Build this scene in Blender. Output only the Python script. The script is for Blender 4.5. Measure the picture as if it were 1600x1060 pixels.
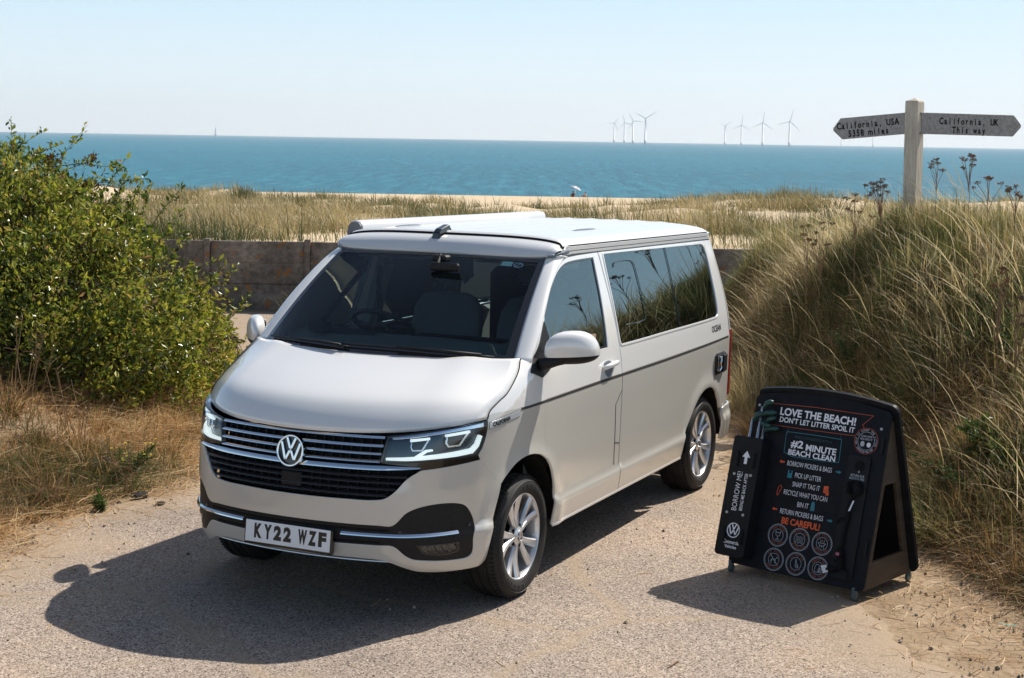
import bpy, math, random
import numpy as np
from mathutils import Vector, Matrix
from mathutils.geometry import delaunay_2d_cdt

for _o in list(bpy.data.objects):
    bpy.data.objects.remove(_o)
SC = bpy.context.scene
COL = SC.collection

# ------------------------------------------------------------------ camera
F_PX, CAM = 2444.0, np.array([7.643, 4.490, 2.498])
YAW, PITCH, ROLL, CY = math.radians(205.675), 0.0445, 0.0167, 326.3
_fw = np.array([math.cos(YAW) * math.cos(PITCH), math.sin(YAW) * math.cos(PITCH), -math.sin(PITCH)])
_rt = np.array([math.sin(YAW), -math.cos(YAW), 0.0])
_dn = np.cross(_fw, _rt)
_r = _rt * math.cos(ROLL) - _dn * math.sin(ROLL)
_d = _dn * math.cos(ROLL) + _rt * math.sin(ROLL)
cam_data = bpy.data.cameras.new('camera')
cam_data.sensor_width = 36.0
cam_data.lens = F_PX / 1600.0 * 36.0
cam_data.shift_y = (CY - 530.0) / 1600.0
cam_data.clip_start = 0.1
cam_data.clip_end = 60000.0
cam = bpy.data.objects.new('camera', cam_data)
COL.objects.link(cam)
_m = Matrix.Identity(4)
for _i in range(3):
    _m[_i][0], _m[_i][1], _m[_i][2], _m[_i][3] = _r[_i], -_d[_i], -_fw[_i], CAM[_i]
cam.matrix_world = _m
SC.camera = cam

# ------------------------------------------------------------------ world and sun
SUN_DIR = Vector((-0.885, 0.34, 1.0)).normalized()      # towards the sun
SUN_EL = math.asin(SUN_DIR.z)
SUN_AZ = math.atan2(SUN_DIR.x, SUN_DIR.y)               # clockwise from +Y
world = bpy.data.worlds.new('World')
SC.world = world
world.use_nodes = True
_nt = world.node_tree
_bg = _nt.nodes['Background']
_sky = _nt.nodes.new('ShaderNodeTexSky')
_sky.sky_type = 'NISHITA'
_sky.sun_disc = False
_sky.sun_elevation = SUN_EL
_sky.sun_rotation = SUN_AZ
_sky.altitude = 5.0
_sky.air_density = 1.0
_sky.dust_density = 1.2
_sky.ozone_density = 1.0
# pale summer haze low in the sky
_tc = _nt.nodes.new('ShaderNodeTexCoord')
_sx = _nt.nodes.new('ShaderNodeSeparateXYZ')
_nt.links.new(_tc.outputs['Generated'], _sx.inputs[0])
def _ramp(stops):
    r = _nt.nodes.new('ShaderNodeValToRGB')
    el = r.color_ramp.elements
    while len(el) < len(stops):
        el.new(.5)
    for e, (p, c) in zip(el, stops):
        e.position, e.color = p, (*c, 1)
    _nt.links.new(_sx.outputs[2], r.inputs[0])
    return r


_rp = _ramp([(0, (.95,) * 3), (.10, (.85,) * 3), (.22, (.45,) * 3), (.42, (0,) * 3)])
_hc = _ramp([(0, (.79, .895, .93)), (.045, (.72, .865, .955)), (.10, (.56, .80, .97)), (.25, (.34, .58, .85))])
_vm = _nt.nodes.new('ShaderNodeVectorMath')
_vm.operation = 'SCALE'
_vm.inputs[3].default_value = 10.3
_nt.links.new(_hc.outputs[0], _vm.inputs[0])
_mx = _nt.nodes.new('ShaderNodeMix')
_mx.data_type = 'RGBA'
_nt.links.new(_rp.outputs[0], _mx.inputs[0])
_nt.links.new(_sky.outputs[0], _mx.inputs[6])
_nt.links.new(_vm.outputs[0], _mx.inputs[7])
_nt.links.new(_mx.outputs[2], _bg.inputs[0])
_bg.inputs[1].default_value = 0.085
sun_data = bpy.data.lights.new('sun', 'SUN')
sun_data.energy = 5.0
sun_data.angle = math.radians(0.5)
sun_data.color = (1.0, 0.945, 0.86)
sun = bpy.data.objects.new('sun', sun_data)
COL.objects.link(sun)
sun.rotation_euler = (-SUN_DIR).to_track_quat('-Z', 'Y').to_euler()
sun.location = SUN_DIR * 60
SC.view_settings.view_transform = 'Standard'
SC.view_settings.look = 'None'
SC.view_settings.exposure = 0.35
SC.view_settings.gamma = 1.0
SC.cycles.max_bounces = 10
SC.cycles.transparent_max_bounces = 24
SC.cycles.use_adaptive_sampling = True
SC.cycles.use_denoising = True
SC.cycles.denoising_input_passes = 'RGB_ALBEDO_NORMAL'
SC.cycles.denoising_prefilter = 'ACCURATE'

# ------------------------------------------------------------------ helpers
RNG = np.random.default_rng(7)
random.seed(7)


def nd(nt, t, **kw):
    n = nt.nodes.new('ShaderNode' + t)
    for k, v in kw.items():
        if k.startswith('i_'):
            n.inputs[k[2:].replace('_', ' ')].default_value = v
        else:
            setattr(n, k, v)
    return n


def mat(name, col=(.5, .5, .5), rough=.5, metal=0.0, spec=.5, coat=0.0, coat_rough=.03, **kw):
    m = bpy.data.materials.new(name)
    m.use_nodes = True
    b = m.node_tree.nodes['Principled BSDF']
    b.inputs['Base Color'].default_value = (*col, 1)
    b.inputs['Roughness'].default_value = rough
    b.inputs['Metallic'].default_value = metal
    b.inputs['Specular IOR Level'].default_value = spec
    b.inputs['Coat Weight'].default_value = coat
    b.inputs['Coat Roughness'].default_value = coat_rough
    return m


def bsdf(m):
    return m.node_tree.nodes['Principled BSDF']


def noise_col(m, stops, scale=5.0, detail=6.0, rough=.6, coords='Object', bump=0.0, bump_scale=None, dist=.01, stretch=None):
    """colour ramp over a noise texture, with optional bump"""
    nt = m.node_tree
    tc = nd(nt, 'TexCoord')
    vec = tc.outputs[coords]
    if stretch:
        mp = nd(nt, 'Mapping')
        mp.inputs['Scale'].default_value = stretch
        nt.links.new(vec, mp.inputs[0])
        vec = mp.outputs[0]
    n = nd(nt, 'TexNoise')
    n.inputs['Scale'].default_value = scale
    n.inputs['Detail'].default_value = detail
    n.inputs['Roughness'].default_value = rough
    nt.links.new(vec, n.inputs['Vector'])
    r = nd(nt, 'ValToRGB')
    el = r.color_ramp.elements
    while len(el) < len(stops):
        el.new(.5)
    for e, (p, c) in zip(el, stops):
        e.position = p
        e.color = (*c, 1)
    nt.links.new(n.outputs[0], r.inputs[0])
    nt.links.new(r.outputs[0], bsdf(m).inputs['Base Color'])
    if bump:
        n2 = n
        if bump_scale:
            n2 = nd(nt, 'TexNoise')
            n2.inputs['Scale'].default_value = bump_scale
            n2.inputs['Detail'].default_value = 6
            nt.links.new(vec, n2.inputs['Vector'])
        bp = nd(nt, 'Bump')
        bp.inputs['Strength'].default_value = bump
        bp.inputs['Distance'].default_value = dist
        nt.links.new(n2.outputs[0], bp.inputs['Height'])
        nt.links.new(bp.outputs[0], bsdf(m).inputs['Normal'])
    return n, r


def empty(name, loc=(0, 0, 0), rot=None):
    o = bpy.data.objects.new(name, None)
    o.empty_display_size = .2
    COL.objects.link(o)
    o.location = loc
    if rot is not None:
        o.rotation_euler = rot
    return o


def tag(o, label=None, cat=None, group=None, kind=None):
    if label:
        o['label'] = label
    if cat:
        o['category'] = cat
    if group:
        o['group'] = group
    if kind:
        o['kind'] = kind
    return o


def link(name, me, parent=None):
    o = bpy.data.objects.new(name, me)
    COL.objects.link(o)
    if parent is not None:
        o.parent = parent
    return o


def mesh(name, V, Fc, m, parent=None, smooth=False, mats=None, mi=None, normals=None, attr=None):
    me = bpy.data.meshes.new(name)
    me.from_pydata([tuple(map(float, v)) for v in V], [], [tuple(map(int, f)) for f in Fc])
    for q in (mats or [m]):
        me.materials.append(q)
    if mi is not None:
        me.polygons.foreach_set('material_index', np.asarray(mi, np.int32))
    me.polygons.foreach_set('use_smooth', np.full(len(me.polygons), bool(smooth)))
    if attr is not None:
        a = me.attributes.new('tint', 'FLOAT', 'POINT')
        a.data.foreach_set('value', np.asarray(attr, np.float32))
    me.update()
    if normals is not None:
        me.normals_split_custom_set_from_vertices([tuple(map(float, n)) for n in normals])
    return link(name, me, parent)


def quads_mesh(name, P, m, parent=None, nseg=None, attr=None, smooth=False):
    """P (n,k,4,3): independent quads"""
    n = P.reshape(-1, 4, 3).shape[0]
    me = bpy.data.meshes.new(name)
    me.vertices.add(n * 4)
    me.vertices.foreach_set('co', P.reshape(-1).astype(np.float32))
    me.loops.add(n * 4)
    me.loops.foreach_set('vertex_index', np.arange(n * 4, dtype=np.int32))
    me.polygons.add(n)
    me.polygons.foreach_set('loop_start', np.arange(0, n * 4, 4, dtype=np.int32))
    if attr is not None:
        a = me.attributes.new('tint', 'FLOAT', 'POINT')
        a.data.foreach_set('value', np.asarray(attr, np.float32).reshape(-1))
    me.materials.append(m)
    me.update(calc_edges=True)
    return link(name, me, parent)


class MB:
    """collects simple solids into one mesh"""
    def __init__(s):
        s.V, s.F, s.M = [], [], []

    def add(s, V, Fc, mi=0):
        b = len(s.V)
        s.V += [tuple(map(float, v)) for v in V]
        s.F += [tuple(b + int(i) for i in f) for f in Fc]
        s.M += [mi] * len(Fc)
        return s

    def box(s, lo, hi, mi=0, M=None):
        x0, y0, z0 = lo
        x1, y1, z1 = hi
        V = [(x0, y0, z0), (x1, y0, z0), (x1, y1, z0), (x0, y1, z0), (x0, y0, z1), (x1, y0, z1), (x1, y1, z1), (x0, y1, z1)]
        if M is not None:
            V = [tuple(M @ Vector(v)) for v in V]
        return s.add(V, [(0, 3, 2, 1), (4, 5, 6, 7), (0, 1, 5, 4), (1, 2, 6, 5), (2, 3, 7, 6), (3, 0, 4, 7)], mi)

    def rbox(s, lo, hi, b=.01, mi=0, M=None):
        """box with chamfered edges"""
        lo, hi = np.array(lo, float), np.array(hi, float)
        pts = []
        idx = {}
        for c in range(8):
            sg = [(c >> k) & 1 for k in range(3)]
            for ax in range(3):
                p = [hi[k] if sg[k] else lo[k] for k in range(3)]
                for k in range(3):
                    if k != ax:
                        p[k] += -b if sg[k] else b
                idx[(c, ax)] = len(pts)
                pts.append(p)
        Fc = []
        for ax in range(3):
            u, v = (ax + 1) % 3, (ax + 2) % 3
            for sd in (0, 1):
                q = []
                for (a, c2) in ((0, 0), (1, 0), (1, 1), (0, 1)):
                    c = (sd << ax) | (a << u) | (c2 << v)
                    q.append(idx[(c, ax)])
                Fc.append(q if sd else q[::-1])
        for ax in range(3):
            u, v = (ax + 1) % 3, (ax + 2) % 3
            for a in (0, 1):
                for c2 in (0, 1):
                    c0 = (a << u) | (c2 << v)
                    c1 = c0 | (1 << ax)
                    q = [idx[(c0, u)], idx[(c1, u)], idx[(c1, v)], idx[(c0, v)]]
                    Fc.append(q if a == c2 else q[::-1])
        for c in range(8):
            q = [idx[(c, 0)], idx[(c, 1)], idx[(c, 2)]]
            n1 = bin(c).count('1')
            Fc.append(q if n1 % 2 == 1 else q[::-1])
        if M is not None:
            pts = [tuple(M @ Vector(p)) for p in pts]
        return s.add(pts, Fc, mi)

    def tube(s, pts, rad, n=8, mi=0, caps=True):
        pts = [np.array(p, float) for p in pts]
        rad = rad if hasattr(rad, '__len__') else [rad] * len(pts)
        V, Fc = [], []
        up = None
        for i, p in enumerate(pts):
            t = pts[min(i + 1, len(pts) - 1)] - pts[max(i - 1, 0)]
            t = t / (np.linalg.norm(t) + 1e-9)
            if up is None:
                up = np.array([0, 0, 1.0]) if abs(t[2]) < .9 else np.array([1.0, 0, 0])
            u = np.cross(up, t)
            u /= np.linalg.norm(u) + 1e-9
            v = np.cross(t, u)
            up = v
            for k in range(n):
                a = 2 * math.pi * k / n
                V.append(p + rad[i] * (math.cos(a) * u + math.sin(a) * v))
        for i in range(len(pts) - 1):
            for k in range(n):
                Fc.append((i * n + k, i * n + (k + 1) % n, (i + 1) * n + (k + 1) % n, (i + 1) * n + k))
        if caps:
            Fc.append(tuple(range(n))[::-1])
            Fc.append(tuple(range((len(pts) - 1) * n, len(pts) * n)))
        return s.add(V, Fc, mi)

    def lathe(s, prof, n=48, mi=0, M=None, a0=0, a1=2 * math.pi):
        """prof: (r, h) pairs, turned about local Y (axis)"""
        full = abs(a1 - a0 - 2 * math.pi) < 1e-6
        k = n if full else n + 1
        V, Fc = [], []
        for i in range(k):
            a = a0 + (a1 - a0) * i / n
            for r, h in prof:
                V.append((r * math.cos(a), h, r * math.sin(a)))
        m = len(prof)
        for i in range(n):
            j = (i + 1) % k
            for q in range(m - 1):
                Fc.append((i * m + q, i * m + q + 1, j * m + q + 1, j * m + q))
        if M is not None:
            V = [tuple(M @ Vector(v)) for v in V]
        return s.add(V, Fc, mi)

    def prism(s, poly, h0, h1, M=None, mi=0):
        """poly (x, y) extruded along local z from h0 to h1"""
        n = len(poly)
        V = [(p[0], p[1], h0) for p in poly] + [(p[0], p[1], h1) for p in poly]
        ar = sum(poly[i][0] * poly[(i + 1) % n][1] - poly[(i + 1) % n][0] * poly[i][1] for i in range(n))
        top, bot = tuple(range(n, 2 * n)), tuple(range(n))[::-1]
        Fc = [top, bot] + [(i, (i + 1) % n, n + (i + 1) % n, n + i) for i in range(n)]
        if ar < 0:
            Fc = [f[::-1] for f in Fc]
        if M is not None:
            V = [tuple(M @ Vector(v)) for v in V]
        return s.add(V, Fc, mi)

    def build(s, name, m, parent=None, smooth=False, mats=None):
        return mesh(name, s.V, s.F, m, parent, smooth, mats, s.M if mats else None)


def auto_smooth(o, ang=35):
    me = o.data
    me.polygons.foreach_set('use_smooth', np.ones(len(me.polygons), bool))
    me.set_sharp_from_angle(angle=math.radians(ang))
    return o


def bevel(o, w=.004, seg=2, ang=30):
    b = o.modifiers.new('bevel', 'BEVEL')
    b.width, b.segments, b.limit_method, b.angle_limit = w, seg, 'ANGLE', math.radians(ang)
    b.harden_normals = False
    return o


def text_mesh(txt, size=1.0, bold=0.0, align='CENTER', depth=.0, space=1.0, res=4):
    c = bpy.data.curves.new('t', 'FONT')
    c.body = txt
    c.size = size
    c.align_x = align
    c.align_y = 'CENTER'
    c.offset = bold * size
    c.extrude = depth
    c.space_character = space
    c.resolution_u = res
    o = bpy.data.objects.new('t', c)
    COL.objects.link(o)
    dg = bpy.context.evaluated_depsgraph_get()
    me = bpy.data.meshes.new_from_object(o.evaluated_get(dg))
    V = np.array([v.co[:] for v in me.vertices]).reshape(-1, 3)
    Fc = [tuple(p.vertices) for p in me.polygons]
    bpy.data.objects.remove(o)
    bpy.data.curves.remove(c)
    bpy.data.meshes.remove(me)
    return V, Fc


def add_text(mb, txt, M, mi=0, width=None, height=None, **kw):
    """text laid into the local XY plane of M; width / height set its real extents"""
    V, Fc = text_mesh(txt, **kw)
    if len(V) == 0:
        return
    lo, hi = V.min(0), V.max(0)
    c = (lo + hi) / 2
    al = kw.get('align', 'CENTER')
    if width or height:
        sx = width / (hi[0] - lo[0]) if width else None
        sy = height / (hi[1] - lo[1]) if height else None
        sx = sx or sy
        sy = sy or sx
        V = V - np.array([c[0] if al == 'CENTER' else lo[0], c[1], 0])
        V = V * np.array([sx, sy, 1])
    mb.add([tuple(M @ Vector(v)) for v in V], Fc, mi)


def frame(o, x, y):
    """matrix from an origin and two in-plane axes"""
    x = Vector(x).normalized()
    z = x.cross(Vector(y)).normalized()
    y = z.cross(x)
    m = Matrix.Identity(4)
    for i in range(3):
        m[i][0], m[i][1], m[i][2], m[i][3] = x[i], y[i], z[i], o[i]
    return m


def grid_mesh(name, P, m, parent, close_u=False, flip=False, smooth=True, mirror=False):
    """P (nu, nv, 3) sheet"""
    P = np.asarray(P, float)
    if mirror:
        P = P * [1, -1, 1]
        flip = not flip
    nu, nv = P.shape[:2]
    Fc = []
    for i in range(nu if close_u else nu - 1):
        j = (i + 1) % nu
        for k in range(nv - 1):
            f = (i * nv + k, i * nv + k + 1, j * nv + k + 1, j * nv + k)
            Fc.append(f[::-1] if flip else f)
    return mesh(name, P.reshape(-1, 3), Fc, m, parent, smooth)

# ================================================================== the land
# local ground frame: D = distance ahead of the viewpoint, L = metres to its right
F2 = np.array([math.cos(YAW), math.sin(YAW)])
R2 = np.array([math.sin(YAW), -math.cos(YAW)])


def xy(D, L):
    D, L = np.asarray(D, float), np.asarray(L, float)
    return np.stack([CAM[0] + D * F2[0] + L * R2[0], CAM[1] + D * F2[1] + L * R2[1]], -1)


def at(px, py, D):
    """the point seen at a photograph pixel, at distance D"""
    v = _fw * F_PX + _r * (px - 800) + _d * (py - CY)
    f3 = np.array([F2[0], F2[1], 0])
    return CAM + v * (D / (v @ f3))


def vnoise(x, y, seed=0):
    """smooth value noise"""
    xi, yi = np.floor(x).astype(int), np.floor(y).astype(int)
    xf, yf = x - xi, y - yi

    def h(a, b):
        n = (a * 374761393 + b * 668265263 + seed * 974711) & 0x7fffffff
        n = ((n ^ (n >> 13)) * 1274126177) & 0x7fffffff
        return ((n ^ (n >> 16)) & 0xffff) / 65535.0
    u, v = xf * xf * (3 - 2 * xf), yf * yf * (3 - 2 * yf)
    return (h(xi, yi) * (1 - u) + h(xi + 1, yi) * u) * (1 - v) + (h(xi, yi + 1) * (1 - u) + h(xi + 1, yi + 1) * u) * v


def fbm(x, y, o=4, seed=0):
    s, a, t = 0, 1, 0
    for k in range(o):
        s = s + a * vnoise(x * 2 ** k, y * 2 ** k, seed + k)
        t += a
        a *= .5
    return s / t


def sstep(a, b, x):
    t = np.clip((x - a) / (b - a), 0, 1)
    return t * t * (3 - 2 * t)


def toe_r(D):
    return np.interp(D, [-10, 0, 6, 8.5, 10.7, 14.6, 18, 22, 60], [6.0, 4.4, 3.25, 2.95, 2.72, 2.2, 2.3, 2.45, 2.6])


def toe_l(D):
    return np.interp(D, [-10, 0, 6, 9.7, 11.3, 14, 17.4, 20, 22, 60], [-7.0, -5.0, -3.8, -3.1, -2.35, -2.6, -3.1, -3.9, -4.4, -4.4])


def height(D, L):
    D, L = np.asarray(D, float), np.asarray(L, float)
    wig = (fbm(D * .7, L * .7, 3, 5) - .5) * .5
    dr = np.maximum(0, L - toe_r(D) + wig * .5)
    near = sstep(22.0, 19.5, D)
    hr = 1.38 * (1 - np.exp(-(dr / .62) ** 1.35)) + .10 * np.clip(dr - 1.2, 0, 3)
    hr = hr * (.12 + .88 * near) * (.16 + .84 * sstep(8.0, 13.0, D)) + .25 * (fbm(D * .9, L * .9, 3, 2) - .5) * sstep(0, .8, dr)
    hr = hr + .36 * np.exp(-(((D - 14.1) / 1.5) ** 2 + ((L - 3.75) / 1.2) ** 2)) * sstep(0, .8, dr)
    dl = np.maximum(0, -L + toe_l(D) + wig * .5)
    hl = .66 * (1 - np.exp(-(dl / 1.1) ** 1.5)) + .05 * np.clip(dl - 1, 0, 4)
    hl = hl * (.25 + .75 * sstep(20, 16, D)) + .12 * (fbm(D * 1.3, L * 1.3, 3, 9) - .5) * sstep(0, .5, dl)
    z_near = hr + hl
    z_far = np.interp(D, [22.4, 24, 30, 35, 45, 60, 80, 100, 130, 170, 205, 222, 229, 300, 400], [.72, .80, .66, .50, .12, -.40, -1.15, -1.95, -3.0, -4.4, -5.2, -5.5, -6.05, -7.5, -9])
    hum = (fbm(D * .16, L * .16, 4, 21) - .5) * 1.5 + (fbm(D * .45, L * .45, 3, 31) - .5) * .35
    z_far = z_far + hum * sstep(23, 40, D) * sstep(150, 95, D) + .42 * sstep(5, 14, L) * sstep(45, 65, D) * sstep(120, 85, D) + .35 * sstep(-9, -17, L) * sstep(45, 65, D) * sstep(120, 85, D)
    w = sstep(22.42, 22.5, D)
    return z_near * (1 - w) + z_far * w


M_GROUND = mat('dry_earth', (.30, .22, .14), .95, 0, .15)
noise_col(M_GROUND, [(.25, (.17, .115, .07)), (.5, (.30, .215, .135)), (.75, (.42, .32, .215))], 3.0, 10, .7, bump=.6, bump_scale=26, dist=.03)
M_SAND = mat('dune_sand', (.52, .41, .27), .95, 0, .15)
noise_col(M_SAND, [(.25, (.43, .33, .20)), (.5, (.56, .44, .29)), (.8, (.63, .52, .37))], .6, 8, .65, bump=.5, bump_scale=3.0, dist=.12)
Dr = np.concatenate([np.arange(-14, 4, .5), np.arange(4, 22.3, .16), [22.38, 22.42, 22.46, 22.52, 22.6], np.arange(22.8, 60, .6), np.geomspace(60, 420, 60)])
wv_ = np.linspace(-1, 1, 321)
wv_ = np.sign(wv_) * np.abs(wv_) ** 1.5
DD, WW = np.meshgrid(Dr, wv_, indexing='ij')
LL = WW * (16 + .95 * np.maximum(DD, 0))
ZZ = height(DD, LL)
XY = xy(DD, LL)
P = np.concatenate([XY, ZZ[..., None]], -1)
split = int(np.searchsorted(Dr, 22.46))
for nm, a, b, m in (('ground', 0, split + 1, M_GROUND), ('dunes', split, len(Dr), M_SAND)):
    g = grid_mesh(nm, P[a:b], m, None, flip=True)
    if sum(p.normal.z for p in list(g.data.polygons)[:500]) < 0:
        g.data.flip_normals()
    tag(g, kind='structure')

# road: weathered exposed-aggregate tarmac, ragged where it runs out into the verge
M_ROAD = mat('worn_tarmac', (.2, .17, .14), .92, 0, .2)
nt = M_ROAD.node_tree
tc = nd(nt, 'TexCoord')


def vor(scale, rnd=1.0):
    v = nd(nt, 'TexVoronoi')
    v.inputs['Scale'].default_value = scale
    nt.links.new(tc.outputs['Object'], v.inputs['Vector'])
    return v


def ramp(src, stops, interp='LINEAR'):
    r = nd(nt, 'ValToRGB')
    r.color_ramp.interpolation = interp
    el = r.color_ramp.elements
    while len(el) < len(stops):
        el.new(.5)
    for e, (p, c) in zip(el, stops):
        e.position = p
        e.color = (*c, 1)
    nt.links.new(src, r.inputs[0])
    return r


def mixc(a, b, fac, mode='MIX'):
    m = nd(nt, 'Mix', data_type='RGBA', blend_type=mode)
    if isinstance(fac, float):
        m.inputs[0].default_value = fac
    else:
        nt.links.new(fac, m.inputs[0])
    nt.links.new(a, m.inputs[6])
    nt.links.new(b, m.inputs[7])
    return m.outputs[2]


v1, v2 = vor(115), vor(190)
sep1 = nd(nt, 'SeparateColor')
nt.links.new(v1.outputs['Color'], sep1.inputs[0])
sep2 = nd(nt, 'SeparateColor')
nt.links.new(v2.outputs['Color'], sep2.inputs[0])
s1 = ramp(sep1.outputs[0], [(0, (.025, .022, .020)), (.20, (.05, .042, .038)), (.24, (.29, .222, .172)), (.5, (.355, .285, .228)), (.86, (.43, .34, .27)), (.9, (.64, .55, .46))])
s2 = ramp(sep2.outputs[1], [(0, (.03, .027, .025)), (.18, (.05, .042, .038)), (.22, (.29, .222, .172)), (.6, (.355, .285, .228)), (.9, (.45, .355, .28)), (.94, (.62, .53, .45))])
c12 = mixc(s1.outputs[0], s2.outputs[0], .5)
nb = nd(nt, 'TexNoise')
nb.inputs['Scale'].default_value = .55
nb.inputs['Detail'].default_value = 7
nb.inputs['Roughness'].default_value = .62
nt.links.new(tc.outputs['Object'], nb.inputs['Vector'])
big = ramp(nb.outputs[0], [(.3, (.66, .67, .70)), (.5, (.97, .97, .97)), (.7, (1.2, 1.13, 1.04))])
c3 = mixc(c12, big.outputs[0], 1.0, 'MULTIPLY')
nsd = nd(nt, 'TexNoise')
nsd.inputs['Scale'].default_value = 2.3
nsd.inputs['Detail'].default_value = 8
nsd.inputs['Roughness'].default_value = .75
nt.links.new(tc.outputs['Object'], nsd.inputs['Vector'])
dustf = ramp(nsd.outputs[0], [(.52, (0, 0, 0)), (.72, (.75, .75, .75))])
dust = nd(nt, 'RGB')
dust.outputs[0].default_value = (.36, .27, .18, 1)
edge = nd(nt, 'Attribute')
edge.attribute_name = 'tint'
ad = nd(nt, 'Math', operation='MULTIPLY_ADD', use_clamp=True)
nt.links.new(dustf.outputs[0], ad.inputs[0])
ad.inputs[1].default_value = .45
nt.links.new(edge.outputs['Fac'], ad.inputs[2])
c4 = mixc(c3, dust.outputs[0], ad.outputs[0])
# thin wandering cracks filled with sand
wv = nd(nt, 'TexVoronoi', feature='DISTANCE_TO_EDGE')
wv.inputs['Scale'].default_value = .55
wn = nd(nt, 'TexNoise')
wn.inputs['Scale'].default_value = 1.7
wn.inputs['Detail'].default_value = 5
nt.links.new(tc.outputs['Object'], wn.inputs['Vector'])
mx = mixc(tc.outputs['Object'], wn.outputs['Color'], .30)
nt.links.new(mx, wv.inputs['Vector'])
crk = ramp(wv.outputs['Distance'], [(.0, (.55, .55, .55)), (.020, (0, 0, 0))])
c5 = mixc(c4, dust.outputs[0], crk.outputs[0])
nt.links.new(c5, bsdf(M_ROAD).inputs['Base Color'])
bp = nd(nt, 'Bump')
bp.inputs['Strength'].default_value = .55
bp.inputs['Distance'].default_value = .004
nt.links.new(v1.outputs['Distance'], bp.inputs['Height'])
bp.invert = True
bp2 = nd(nt, 'Bump')
bp2.inputs['Strength'].default_value = .5
bp2.inputs['Distance'].default_value = .02
nt.links.new(nsd.outputs[0], bp2.inputs['Height'])
nt.links.new(bp.outputs[0], bp2.inputs['Normal'])
nt.links.new(bp2.outputs[0], bsdf(M_ROAD).inputs['Normal'])

Dq = np.concatenate([np.arange(-12, 6, .4), np.arange(6, 22.0, .07)])
lq = toe_l(Dq) + .22 + .55 * (fbm(Dq * 1.1, Dq * 0 + 3, 4, 40) - .5) + .25 * (fbm(Dq * 5, Dq * 0 + 9, 3, 44) - .5)
rq = toe_r(Dq) - np.interp(Dq, [0, 8, 10, 14, 20], [.9, .95, .75, .45, .3]) + .7 * (fbm(Dq * .9, Dq * 0 + 5, 4, 41) - .5) + .25 * (fbm(Dq * 5, Dq * 0 + 2, 3, 45) - .5)
tq = np.linspace(0, 1, 60)
LQ = lq[:, None] + (rq - lq)[:, None] * tq[None]
ZQ = .006 + np.maximum(0, height(Dq[:, None] + 0 * LQ, LQ))
ZQ[:, 0] -= .012
ZQ[:, -1] -= .012
Pq = np.concatenate([xy(Dq[:, None] + 0 * LQ, LQ), ZQ[..., None]], -1)
ed = np.minimum(LQ - lq[:, None], rq[:, None] - LQ)
road = grid_mesh('road', Pq, M_ROAD, None, flip=True)
if sum(p.normal.z for p in list(road.data.polygons)[:500]) < 0:
    road.data.flip_normals()
a_ = road.data.attributes.new('tint', 'FLOAT', 'POINT')
a_.data.foreach_set('value', np.clip(.95 - ed / .8, 0, .95).reshape(-1).astype(np.float32))
tag(road, kind='structure')

# sea
M_SEA = bpy.data.materials.new('sea_water')
M_SEA.use_nodes = True
nt = M_SEA.node_tree
b = bsdf(M_SEA)
b.inputs['Roughness'].default_value = .30
b.inputs['IOR'].default_value = 1.33
b.inputs['Specular IOR Level'].default_value = .07
tc = nd(nt, 'TexCoord')
mr = nd(nt, 'Mapping')
mr.inputs['Rotation'].default_value = (0, 0, -YAW)
nt.links.new(tc.outputs['Object'], mr.inputs[0])
mp = nd(nt, 'Mapping')
mp.inputs['Scale'].default_value = (.05, .36, 1)
nt.links.new(mr.outputs[0], mp.inputs[0])
n1 = nd(nt, 'TexNoise')
n1.inputs['Scale'].default_value = 1.0
n1.inputs['Detail'].default_value = 11
n1.inputs['Roughness'].default_value = .74
nt.links.new(mp.outputs[0], n1.inputs['Vector'])
mp2 = nd(nt, 'Mapping')
mp2.inputs['Scale'].default_value = (.006, .0022, 1)
nt.links.new(mr.outputs[0], mp2.inputs[0])
n2 = nd(nt, 'TexNoise')
n2.inputs['Scale'].default_value = 1.0
n2.inputs['Detail'].default_value = 5
nt.links.new(mp2.outputs[0], n2.inputs['Vector'])
r1 = ramp(n1.outputs[0], [(.34, (.002, .080, .130)), (.47, (.005, .125, .185)), (.57, (.012, .172, .238)), (.67, (.07, .28, .35)), (.74, (.42, .60, .65))])  # ripple tones and pale glitter specks put into the water colour
r2_ = ramp(n2.outputs[0], [(.32, (.88, .92, .94)), (.66, (1.12, 1.08, 1.06))])
nt.links.new(mixc(r1.outputs[0], r2_.outputs[0], 1.0, 'MULTIPLY'), b.inputs['Base Color'])
bp = nd(nt, 'Bump')
bp.inputs['Strength'].default_value = .9
bp.inputs['Distance'].default_value = 1.2
nt.links.new(n1.outputs[0], bp.inputs['Height'])
nt.links.new(bp.outputs[0], b.inputs['Normal'])
Ds = np.geomspace(150, 10000, 40)
Ls = np.linspace(-1, 1, 21)
Dm, Lm = np.meshgrid(Ds, Ls, indexing='ij')
Lm = Lm * (200 + Dm * 1.1)
Pm = np.concatenate([xy(Dm, Lm), np.full(Dm.shape + (1,), -6.0)], -1)
sea = grid_mesh('sea', Pm, M_SEA, None, flip=True)
if sea.data.polygons[0].normal.z < 0:
    sea.data.flip_normals()
tag(sea, kind='structure')

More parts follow.
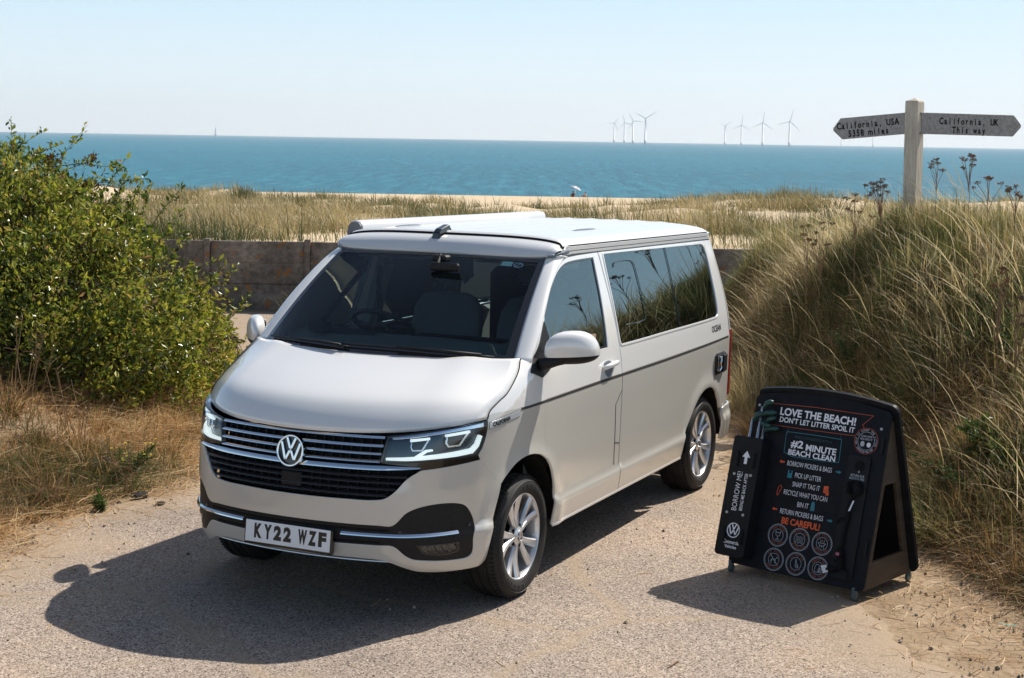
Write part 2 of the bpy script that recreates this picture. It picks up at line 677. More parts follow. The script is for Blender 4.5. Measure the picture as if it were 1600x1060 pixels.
# ================================================================== the camper van
# real measures in metres: front axle at x = 0, rear axle at x = -3, x forward, y to the van's left
M_PAINT_UP = mat('van_paint_white', (.78, .77, .745), .32, 0, .5, 1.0, .02)
M_PAINT = mat('van_paint_grey', (.585, .562, .505), .32, 0, .5, 1.0, .02)
for _q in (M_PAINT_UP, M_PAINT):
    bsdf(_q).inputs['Coat IOR'].default_value = 1.9
M_ROOF = mat('van_roof_white', (.64, .645, .645), .4, 0, .5, .6, .06)
M_TRIM = mat('black_trim_plastic', (.014, .014, .015), .5, 0, .22)
noise_col(M_TRIM, [(.3, (.011, .011, .012)), (.7, (.018, .018, .019))], 60, bump=.15, bump_scale=900, dist=.001)
M_GLOSSBLK = mat('gloss_black', (.008, .008, .009), .12, 0, .5, .5)
M_BADGE = mat('satin_badge', (.62, .65, .68), .3, .35)
M_FACET = mat('fog_facet', (.9, .92, .95), .3, 0)
M_DARK = mat('dark_cavity', (.006, .006, .006), .8, 0, .2)
M_CHROME = mat('chrome', (.80, .81, .82), .06, 1.0)
M_ALLOY = mat('alloy', (.74, .75, .76), .34, .75, coat=.6)
M_RUBBER = mat('tyre_rubber', (.018, .0175, .017), .7, 0, .3)
noise_col(M_RUBBER, [(.35, (.014, .0137, .0133)), (.75, (.032, .029, .025))], 9, bump=.2, bump_scale=160, dist=.002)
M_SEAT = mat('seat_fabric', (.10, .105, .11), .9, 0, .2)
M_SEAT2 = mat('seat_fabric_light', (.22, .23, .23), .9, 0, .2)
M_DASH = mat('dashboard_plastic', (.09, .105, .10), .75, 0, .2)
M_LINER = mat('cabin_lining', (.55, .57, .55), .9, 0, .2)
M_GREYTRIM = mat('grey_trim', (.12, .15, .18), .45, 0, .4)
M_WHITE = mat('white_plastic', (.86, .87, .88), .35, 0, .5)
M_RED = mat('red_lens', (.35, .012, .012), .1, 0, .6, 1.0)
M_SWAGE = mat('waist_strip_dark', (.045, .042, .04), .45, 0, .4)


def glass(name, tint, spec_boost=1.0, ior=1.5, refl=(1, 1, 1, 1)):
    m = bpy.data.materials.new(name)
    m.use_nodes = True
    nt = m.node_tree
    nt.nodes.clear()
    out = nd(nt, 'OutputMaterial')
    tr = nd(nt, 'BsdfTransparent')
    tr.inputs[0].default_value = (*tint, 1)
    gl = nd(nt, 'BsdfGlossy')
    gl.inputs['Roughness'].default_value = .0
    gl.inputs[0].default_value = refl
    fr = nd(nt, 'Fresnel')
    fr.inputs['IOR'].default_value = ior
    mx = nd(nt, 'MixShader')
    ml = nd(nt, 'Math', operation='MULTIPLY', use_clamp=True)
    ml.inputs[1].default_value = spec_boost
    nt.links.new(fr.outputs[0], ml.inputs[0])
    nt.links.new(ml.outputs[0], mx.inputs[0])
    nt.links.new(tr.outputs[0], mx.inputs[1])
    nt.links.new(gl.outputs[0], mx.inputs[2])
    nt.links.new(mx.outputs[0], out.inputs[0])
    return m


M_SCREEN = glass('windscreen_glass', (.82, .95, .94), 1.0, 1.27)
M_SIDEGLASS = glass('door_glass', (.74, .82, .82), 1.0, 2.2, (.78, .95, 1, 1))
M_PRIVACY = glass('privacy_glass', (.035, .045, .05), 1.0, 2.5, (.78, .95, 1, 1))
M_LENS = glass('lamp_lens', (.93, .96, 1.0), 1.0, 1.5)
M_REFLECTOR = mat('lamp_reflector', (.85, .87, .9), .08, 1.0)
M_DRL = mat('running_light_white', (.86, .89, .88), .25, 0, .5)
bsdf(M_DRL).inputs['Emission Color'].default_value = (.88, 1, .97, 1)
bsdf(M_DRL).inputs['Emission Strength'].default_value = .55
M_LAMPHOUSE = mat('lamp_housing', (.010, .035, .06), .2, 0, .5, .4)

SZ = np.array([[.15, .80], [.20, .85], [.26, .90], [.31, .925], [.36, .936], [.42, .945], [.455, .949], [.475, .944], [.495, .934], [.55, .935], [.7, .941], [.85, .946], [.98, .950], [1.045, .951], [1.06, .950], [1.09, .946], [1.2, .932], [1.3, .913], [1.5, .862], [1.7, .803], [1.8, .772], [1.87, .745], [2.0, .70]])
FZ = np.array([[.15, .70], [.24, .80], [.28, .845], [.33, .875], [.40, .893], [.47, .905], [.56, .908], [.66, .905], [.75, .895], [.87, .88], [.95, .862], [1.0, .84], [1.05, .79], [1.1, .72], [1.3, .3]])


def pc(T, z):
    x, y = T[:, 0], T[:, 1]
    d = np.diff(y) / np.diff(x)
    m = np.empty_like(y)
    m[0], m[-1] = d[0], d[-1]
    a, b = d[:-1], d[1:]
    m[1:-1] = np.where(a * b > 0, 2 * a * b / np.where(a + b == 0, 1, a + b), 0)
    z = np.clip(z, x[0], x[-1])
    i = np.clip(np.searchsorted(x, z) - 1, 0, len(x) - 2)
    h = x[i + 1] - x[i]
    t = (z - x[i]) / h
    return y[i] * (1 + 2 * t) * (1 - t) ** 2 + m[i] * h * t * (1 - t) ** 2 + y[i + 1] * t * t * (3 - 2 * t) + m[i + 1] * h * t * t * (t - 1)


def S_side(x, z):
    s = pc(SZ, z)
    s = s - .25 * np.maximum(0, x + .10) ** 2 - .03 * np.clip((-x - 2.9) / .9, 0, 2) ** 2
    for cx in (0., -3.):
        rr = np.sqrt((x - cx) ** 2 + (z - .34) ** 2)
        s = s + .014 * np.exp(-((rr - .42) / .055) ** 2) * (z > .2)
    return s


def smax(a, b, r):
    return np.maximum(a, b) + np.where(np.abs(a - b) < r, (r - np.abs(a - b)) ** 2 / (4 * r), 0)


def G_body(p):
    x, y, z = p[..., 0], np.abs(p[..., 1]), p[..., 2]
    fx = pc(FZ, z) - .12 * (y / .7) ** 2 - .12 * (y / .85) ** 6
    g = smax(x - fx, y - S_side(x, z), .16)
    rear = -3.84 - x + .06 * (y / .8) ** 2 + .12 * np.maximum(0, z - 1.0) ** 1.5
    return smax(g, rear, .22)


def G_norm(p, e=1e-3):
    n = np.stack([G_body(p + np.eye(3)[k] * e) - G_body(p - np.eye(3)[k] * e) for k in range(3)], -1)
    return n / np.linalg.norm(n, axis=-1, keepdims=True)


CR = .9


def to3d(kind, u, v):
    """point of the body skin seen along a projection: side (x, z), cyl (angle*CR, z), front (y, z), rear (angle about x=-3)"""
    u, v = np.atleast_1d(np.asarray(u, float)), np.atleast_1d(np.asarray(v, float))

    def pt(t):
        if kind == 'side':
            return np.stack([u, t, v], -1)
        if kind == 'front':
            return np.stack([t, u, v], -1)
        if kind == 'rear':
            return np.stack([-3 - t * np.cos(u / CR), t * np.sin(u / CR), v], -1)
        return np.stack([t * np.cos(u / CR), t * np.sin(u / CR), v], -1)
    lo = {'side': .2, 'front': .1, 'cyl': .2, 'rear': .2}[kind] + 0 * u
    hi = 1.5 + 0 * u
    ts = np.linspace(1.5, lo[0], 90)
    g = np.stack([G_body(pt(0 * u + t)) for t in ts], 0)
    ins = g < 0
    i = np.where(ins.any(0), ins.argmax(0), g.argmin(0))
    i = np.clip(i, 1, 89)
    hi, lo = ts[i - 1], ts[i]
    for _ in range(26):
        m = (hi + lo) / 2
        gi = G_body(pt(m)) < 0
        lo = np.where(gi, m, lo)
        hi = np.where(gi, hi, m)
    return pt((hi + lo) / 2)


def C2(pts):
    """mixed list ('f', y, z[,1]) / ('s', x, z[,1]) -> cyl coordinates (u, z[,1])"""
    o = []
    for p in pts:
        q = to3d('front' if p[0] == 'f' else 'side', p[1], p[2])[0]
        o.append((math.atan2(q[1], q[0]) * CR, q[2]) + tuple(p[3:4]))
    return o


def sym(half):
    """half outline from the centre line outwards and back to it -> closed outline over both sides"""
    return list(half) + [(-p[0],) + tuple(p[1:]) for p in half[::-1] if abs(p[0]) > 1e-6]


def curve(pts, seg=.02, closed=True):
    """Catmull-Rom through points; a third entry 1 marks a corner"""
    n = len(pts)
    P = np.array([[p[0], p[1]] for p in pts], float)
    c = [len(p) > 2 and p[2] == 1 for p in pts]
    out = []
    for i in range(n if closed else n - 1):
        j = (i + 1) % n
        a, b = P[i], P[j]
        pa = P[(i - 1) % n] if (closed or i > 0) and not c[i] else 2 * a - b
        pb = P[(j + 1) % n] if (closed or j < n - 1) and not c[j] else 2 * b - a
        L = np.linalg.norm(b - a)
        k = max(1, int(math.ceil(L / seg)))
        la, lb = np.linalg.norm(a - pa) + 1e-9, np.linalg.norm(pb - b) + 1e-9
        ma = (b - pa) / (la + L) * L
        mb = (pb - a) / (lb + L) * L
        if c[i]:
            ma = (b - a)
        if c[j]:
            mb = (b - a)
        for q in range(k):
            t = q / k
            out.append(a * (1 + 2 * t) * (1 - t) ** 2 + ma * t * (1 - t) ** 2 + b * t * t * (3 - 2 * t) + mb * t * t * (t - 1))
    if not closed:
        out.append(P[-1])
    return np.array(out)


def inside(poly, p):
    x, y = p[:, 0], p[:, 1]
    r = np.zeros(len(p), bool)
    n = len(poly)
    for i in range(n):
        x0, y0 = poly[i]
        x1, y1 = poly[(i + 1) % n]
        k = ((y0 > y) != (y1 > y))
        with np.errstate(divide='ignore', invalid='ignore'):
            r ^= k & (x < (x1 - x0) * (y - y0) / (y1 - y0 + 1e-15) + x0)
    return r


def near(poly, p, d):
    r = np.zeros(len(p), bool)
    a = poly
    b = np.roll(poly, -1, 0)
    for i in range(len(a)):
        e = b[i] - a[i]
        t = np.clip(((p - a[i]) @ e) / (e @ e + 1e-12), 0, 1)
        r |= np.linalg.norm(p - (a[i] + t[:, None] * e), axis=1) < d
    return r


def shrink(poly, d):
    """inset a closed outline by d"""
    n = len(poly)
    ar = sum(poly[i][0] * poly[(i + 1) % n][1] - poly[(i + 1) % n][0] * poly[i][1] for i in range(n))
    s = 1 if ar > 0 else -1
    o = []
    for i in range(n):
        a, b, c = poly[i - 1], poly[i], poly[(i + 1) % n]
        e1, e2 = b - a, c - b
        e1 = e1 / (np.linalg.norm(e1) + 1e-9)
        e2 = e2 / (np.linalg.norm(e2) + 1e-9)
        n1, n2 = np.array([-e1[1], e1[0]]), np.array([-e2[1], e2[0]])
        m = n1 + n2
        k = 2 / max(.5, m @ m)
        o.append(b + s * m * k * d * .5 * 1.0)
    return np.array(o)


def panel(name, kind, outline, m, parent, holes=(), off=0.0, flange=.014, grid=.04, flip=False, gap=0.0, seg=.02, raw=False):
    """one sheet of bodywork cut to an outline, with rounded turned-in edges"""
    ol = outline if raw else curve(outline, seg)
    hl = [h if raw else curve(h, seg) for h in holes]
    if gap:
        ol = shrink(ol, gap)
    loops = [ol] + hl
    lo, hi = ol.min(0), ol.max(0)
    gx = np.arange(lo[0] + grid / 2, hi[0], grid)
    gy = np.arange(lo[1] + grid / 2, hi[1], grid)
    g = np.stack(np.meshgrid(gx, gy), -1).reshape(-1, 2)
    if len(g):
        k = inside(ol, g)
        for h in hl:
            k &= ~inside(h, g)
        g = g[k]
        for q in loops:
            if len(g):
                g = g[~near(q, g, grid * .4)]
    vs = np.concatenate(loops + [g]) if len(g) else np.concatenate(loops)
    ed, b = [], 0
    for q in loops:
        ed += [(b + i, b + (i + 1) % len(q)) for i in range(len(q))]
        b += len(q)
    r = delaunay_2d_cdt([Vector(p) for p in vs], ed, [], 1, 1e-6)
    v2 = np.array([p[:] for p in r[0]])
    tri = np.array([f for f in r[2]])
    cen = v2[tri].mean(1)
    k = inside(ol, cen)
    for h in hl:
        k &= ~inside(h, cen)
    tri = tri[k]
    P = to3d(kind, v2[:, 0], v2[:, 1])
    N = G_norm(P)
    # orient outwards
    fn = np.cross(P[tri[:, 1]] - P[tri[:, 0]], P[tri[:, 2]] - P[tri[:, 0]])
    bad = (fn * N[tri].mean(1)).sum(1) < 0
    tri[bad] = tri[bad][:, ::-1]
    P = P + N * off
    V, NN, Fc = [P], [N], [tri]
    base = len(P)
    faces = [tuple(t) for t in tri]
    if flange:
        for li, q in enumerate(loops):
            Q = to3d(kind, q[:, 0], q[:, 1])
            QN = G_norm(Q)
            Q = Q + QN * off
            T = np.roll(Q, -1, 0) - np.roll(Q, 1, 0)
            T /= np.linalg.norm(T, axis=1, keepdims=True) + 1e-9
            O = np.cross(T, QN)
            ar = (q[:, 0] * np.roll(q[:, 1], -1) - np.roll(q[:, 0], -1) * q[:, 1]).sum()
            # outward = away from the sheet
            eps = 2e-3
            # pick the side by testing in 2d
            t2 = np.roll(q, -1, 0) - np.roll(q, 1, 0)
            n2 = np.stack([t2[:, 1], -t2[:, 0]], -1)
            n2 /= np.linalg.norm(n2, axis=1, keepdims=True) + 1e-9
            sgn2 = 1 if ar > 0 else -1
            out2 = n2 * sgn2 * (1 if li == 0 else -1)
            q3 = to3d(kind, *(q + out2 * eps).T)
            s = np.sign(((q3 - (Q - QN * off)) * O).sum(1).mean())
            O = O * (s or 1)
            n = len(q)
            rings = [(Q, QN), (Q + O * .0016 - QN * .0022, (QN + O) / 1.414), (Q + O * .0016 - QN * flange, O)]
            for a, b2 in rings:
                V.append(a)
                NN.append(b2)
            for ri in range(2):
                for i in range(n):
                    j = (i + 1) % n
                    a, c, d, e = base + ri * n + i, base + ri * n + j, base + (ri + 1) * n + j, base + (ri + 1) * n + i
                    f = (a, c, d, e)
                    pa, pb, pd = rings[ri][0][i], rings[ri][0][j], rings[ri + 1][0][i]
                    if np.dot(np.cross(pb - pa, pd - pa), rings[ri + 1][1][i] + rings[ri][1][i]) < 0:
                        f = f[::-1]
                    faces.append(f)
            base += 3 * n
    V, NN = np.concatenate(V), np.concatenate(NN)
    if flip:
        V = V * [1, -1, 1]
        NN = NN * [1, -1, 1]
        faces = [f[::-1] for f in faces]
    return mesh(name, V, faces, m, parent, True, normals=NN)


def both(fn):
    return [fn(False), fn(True)]


def line3(pts, n, smooth=True):
    """resample a 3d polyline (Catmull-Rom) at n even steps"""
    P = np.array(pts, float)
    d = []
    for i in range(len(P) - 1):
        a, b = P[i], P[i + 1]
        pa = P[i - 1] if i else 2 * a - b
        pb = P[i + 2] if i + 2 < len(P) else 2 * b - a
        for q in range(12):
            t = q / 12
            d.append(.5 * (2 * a + (b - pa) * t + (2 * pa - 5 * a + 4 * b - pb) * t * t + (3 * a - pa - 3 * b + pb) * t ** 3))
    d.append(P[-1])
    d = np.array(d)
    L = np.concatenate([[0], np.cumsum(np.linalg.norm(np.diff(d, axis=0), axis=1))])
    s = np.linspace(0, L[-1], n)
    return np.stack([np.interp(s, L, d[:, k]) for k in range(3)], -1)


VAN = empty('camper_van', (0, 0, 0))
tag(VAN, 'white and pale grey camper van with a folded pop-up roof, parked nose towards the camera', 'camper van')

# ---- outlines on the skin
ARCH_F = [('s', .363, .285, 1), ('s', .325, .518), ('s', .283, .679, 1)]
ARCH_UP = [(.283, .679, 1), (.24, .715), (.132, .772), (.005, .79), (-.146, .765), (-.238, .722, 1)]
ARCH_DN = [(-.238, .722, 1), (-.285, .673), (-.336, .561), (-.350, .452), (-.347, .326, 1)]
bumper_half = [(0, .345)] + C2([('f', .45, .345), ('f', .53, .333), ('f', .60, .302), ('f', .66, .276), ('f', .78, .258), ('s', .395, .262)] + ARCH_F +
                               [('s', .36, .75), ('s', .437, .829, 1), ('f', .79, .817), ('f', .682, .806, 1), ('f', .624, .763), ('f', .563, .690), ('f', .505, .657), ('f', .30, .650)]) + [(0, .648)]
trim_half = [(0, .527)] + C2([('f', .50, .527), ('f', .566, .529), ('f', .631, .597), ('f', .704, .627), ('f', .78, .632), ('f', .828, .612), ('f', .845, .57), ('f', .856, .50), ('f', .860, .43),
                              ('f', .85, .345), ('f', .824, .322), ('f', .658, .343), ('f', .617, .366), ('f', .564, .416), ('f', .50, .418), ('f', .25, .416)]) + [(0, .416)]
lamp = C2([('f', .51, .976, 1), ('f', .719, 1.004), ('s', .383, 1.028, 1), ('s', .392, .982), ('s', .425, .896), ('s', .452, .858, 1), ('f', .77, .855), ('f', .49, .845, 1)])
bezel = C2([('f', .488, .842, 1), ('f', .77, .852), ('s', .452, .855, 1), ('s', .440, .833, 1), ('f', .79, .820), ('f', .684, .809, 1), ('f', .675, .822, 1), ('f', .60, .832)])
grille_half = [(0, .978)] + C2([('f', .30, .978), ('f', .506, .976, 1), ('f', .485, .842, 1), ('f', .672, .828, 1), ('f', .680, .806, 1), ('f', .624, .763), ('f', .563, .690), ('f', .505, .657), ('f', .30, .650)]) + [(0, .648)]

body = panel('front_bumper', 'cyl', sym(bumper_half), M_PAINT, VAN, [sym(trim_half)], gap=.002, grid=.035)
fog_out = C2([('f', .672, .420, 1), ('f', .818, .416, 1), ('f', .811, .369), ('f', .705, .372)])
trim = panel('lower_trim', 'cyl', sym(trim_half), M_TRIM, VAN, [fog_out, [(-p[0],) + tuple(p[1:]) for p in fog_out]], off=-.006, gap=.0015, grid=.04)
panel('grille_backing', 'cyl', sym(grille_half), M_DARK, VAN, off=-.055, flange=0)
# paint-free shell behind the shut lines
fender = [(.383, 1.035, 1), (.36, 1.073), (.184, 1.152), (.042, 1.236), (-.037, 1.30, 1), (-.092, 1.272, 1), (-.047, 1.227, 1), (-.159, 1.187, 1), (-.182, 1.038), (-.195, .901), (-.238, .722, 1)] + ARCH_UP[::-1][1:] + \
         [(.36, .75), (.437, .829, 1), (.452, .858), (.425, .896), (.39, .982)]
door = [(-.047, 1.227, 1), (-.328, 1.487), (-.534, 1.654), (-.687, 1.748), (-.807, 1.790), (-.92, 1.801), (-1.328, 1.803, 1), (-1.331, 1.5), (-1.332, 1.05), (-1.336, .5), (-1.340, .325, 1)] + \
       [(-.347, .326, 1), (-.350, .452), (-.336, .561), (-.285, .673), (-.238, .722, 1), (-.195, .901), (-.182, 1.038), (-.159, 1.187, 1)]
doorwin = [(-.345, 1.250, 1), (-.335, 1.475), (-.480, 1.614), (-.655, 1.722), (-.780, 1.765), (-.911, 1.778), (-1.246, 1.780, 1), (-1.205, 1.5), (-1.155, 1.240, 1)]
sidepan = [(-1.344, 1.803, 1), (-3.505, 1.770, 1), (-3.53, 1.5), (-3.53, 1.0), (-3.53, .56, 1), (-3.315, .55, 1)] + \
          [(-3.285, .60), (-3.215, .675), (-3.13, .722), (-3.03, .742), (-2.913, .735), (-2.791, .69), (-2.64, .58), (-2.54, .458), (-2.505, .327, 1), (-1.350, .325, 1), (-1.348, .8)]
sidewin = [(-1.405, 1.784), (-1.43, 1.788), (-2.3, 1.772), (-3.24, 1.752), (-3.30, 1.743), (-3.335, 1.70), (-3.325, 1.5), (-3.305, 1.29), (-3.285, 1.243), (-3.23, 1.230), (-2.2, 1.232), (-1.40, 1.236), (-1.345 - .02, 1.245), (-1.358, 1.30), (-1.38, 1.55)]


def two_tone(name, outline, parent, flip, holes=(), split=1.054):
    """a side panel painted white above the waist line and grey below: one mesh, two paints"""
    o = panel(name, 'side', outline, M_PAINT, parent, holes, gap=.0022, flip=flip)
    me = o.data
    me.materials.append(M_PAINT_UP)
    z = np.array([p.center[2] for p in me.polygons])
    me.polygons.foreach_set('material_index', (z > split).astype(np.int32))
    return o


for fl in (False, True):
    sg = -1 if fl else 1
    two_tone('front_wing', fender, VAN, fl)
    d_o = two_tone('front_door', door, VAN, fl, [doorwin])
    s_o = two_tone('side_panel', sidepan, VAN, fl, [sidewin])
    # window seals and panes
    seal = shrink(curve(doorwin), .022)
    panel('window_seal', 'side', curve(doorwin), M_GLOSSBLK, d_o, [seal], off=-.006, flange=.01, raw=True, flip=fl)
    w_o = panel('door_window', 'side', seal, M_SIDEGLASS, d_o, off=-.010, flange=0, raw=True, flip=fl)
    sw = curve(sidewin)
    q_o = panel('side_window', 'side', shrink(sw, .004), M_PRIVACY, s_o, off=-.004, flange=0, raw=True, flip=fl)
    # raised painted frame round the long window
    fr_o = np.array(shrink(sw, -.022))
    panel('window_frame', 'side', fr_o, M_PAINT_UP, s_o, [sw], off=.004, flange=.010, raw=True, flip=fl)
    # slider pane outline and glass split
    pass
    sp = curve([(-1.52, 1.70), (-1.55, 1.725), (-1.83, 1.722), (-1.87, 1.69), (-1.86, 1.40), (-1.83, 1.345), (-1.50, 1.345)], closed=False, seg=.03)
    for pts in (sp, np.array([(-2.50, 1.768), (-2.49, 1.65), (-2.475, 1.53), (-2.46, 1.40), (-2.45, 1.235)])):
        Q = to3d('side', pts[:, 0], pts[:, 1])
        Q = Q + G_norm(Q) * .001
        Q[:, 1] *= sg
        lines = MB()
        lines.tube(Q, .0028, 6)
        lines.build('glass_divider', M_GLOSSBLK, q_o)
    # dark strip laid along the waist crease
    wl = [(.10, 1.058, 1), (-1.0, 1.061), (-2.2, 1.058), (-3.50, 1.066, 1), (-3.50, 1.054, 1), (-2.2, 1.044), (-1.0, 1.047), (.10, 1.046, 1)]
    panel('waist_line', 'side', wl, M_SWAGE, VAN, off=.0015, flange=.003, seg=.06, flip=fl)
    # thin strip of the white upper paint along the sill edge
    panel('sill_strip', 'side', [(-.352, .318, 1), (-2.5, .318, 1), (-2.5, .330, 1), (-.352, .330, 1)], M_PAINT_UP, VAN, off=.004, flange=.006, seg=.06, flip=fl)
    # shell behind
    panel('inner_shell', 'side', [(.42, 1.0, 1), (.0, 1.22, 1), (-3.5, 1.20, 1), (-3.5, .55, 1), (-3.33, .55, 1), (-3.25, .66), (-3.03, .77), (-2.78, .72), (-2.55, .50), (-2.5, .33, 1), (-.36, .33, 1), (-.37, .5), (-.3, .70), (-.15, .79), (0, .81), (.15, .79), (.30, .68, 1), (.40, .84, 1)], M_DARK, VAN, off=-.022, flange=0, seg=.05, flip=fl)
    # fuel flap lines on the door, lamp badge
    if not fl:
        ln = MB()
        for pts in ([(-1.336, .955), (-1.245, .882), (-1.258, .64), (-1.262, .50)], [(-1.258, .640), (-1.334, .628)]):
            pts = curve([p + (1,) for p in pts], closed=False, seg=.03)
            Q = to3d('side', pts[:, 0], pts[:, 1])
            Q = Q + G_norm(Q) * .0004
            ln.tube(Q, .0022, 5)
        ln.build('filler_flap_line', M_DARK, d_o)
    # headlamp
    lp = [((-p[0]) if False else p[0],) + tuple(p[1:]) for p in lamp]
    h_o = panel('headlamp', 'cyl', lp, M_LAMPHOUSE, VAN, off=-.045, flange=0, gap=.002, flip=fl)
    panel('lamp_bezel', 'cyl', bezel, M_GLOSSBLK, VAN, off=-.002, flange=.02, gap=.001, flip=fl)
    lc = shrink(curve(lp), .0035)
    panel('lens', 'cyl', lc, M_LENS, h_o, off=.0, flange=0, raw=True, flip=fl)
    panel('lens_rim', 'cyl', shrink(curve(lp), .001), M_GLOSSBLK, h_o, [shrink(curve(lp), .008)], off=-.001, flange=.045, raw=True, flip=fl)

    def strip(pts, w, m, parent, name, dep, th=.02):
        """a raised band following points ('f'/'s') on the lamp floor"""
        P = C2(pts)
        P = curve([(p[0], p[1], 1) for p in P], closed=False, seg=.02)
        T = np.gradient(P, axis=0)
        T /= np.linalg.norm(T, axis=1, keepdims=True)
        Nn = np.stack([-T[:, 1], T[:, 0]], -1)
        w = np.interp(np.linspace(0, 1, len(P)), np.linspace(0, 1, len(np.atleast_1d(w))), np.atleast_1d(w))[:, None]
        A, B = P + Nn * w / 2, P - Nn * w / 2
        poly = np.concatenate([A, B[::-1]])
        return panel(name, 'cyl', poly, m, parent, off=-dep, flange=th, raw=True, flip=fl, grid=.05)
    strip([('f', .515, .862), ('f', .66, .865), ('f', .80, .873), ('f', .853, .880)], [.010, .018, .022, .022], M_DRL, h_o, 'running_light', .014)
    strip([('f', .853, .876), ('f', .868, .905), ('f', .876, .952)], [.022, .020, .015], M_DRL, h_o, 'running_light', .016)
    strip([('f', .655, .868), ('f', .70, .902), ('f', .725, .905)], [.012, .012, .006], M_DRL, h_o, 'running_light', .018)
    strip([('f', .535, .968), ('f', .70, .990), ('f', .82, 1.008), ('s', .40, 1.012)], [.007, .013, .02, .028], M_REFLECTOR, h_o, 'upper_reflector', .016)
    for (ya, za, yb, zb) in ((.628, .905, .705, .965), (.772, .915, .842, .982)):
        hex_ = [('f', ya + .01, za), ('f', yb - .022, za), ('f', yb, zb - .008), ('f', yb - .004, zb), ('f', ya, zb - .006), ('f', ya, za + .02)]
        P = np.array(C2(hex_))[:, :2]
        P = curve([(p[0], p[1], 1) for p in P], seg=.01)
        panel('projector_frame', 'cyl', P, M_REFLECTOR, h_o, [shrink(P, .006)], off=-.018, flange=.02, raw=True, flip=fl)
        panel('projector', 'cyl', shrink(P, .006), M_GLOSSBLK, h_o, off=-.030, flange=0, raw=True, flip=fl)
        P2 = np.array([[P[:, 0].min(), P[:, 1].max() - .012], [P[:, 0].max() + .004, P[:, 1].max() - .004], [P[:, 0].max() + .004, P[:, 1].max() + .006], [P[:, 0].min(), P[:, 1].max() - .001]])
        panel('projector_brow', 'cyl', curve([(p[0], p[1], 1) for p in P2], seg=.015), M_DRL, h_o, off=-.012, flange=.02, raw=True, flip=fl)
    # wing badge
    bd = [(.374, 1.016, 1), (.25, 1.033), (.120, 1.047, 1), (.103, 1.035), (.120, 1.017, 1), (.25, 1.003), (.380, .984, 1)]
    b_o = panel('wing_badge', 'side', bd, M_BADGE, VAN, off=.003, flange=.004, flip=fl)
    tx = MB()
    V, Fc = text_mesh('CALIFORNIA', 1.0, .05)
    V = (V - (V.min(0) + V.max(0)) / 2) / (V[:, 0].max() - V[:, 0].min())
    xs = .285 - V[:, 0] * .145 * (1 if not fl else -1)
    zs = 1.012 + V[:, 1] * .16 + (.285 - xs) * .13
    Q = to3d('side', xs, zs)
    Q = Q + G_norm(Q) * .0052
    Q[:, 1] *= sg
    tx.add(Q, Fc)
    bm_ = panel('badge_mount', 'side', np.array(shrink(curve(bd), -.006)), M_TRIM, b_o, off=.001, flange=.003, raw=True, flip=fl)
    tx.build('badge_lettering', M_DARK, b_o)
    # fog lamp in its recess
    fg = C2([('f', .672, .420, 1), ('f', .818, .416, 1), ('f', .811, .369), ('f', .705, .372)])
    f_o = panel('fog_lamp', 'cyl', curve(fg), M_FACET, trim, off=-.048, flange=0, raw=True, flip=fl)
    fm = MB()
    for k in range(10):
        y0 = .688 + k * .0122
        q = to3d('front', [y0, y0 + .0115, y0 + .0115, y0], [.378, .378, .412, .412])
        qn = G_norm(q)
        dd_ = np.array([.003 + .006 * (k % 2), .003 + .006 * ((k + 1) % 2), .042, .042])
        q = q - qn * dd_[:, None]
        q[:, 1] *= sg
        fm.add(q, [(0, 1, 2, 3)])
    fm.build('facets', M_CHROME, f_o)
    panel('fog_lens', 'cyl', curve(fg), M_LENS, f_o, off=-.004, flange=0, raw=True, flip=fl)
    panel('fog_rim', 'cyl', np.array(shrink(curve(fg), -.003)), M_GLOSSBLK, f_o, [shrink(curve(fg), .003)], off=-.003, flange=.045, raw=True, flip=fl)
    # parking sensors
    for yy, zz in ((.843, .499), (.60, .495)):
        q = to3d('front', yy, zz)[0]
        qn = G_norm(q[None])[0]
        c = q - qn * .004
        sens = MB()
        sens.lathe([(0, .003), (.010, .003), (.011, 0)], 14, M=Matrix.Translation((c[0], c[1] * sg, c[2])) @ Vector((qn[0], qn[1] * sg, qn[2])).to_track_quat('Y', 'Z').to_matrix().to_4x4())
        sens.build('parking_sensor', M_GLOSSBLK, trim, True)
    # tail lamp and rear corner
    th = lambda x, z: (lambda q: math.atan2(q[1], -3 - q[0]) * CR)(to3d('side', x, z)[0])
    tl = [(th(-3.545, .80), .62, 1), (th(-3.545, .8), 1.10, 1), (th(-3.545, .8) - .17, 1.10, 1), (th(-3.545, .8) - .17, .62, 1)]
    panel('tail_lamp', 'rear', tl, M_RED, VAN, off=.004, flange=.01, seg=.05, flip=fl)
    rb = [(th(-3.35, .5), .545, 1), (.3, .545, 1), (0, .545, 1), (0, .30, 1), (th(-3.37, .4), .315, 1)]
    panel('rear_bumper', 'rear', rb, M_PAINT, VAN, off=.012, flange=.02, seg=.05, flip=fl)
    rr = [(th(-3.545, .80), .60, 1), (th(-3.55, 1.3) - .0, 1.3), (th(-3.54, 1.6), 1.6), (th(-3.52, 1.76), 1.77, 1), (0, 1.77, 1), (0, .56, 1), (.4, .56, 1)]
    panel('rear_corner', 'rear', rr, M_PAINT_UP, VAN, off=-.002, flange=.0, seg=.05, flip=fl)
    rl = [(th(-3.30, .45), .50, 1), (.3, .5, 1), (.3, .33, 1), (th(-3.36, .4), .33, 1)]

# silver side marker on the rear bumper
mk = MB()
q = to3d('side', [-3.60, -3.64, -3.64, -3.60], [.50, .50, .523, .523])
q[:, 1] += .016
mk.add(q, [(0, 1, 2, 3)])
mk.build('rear_reflector', M_RED, VAN)

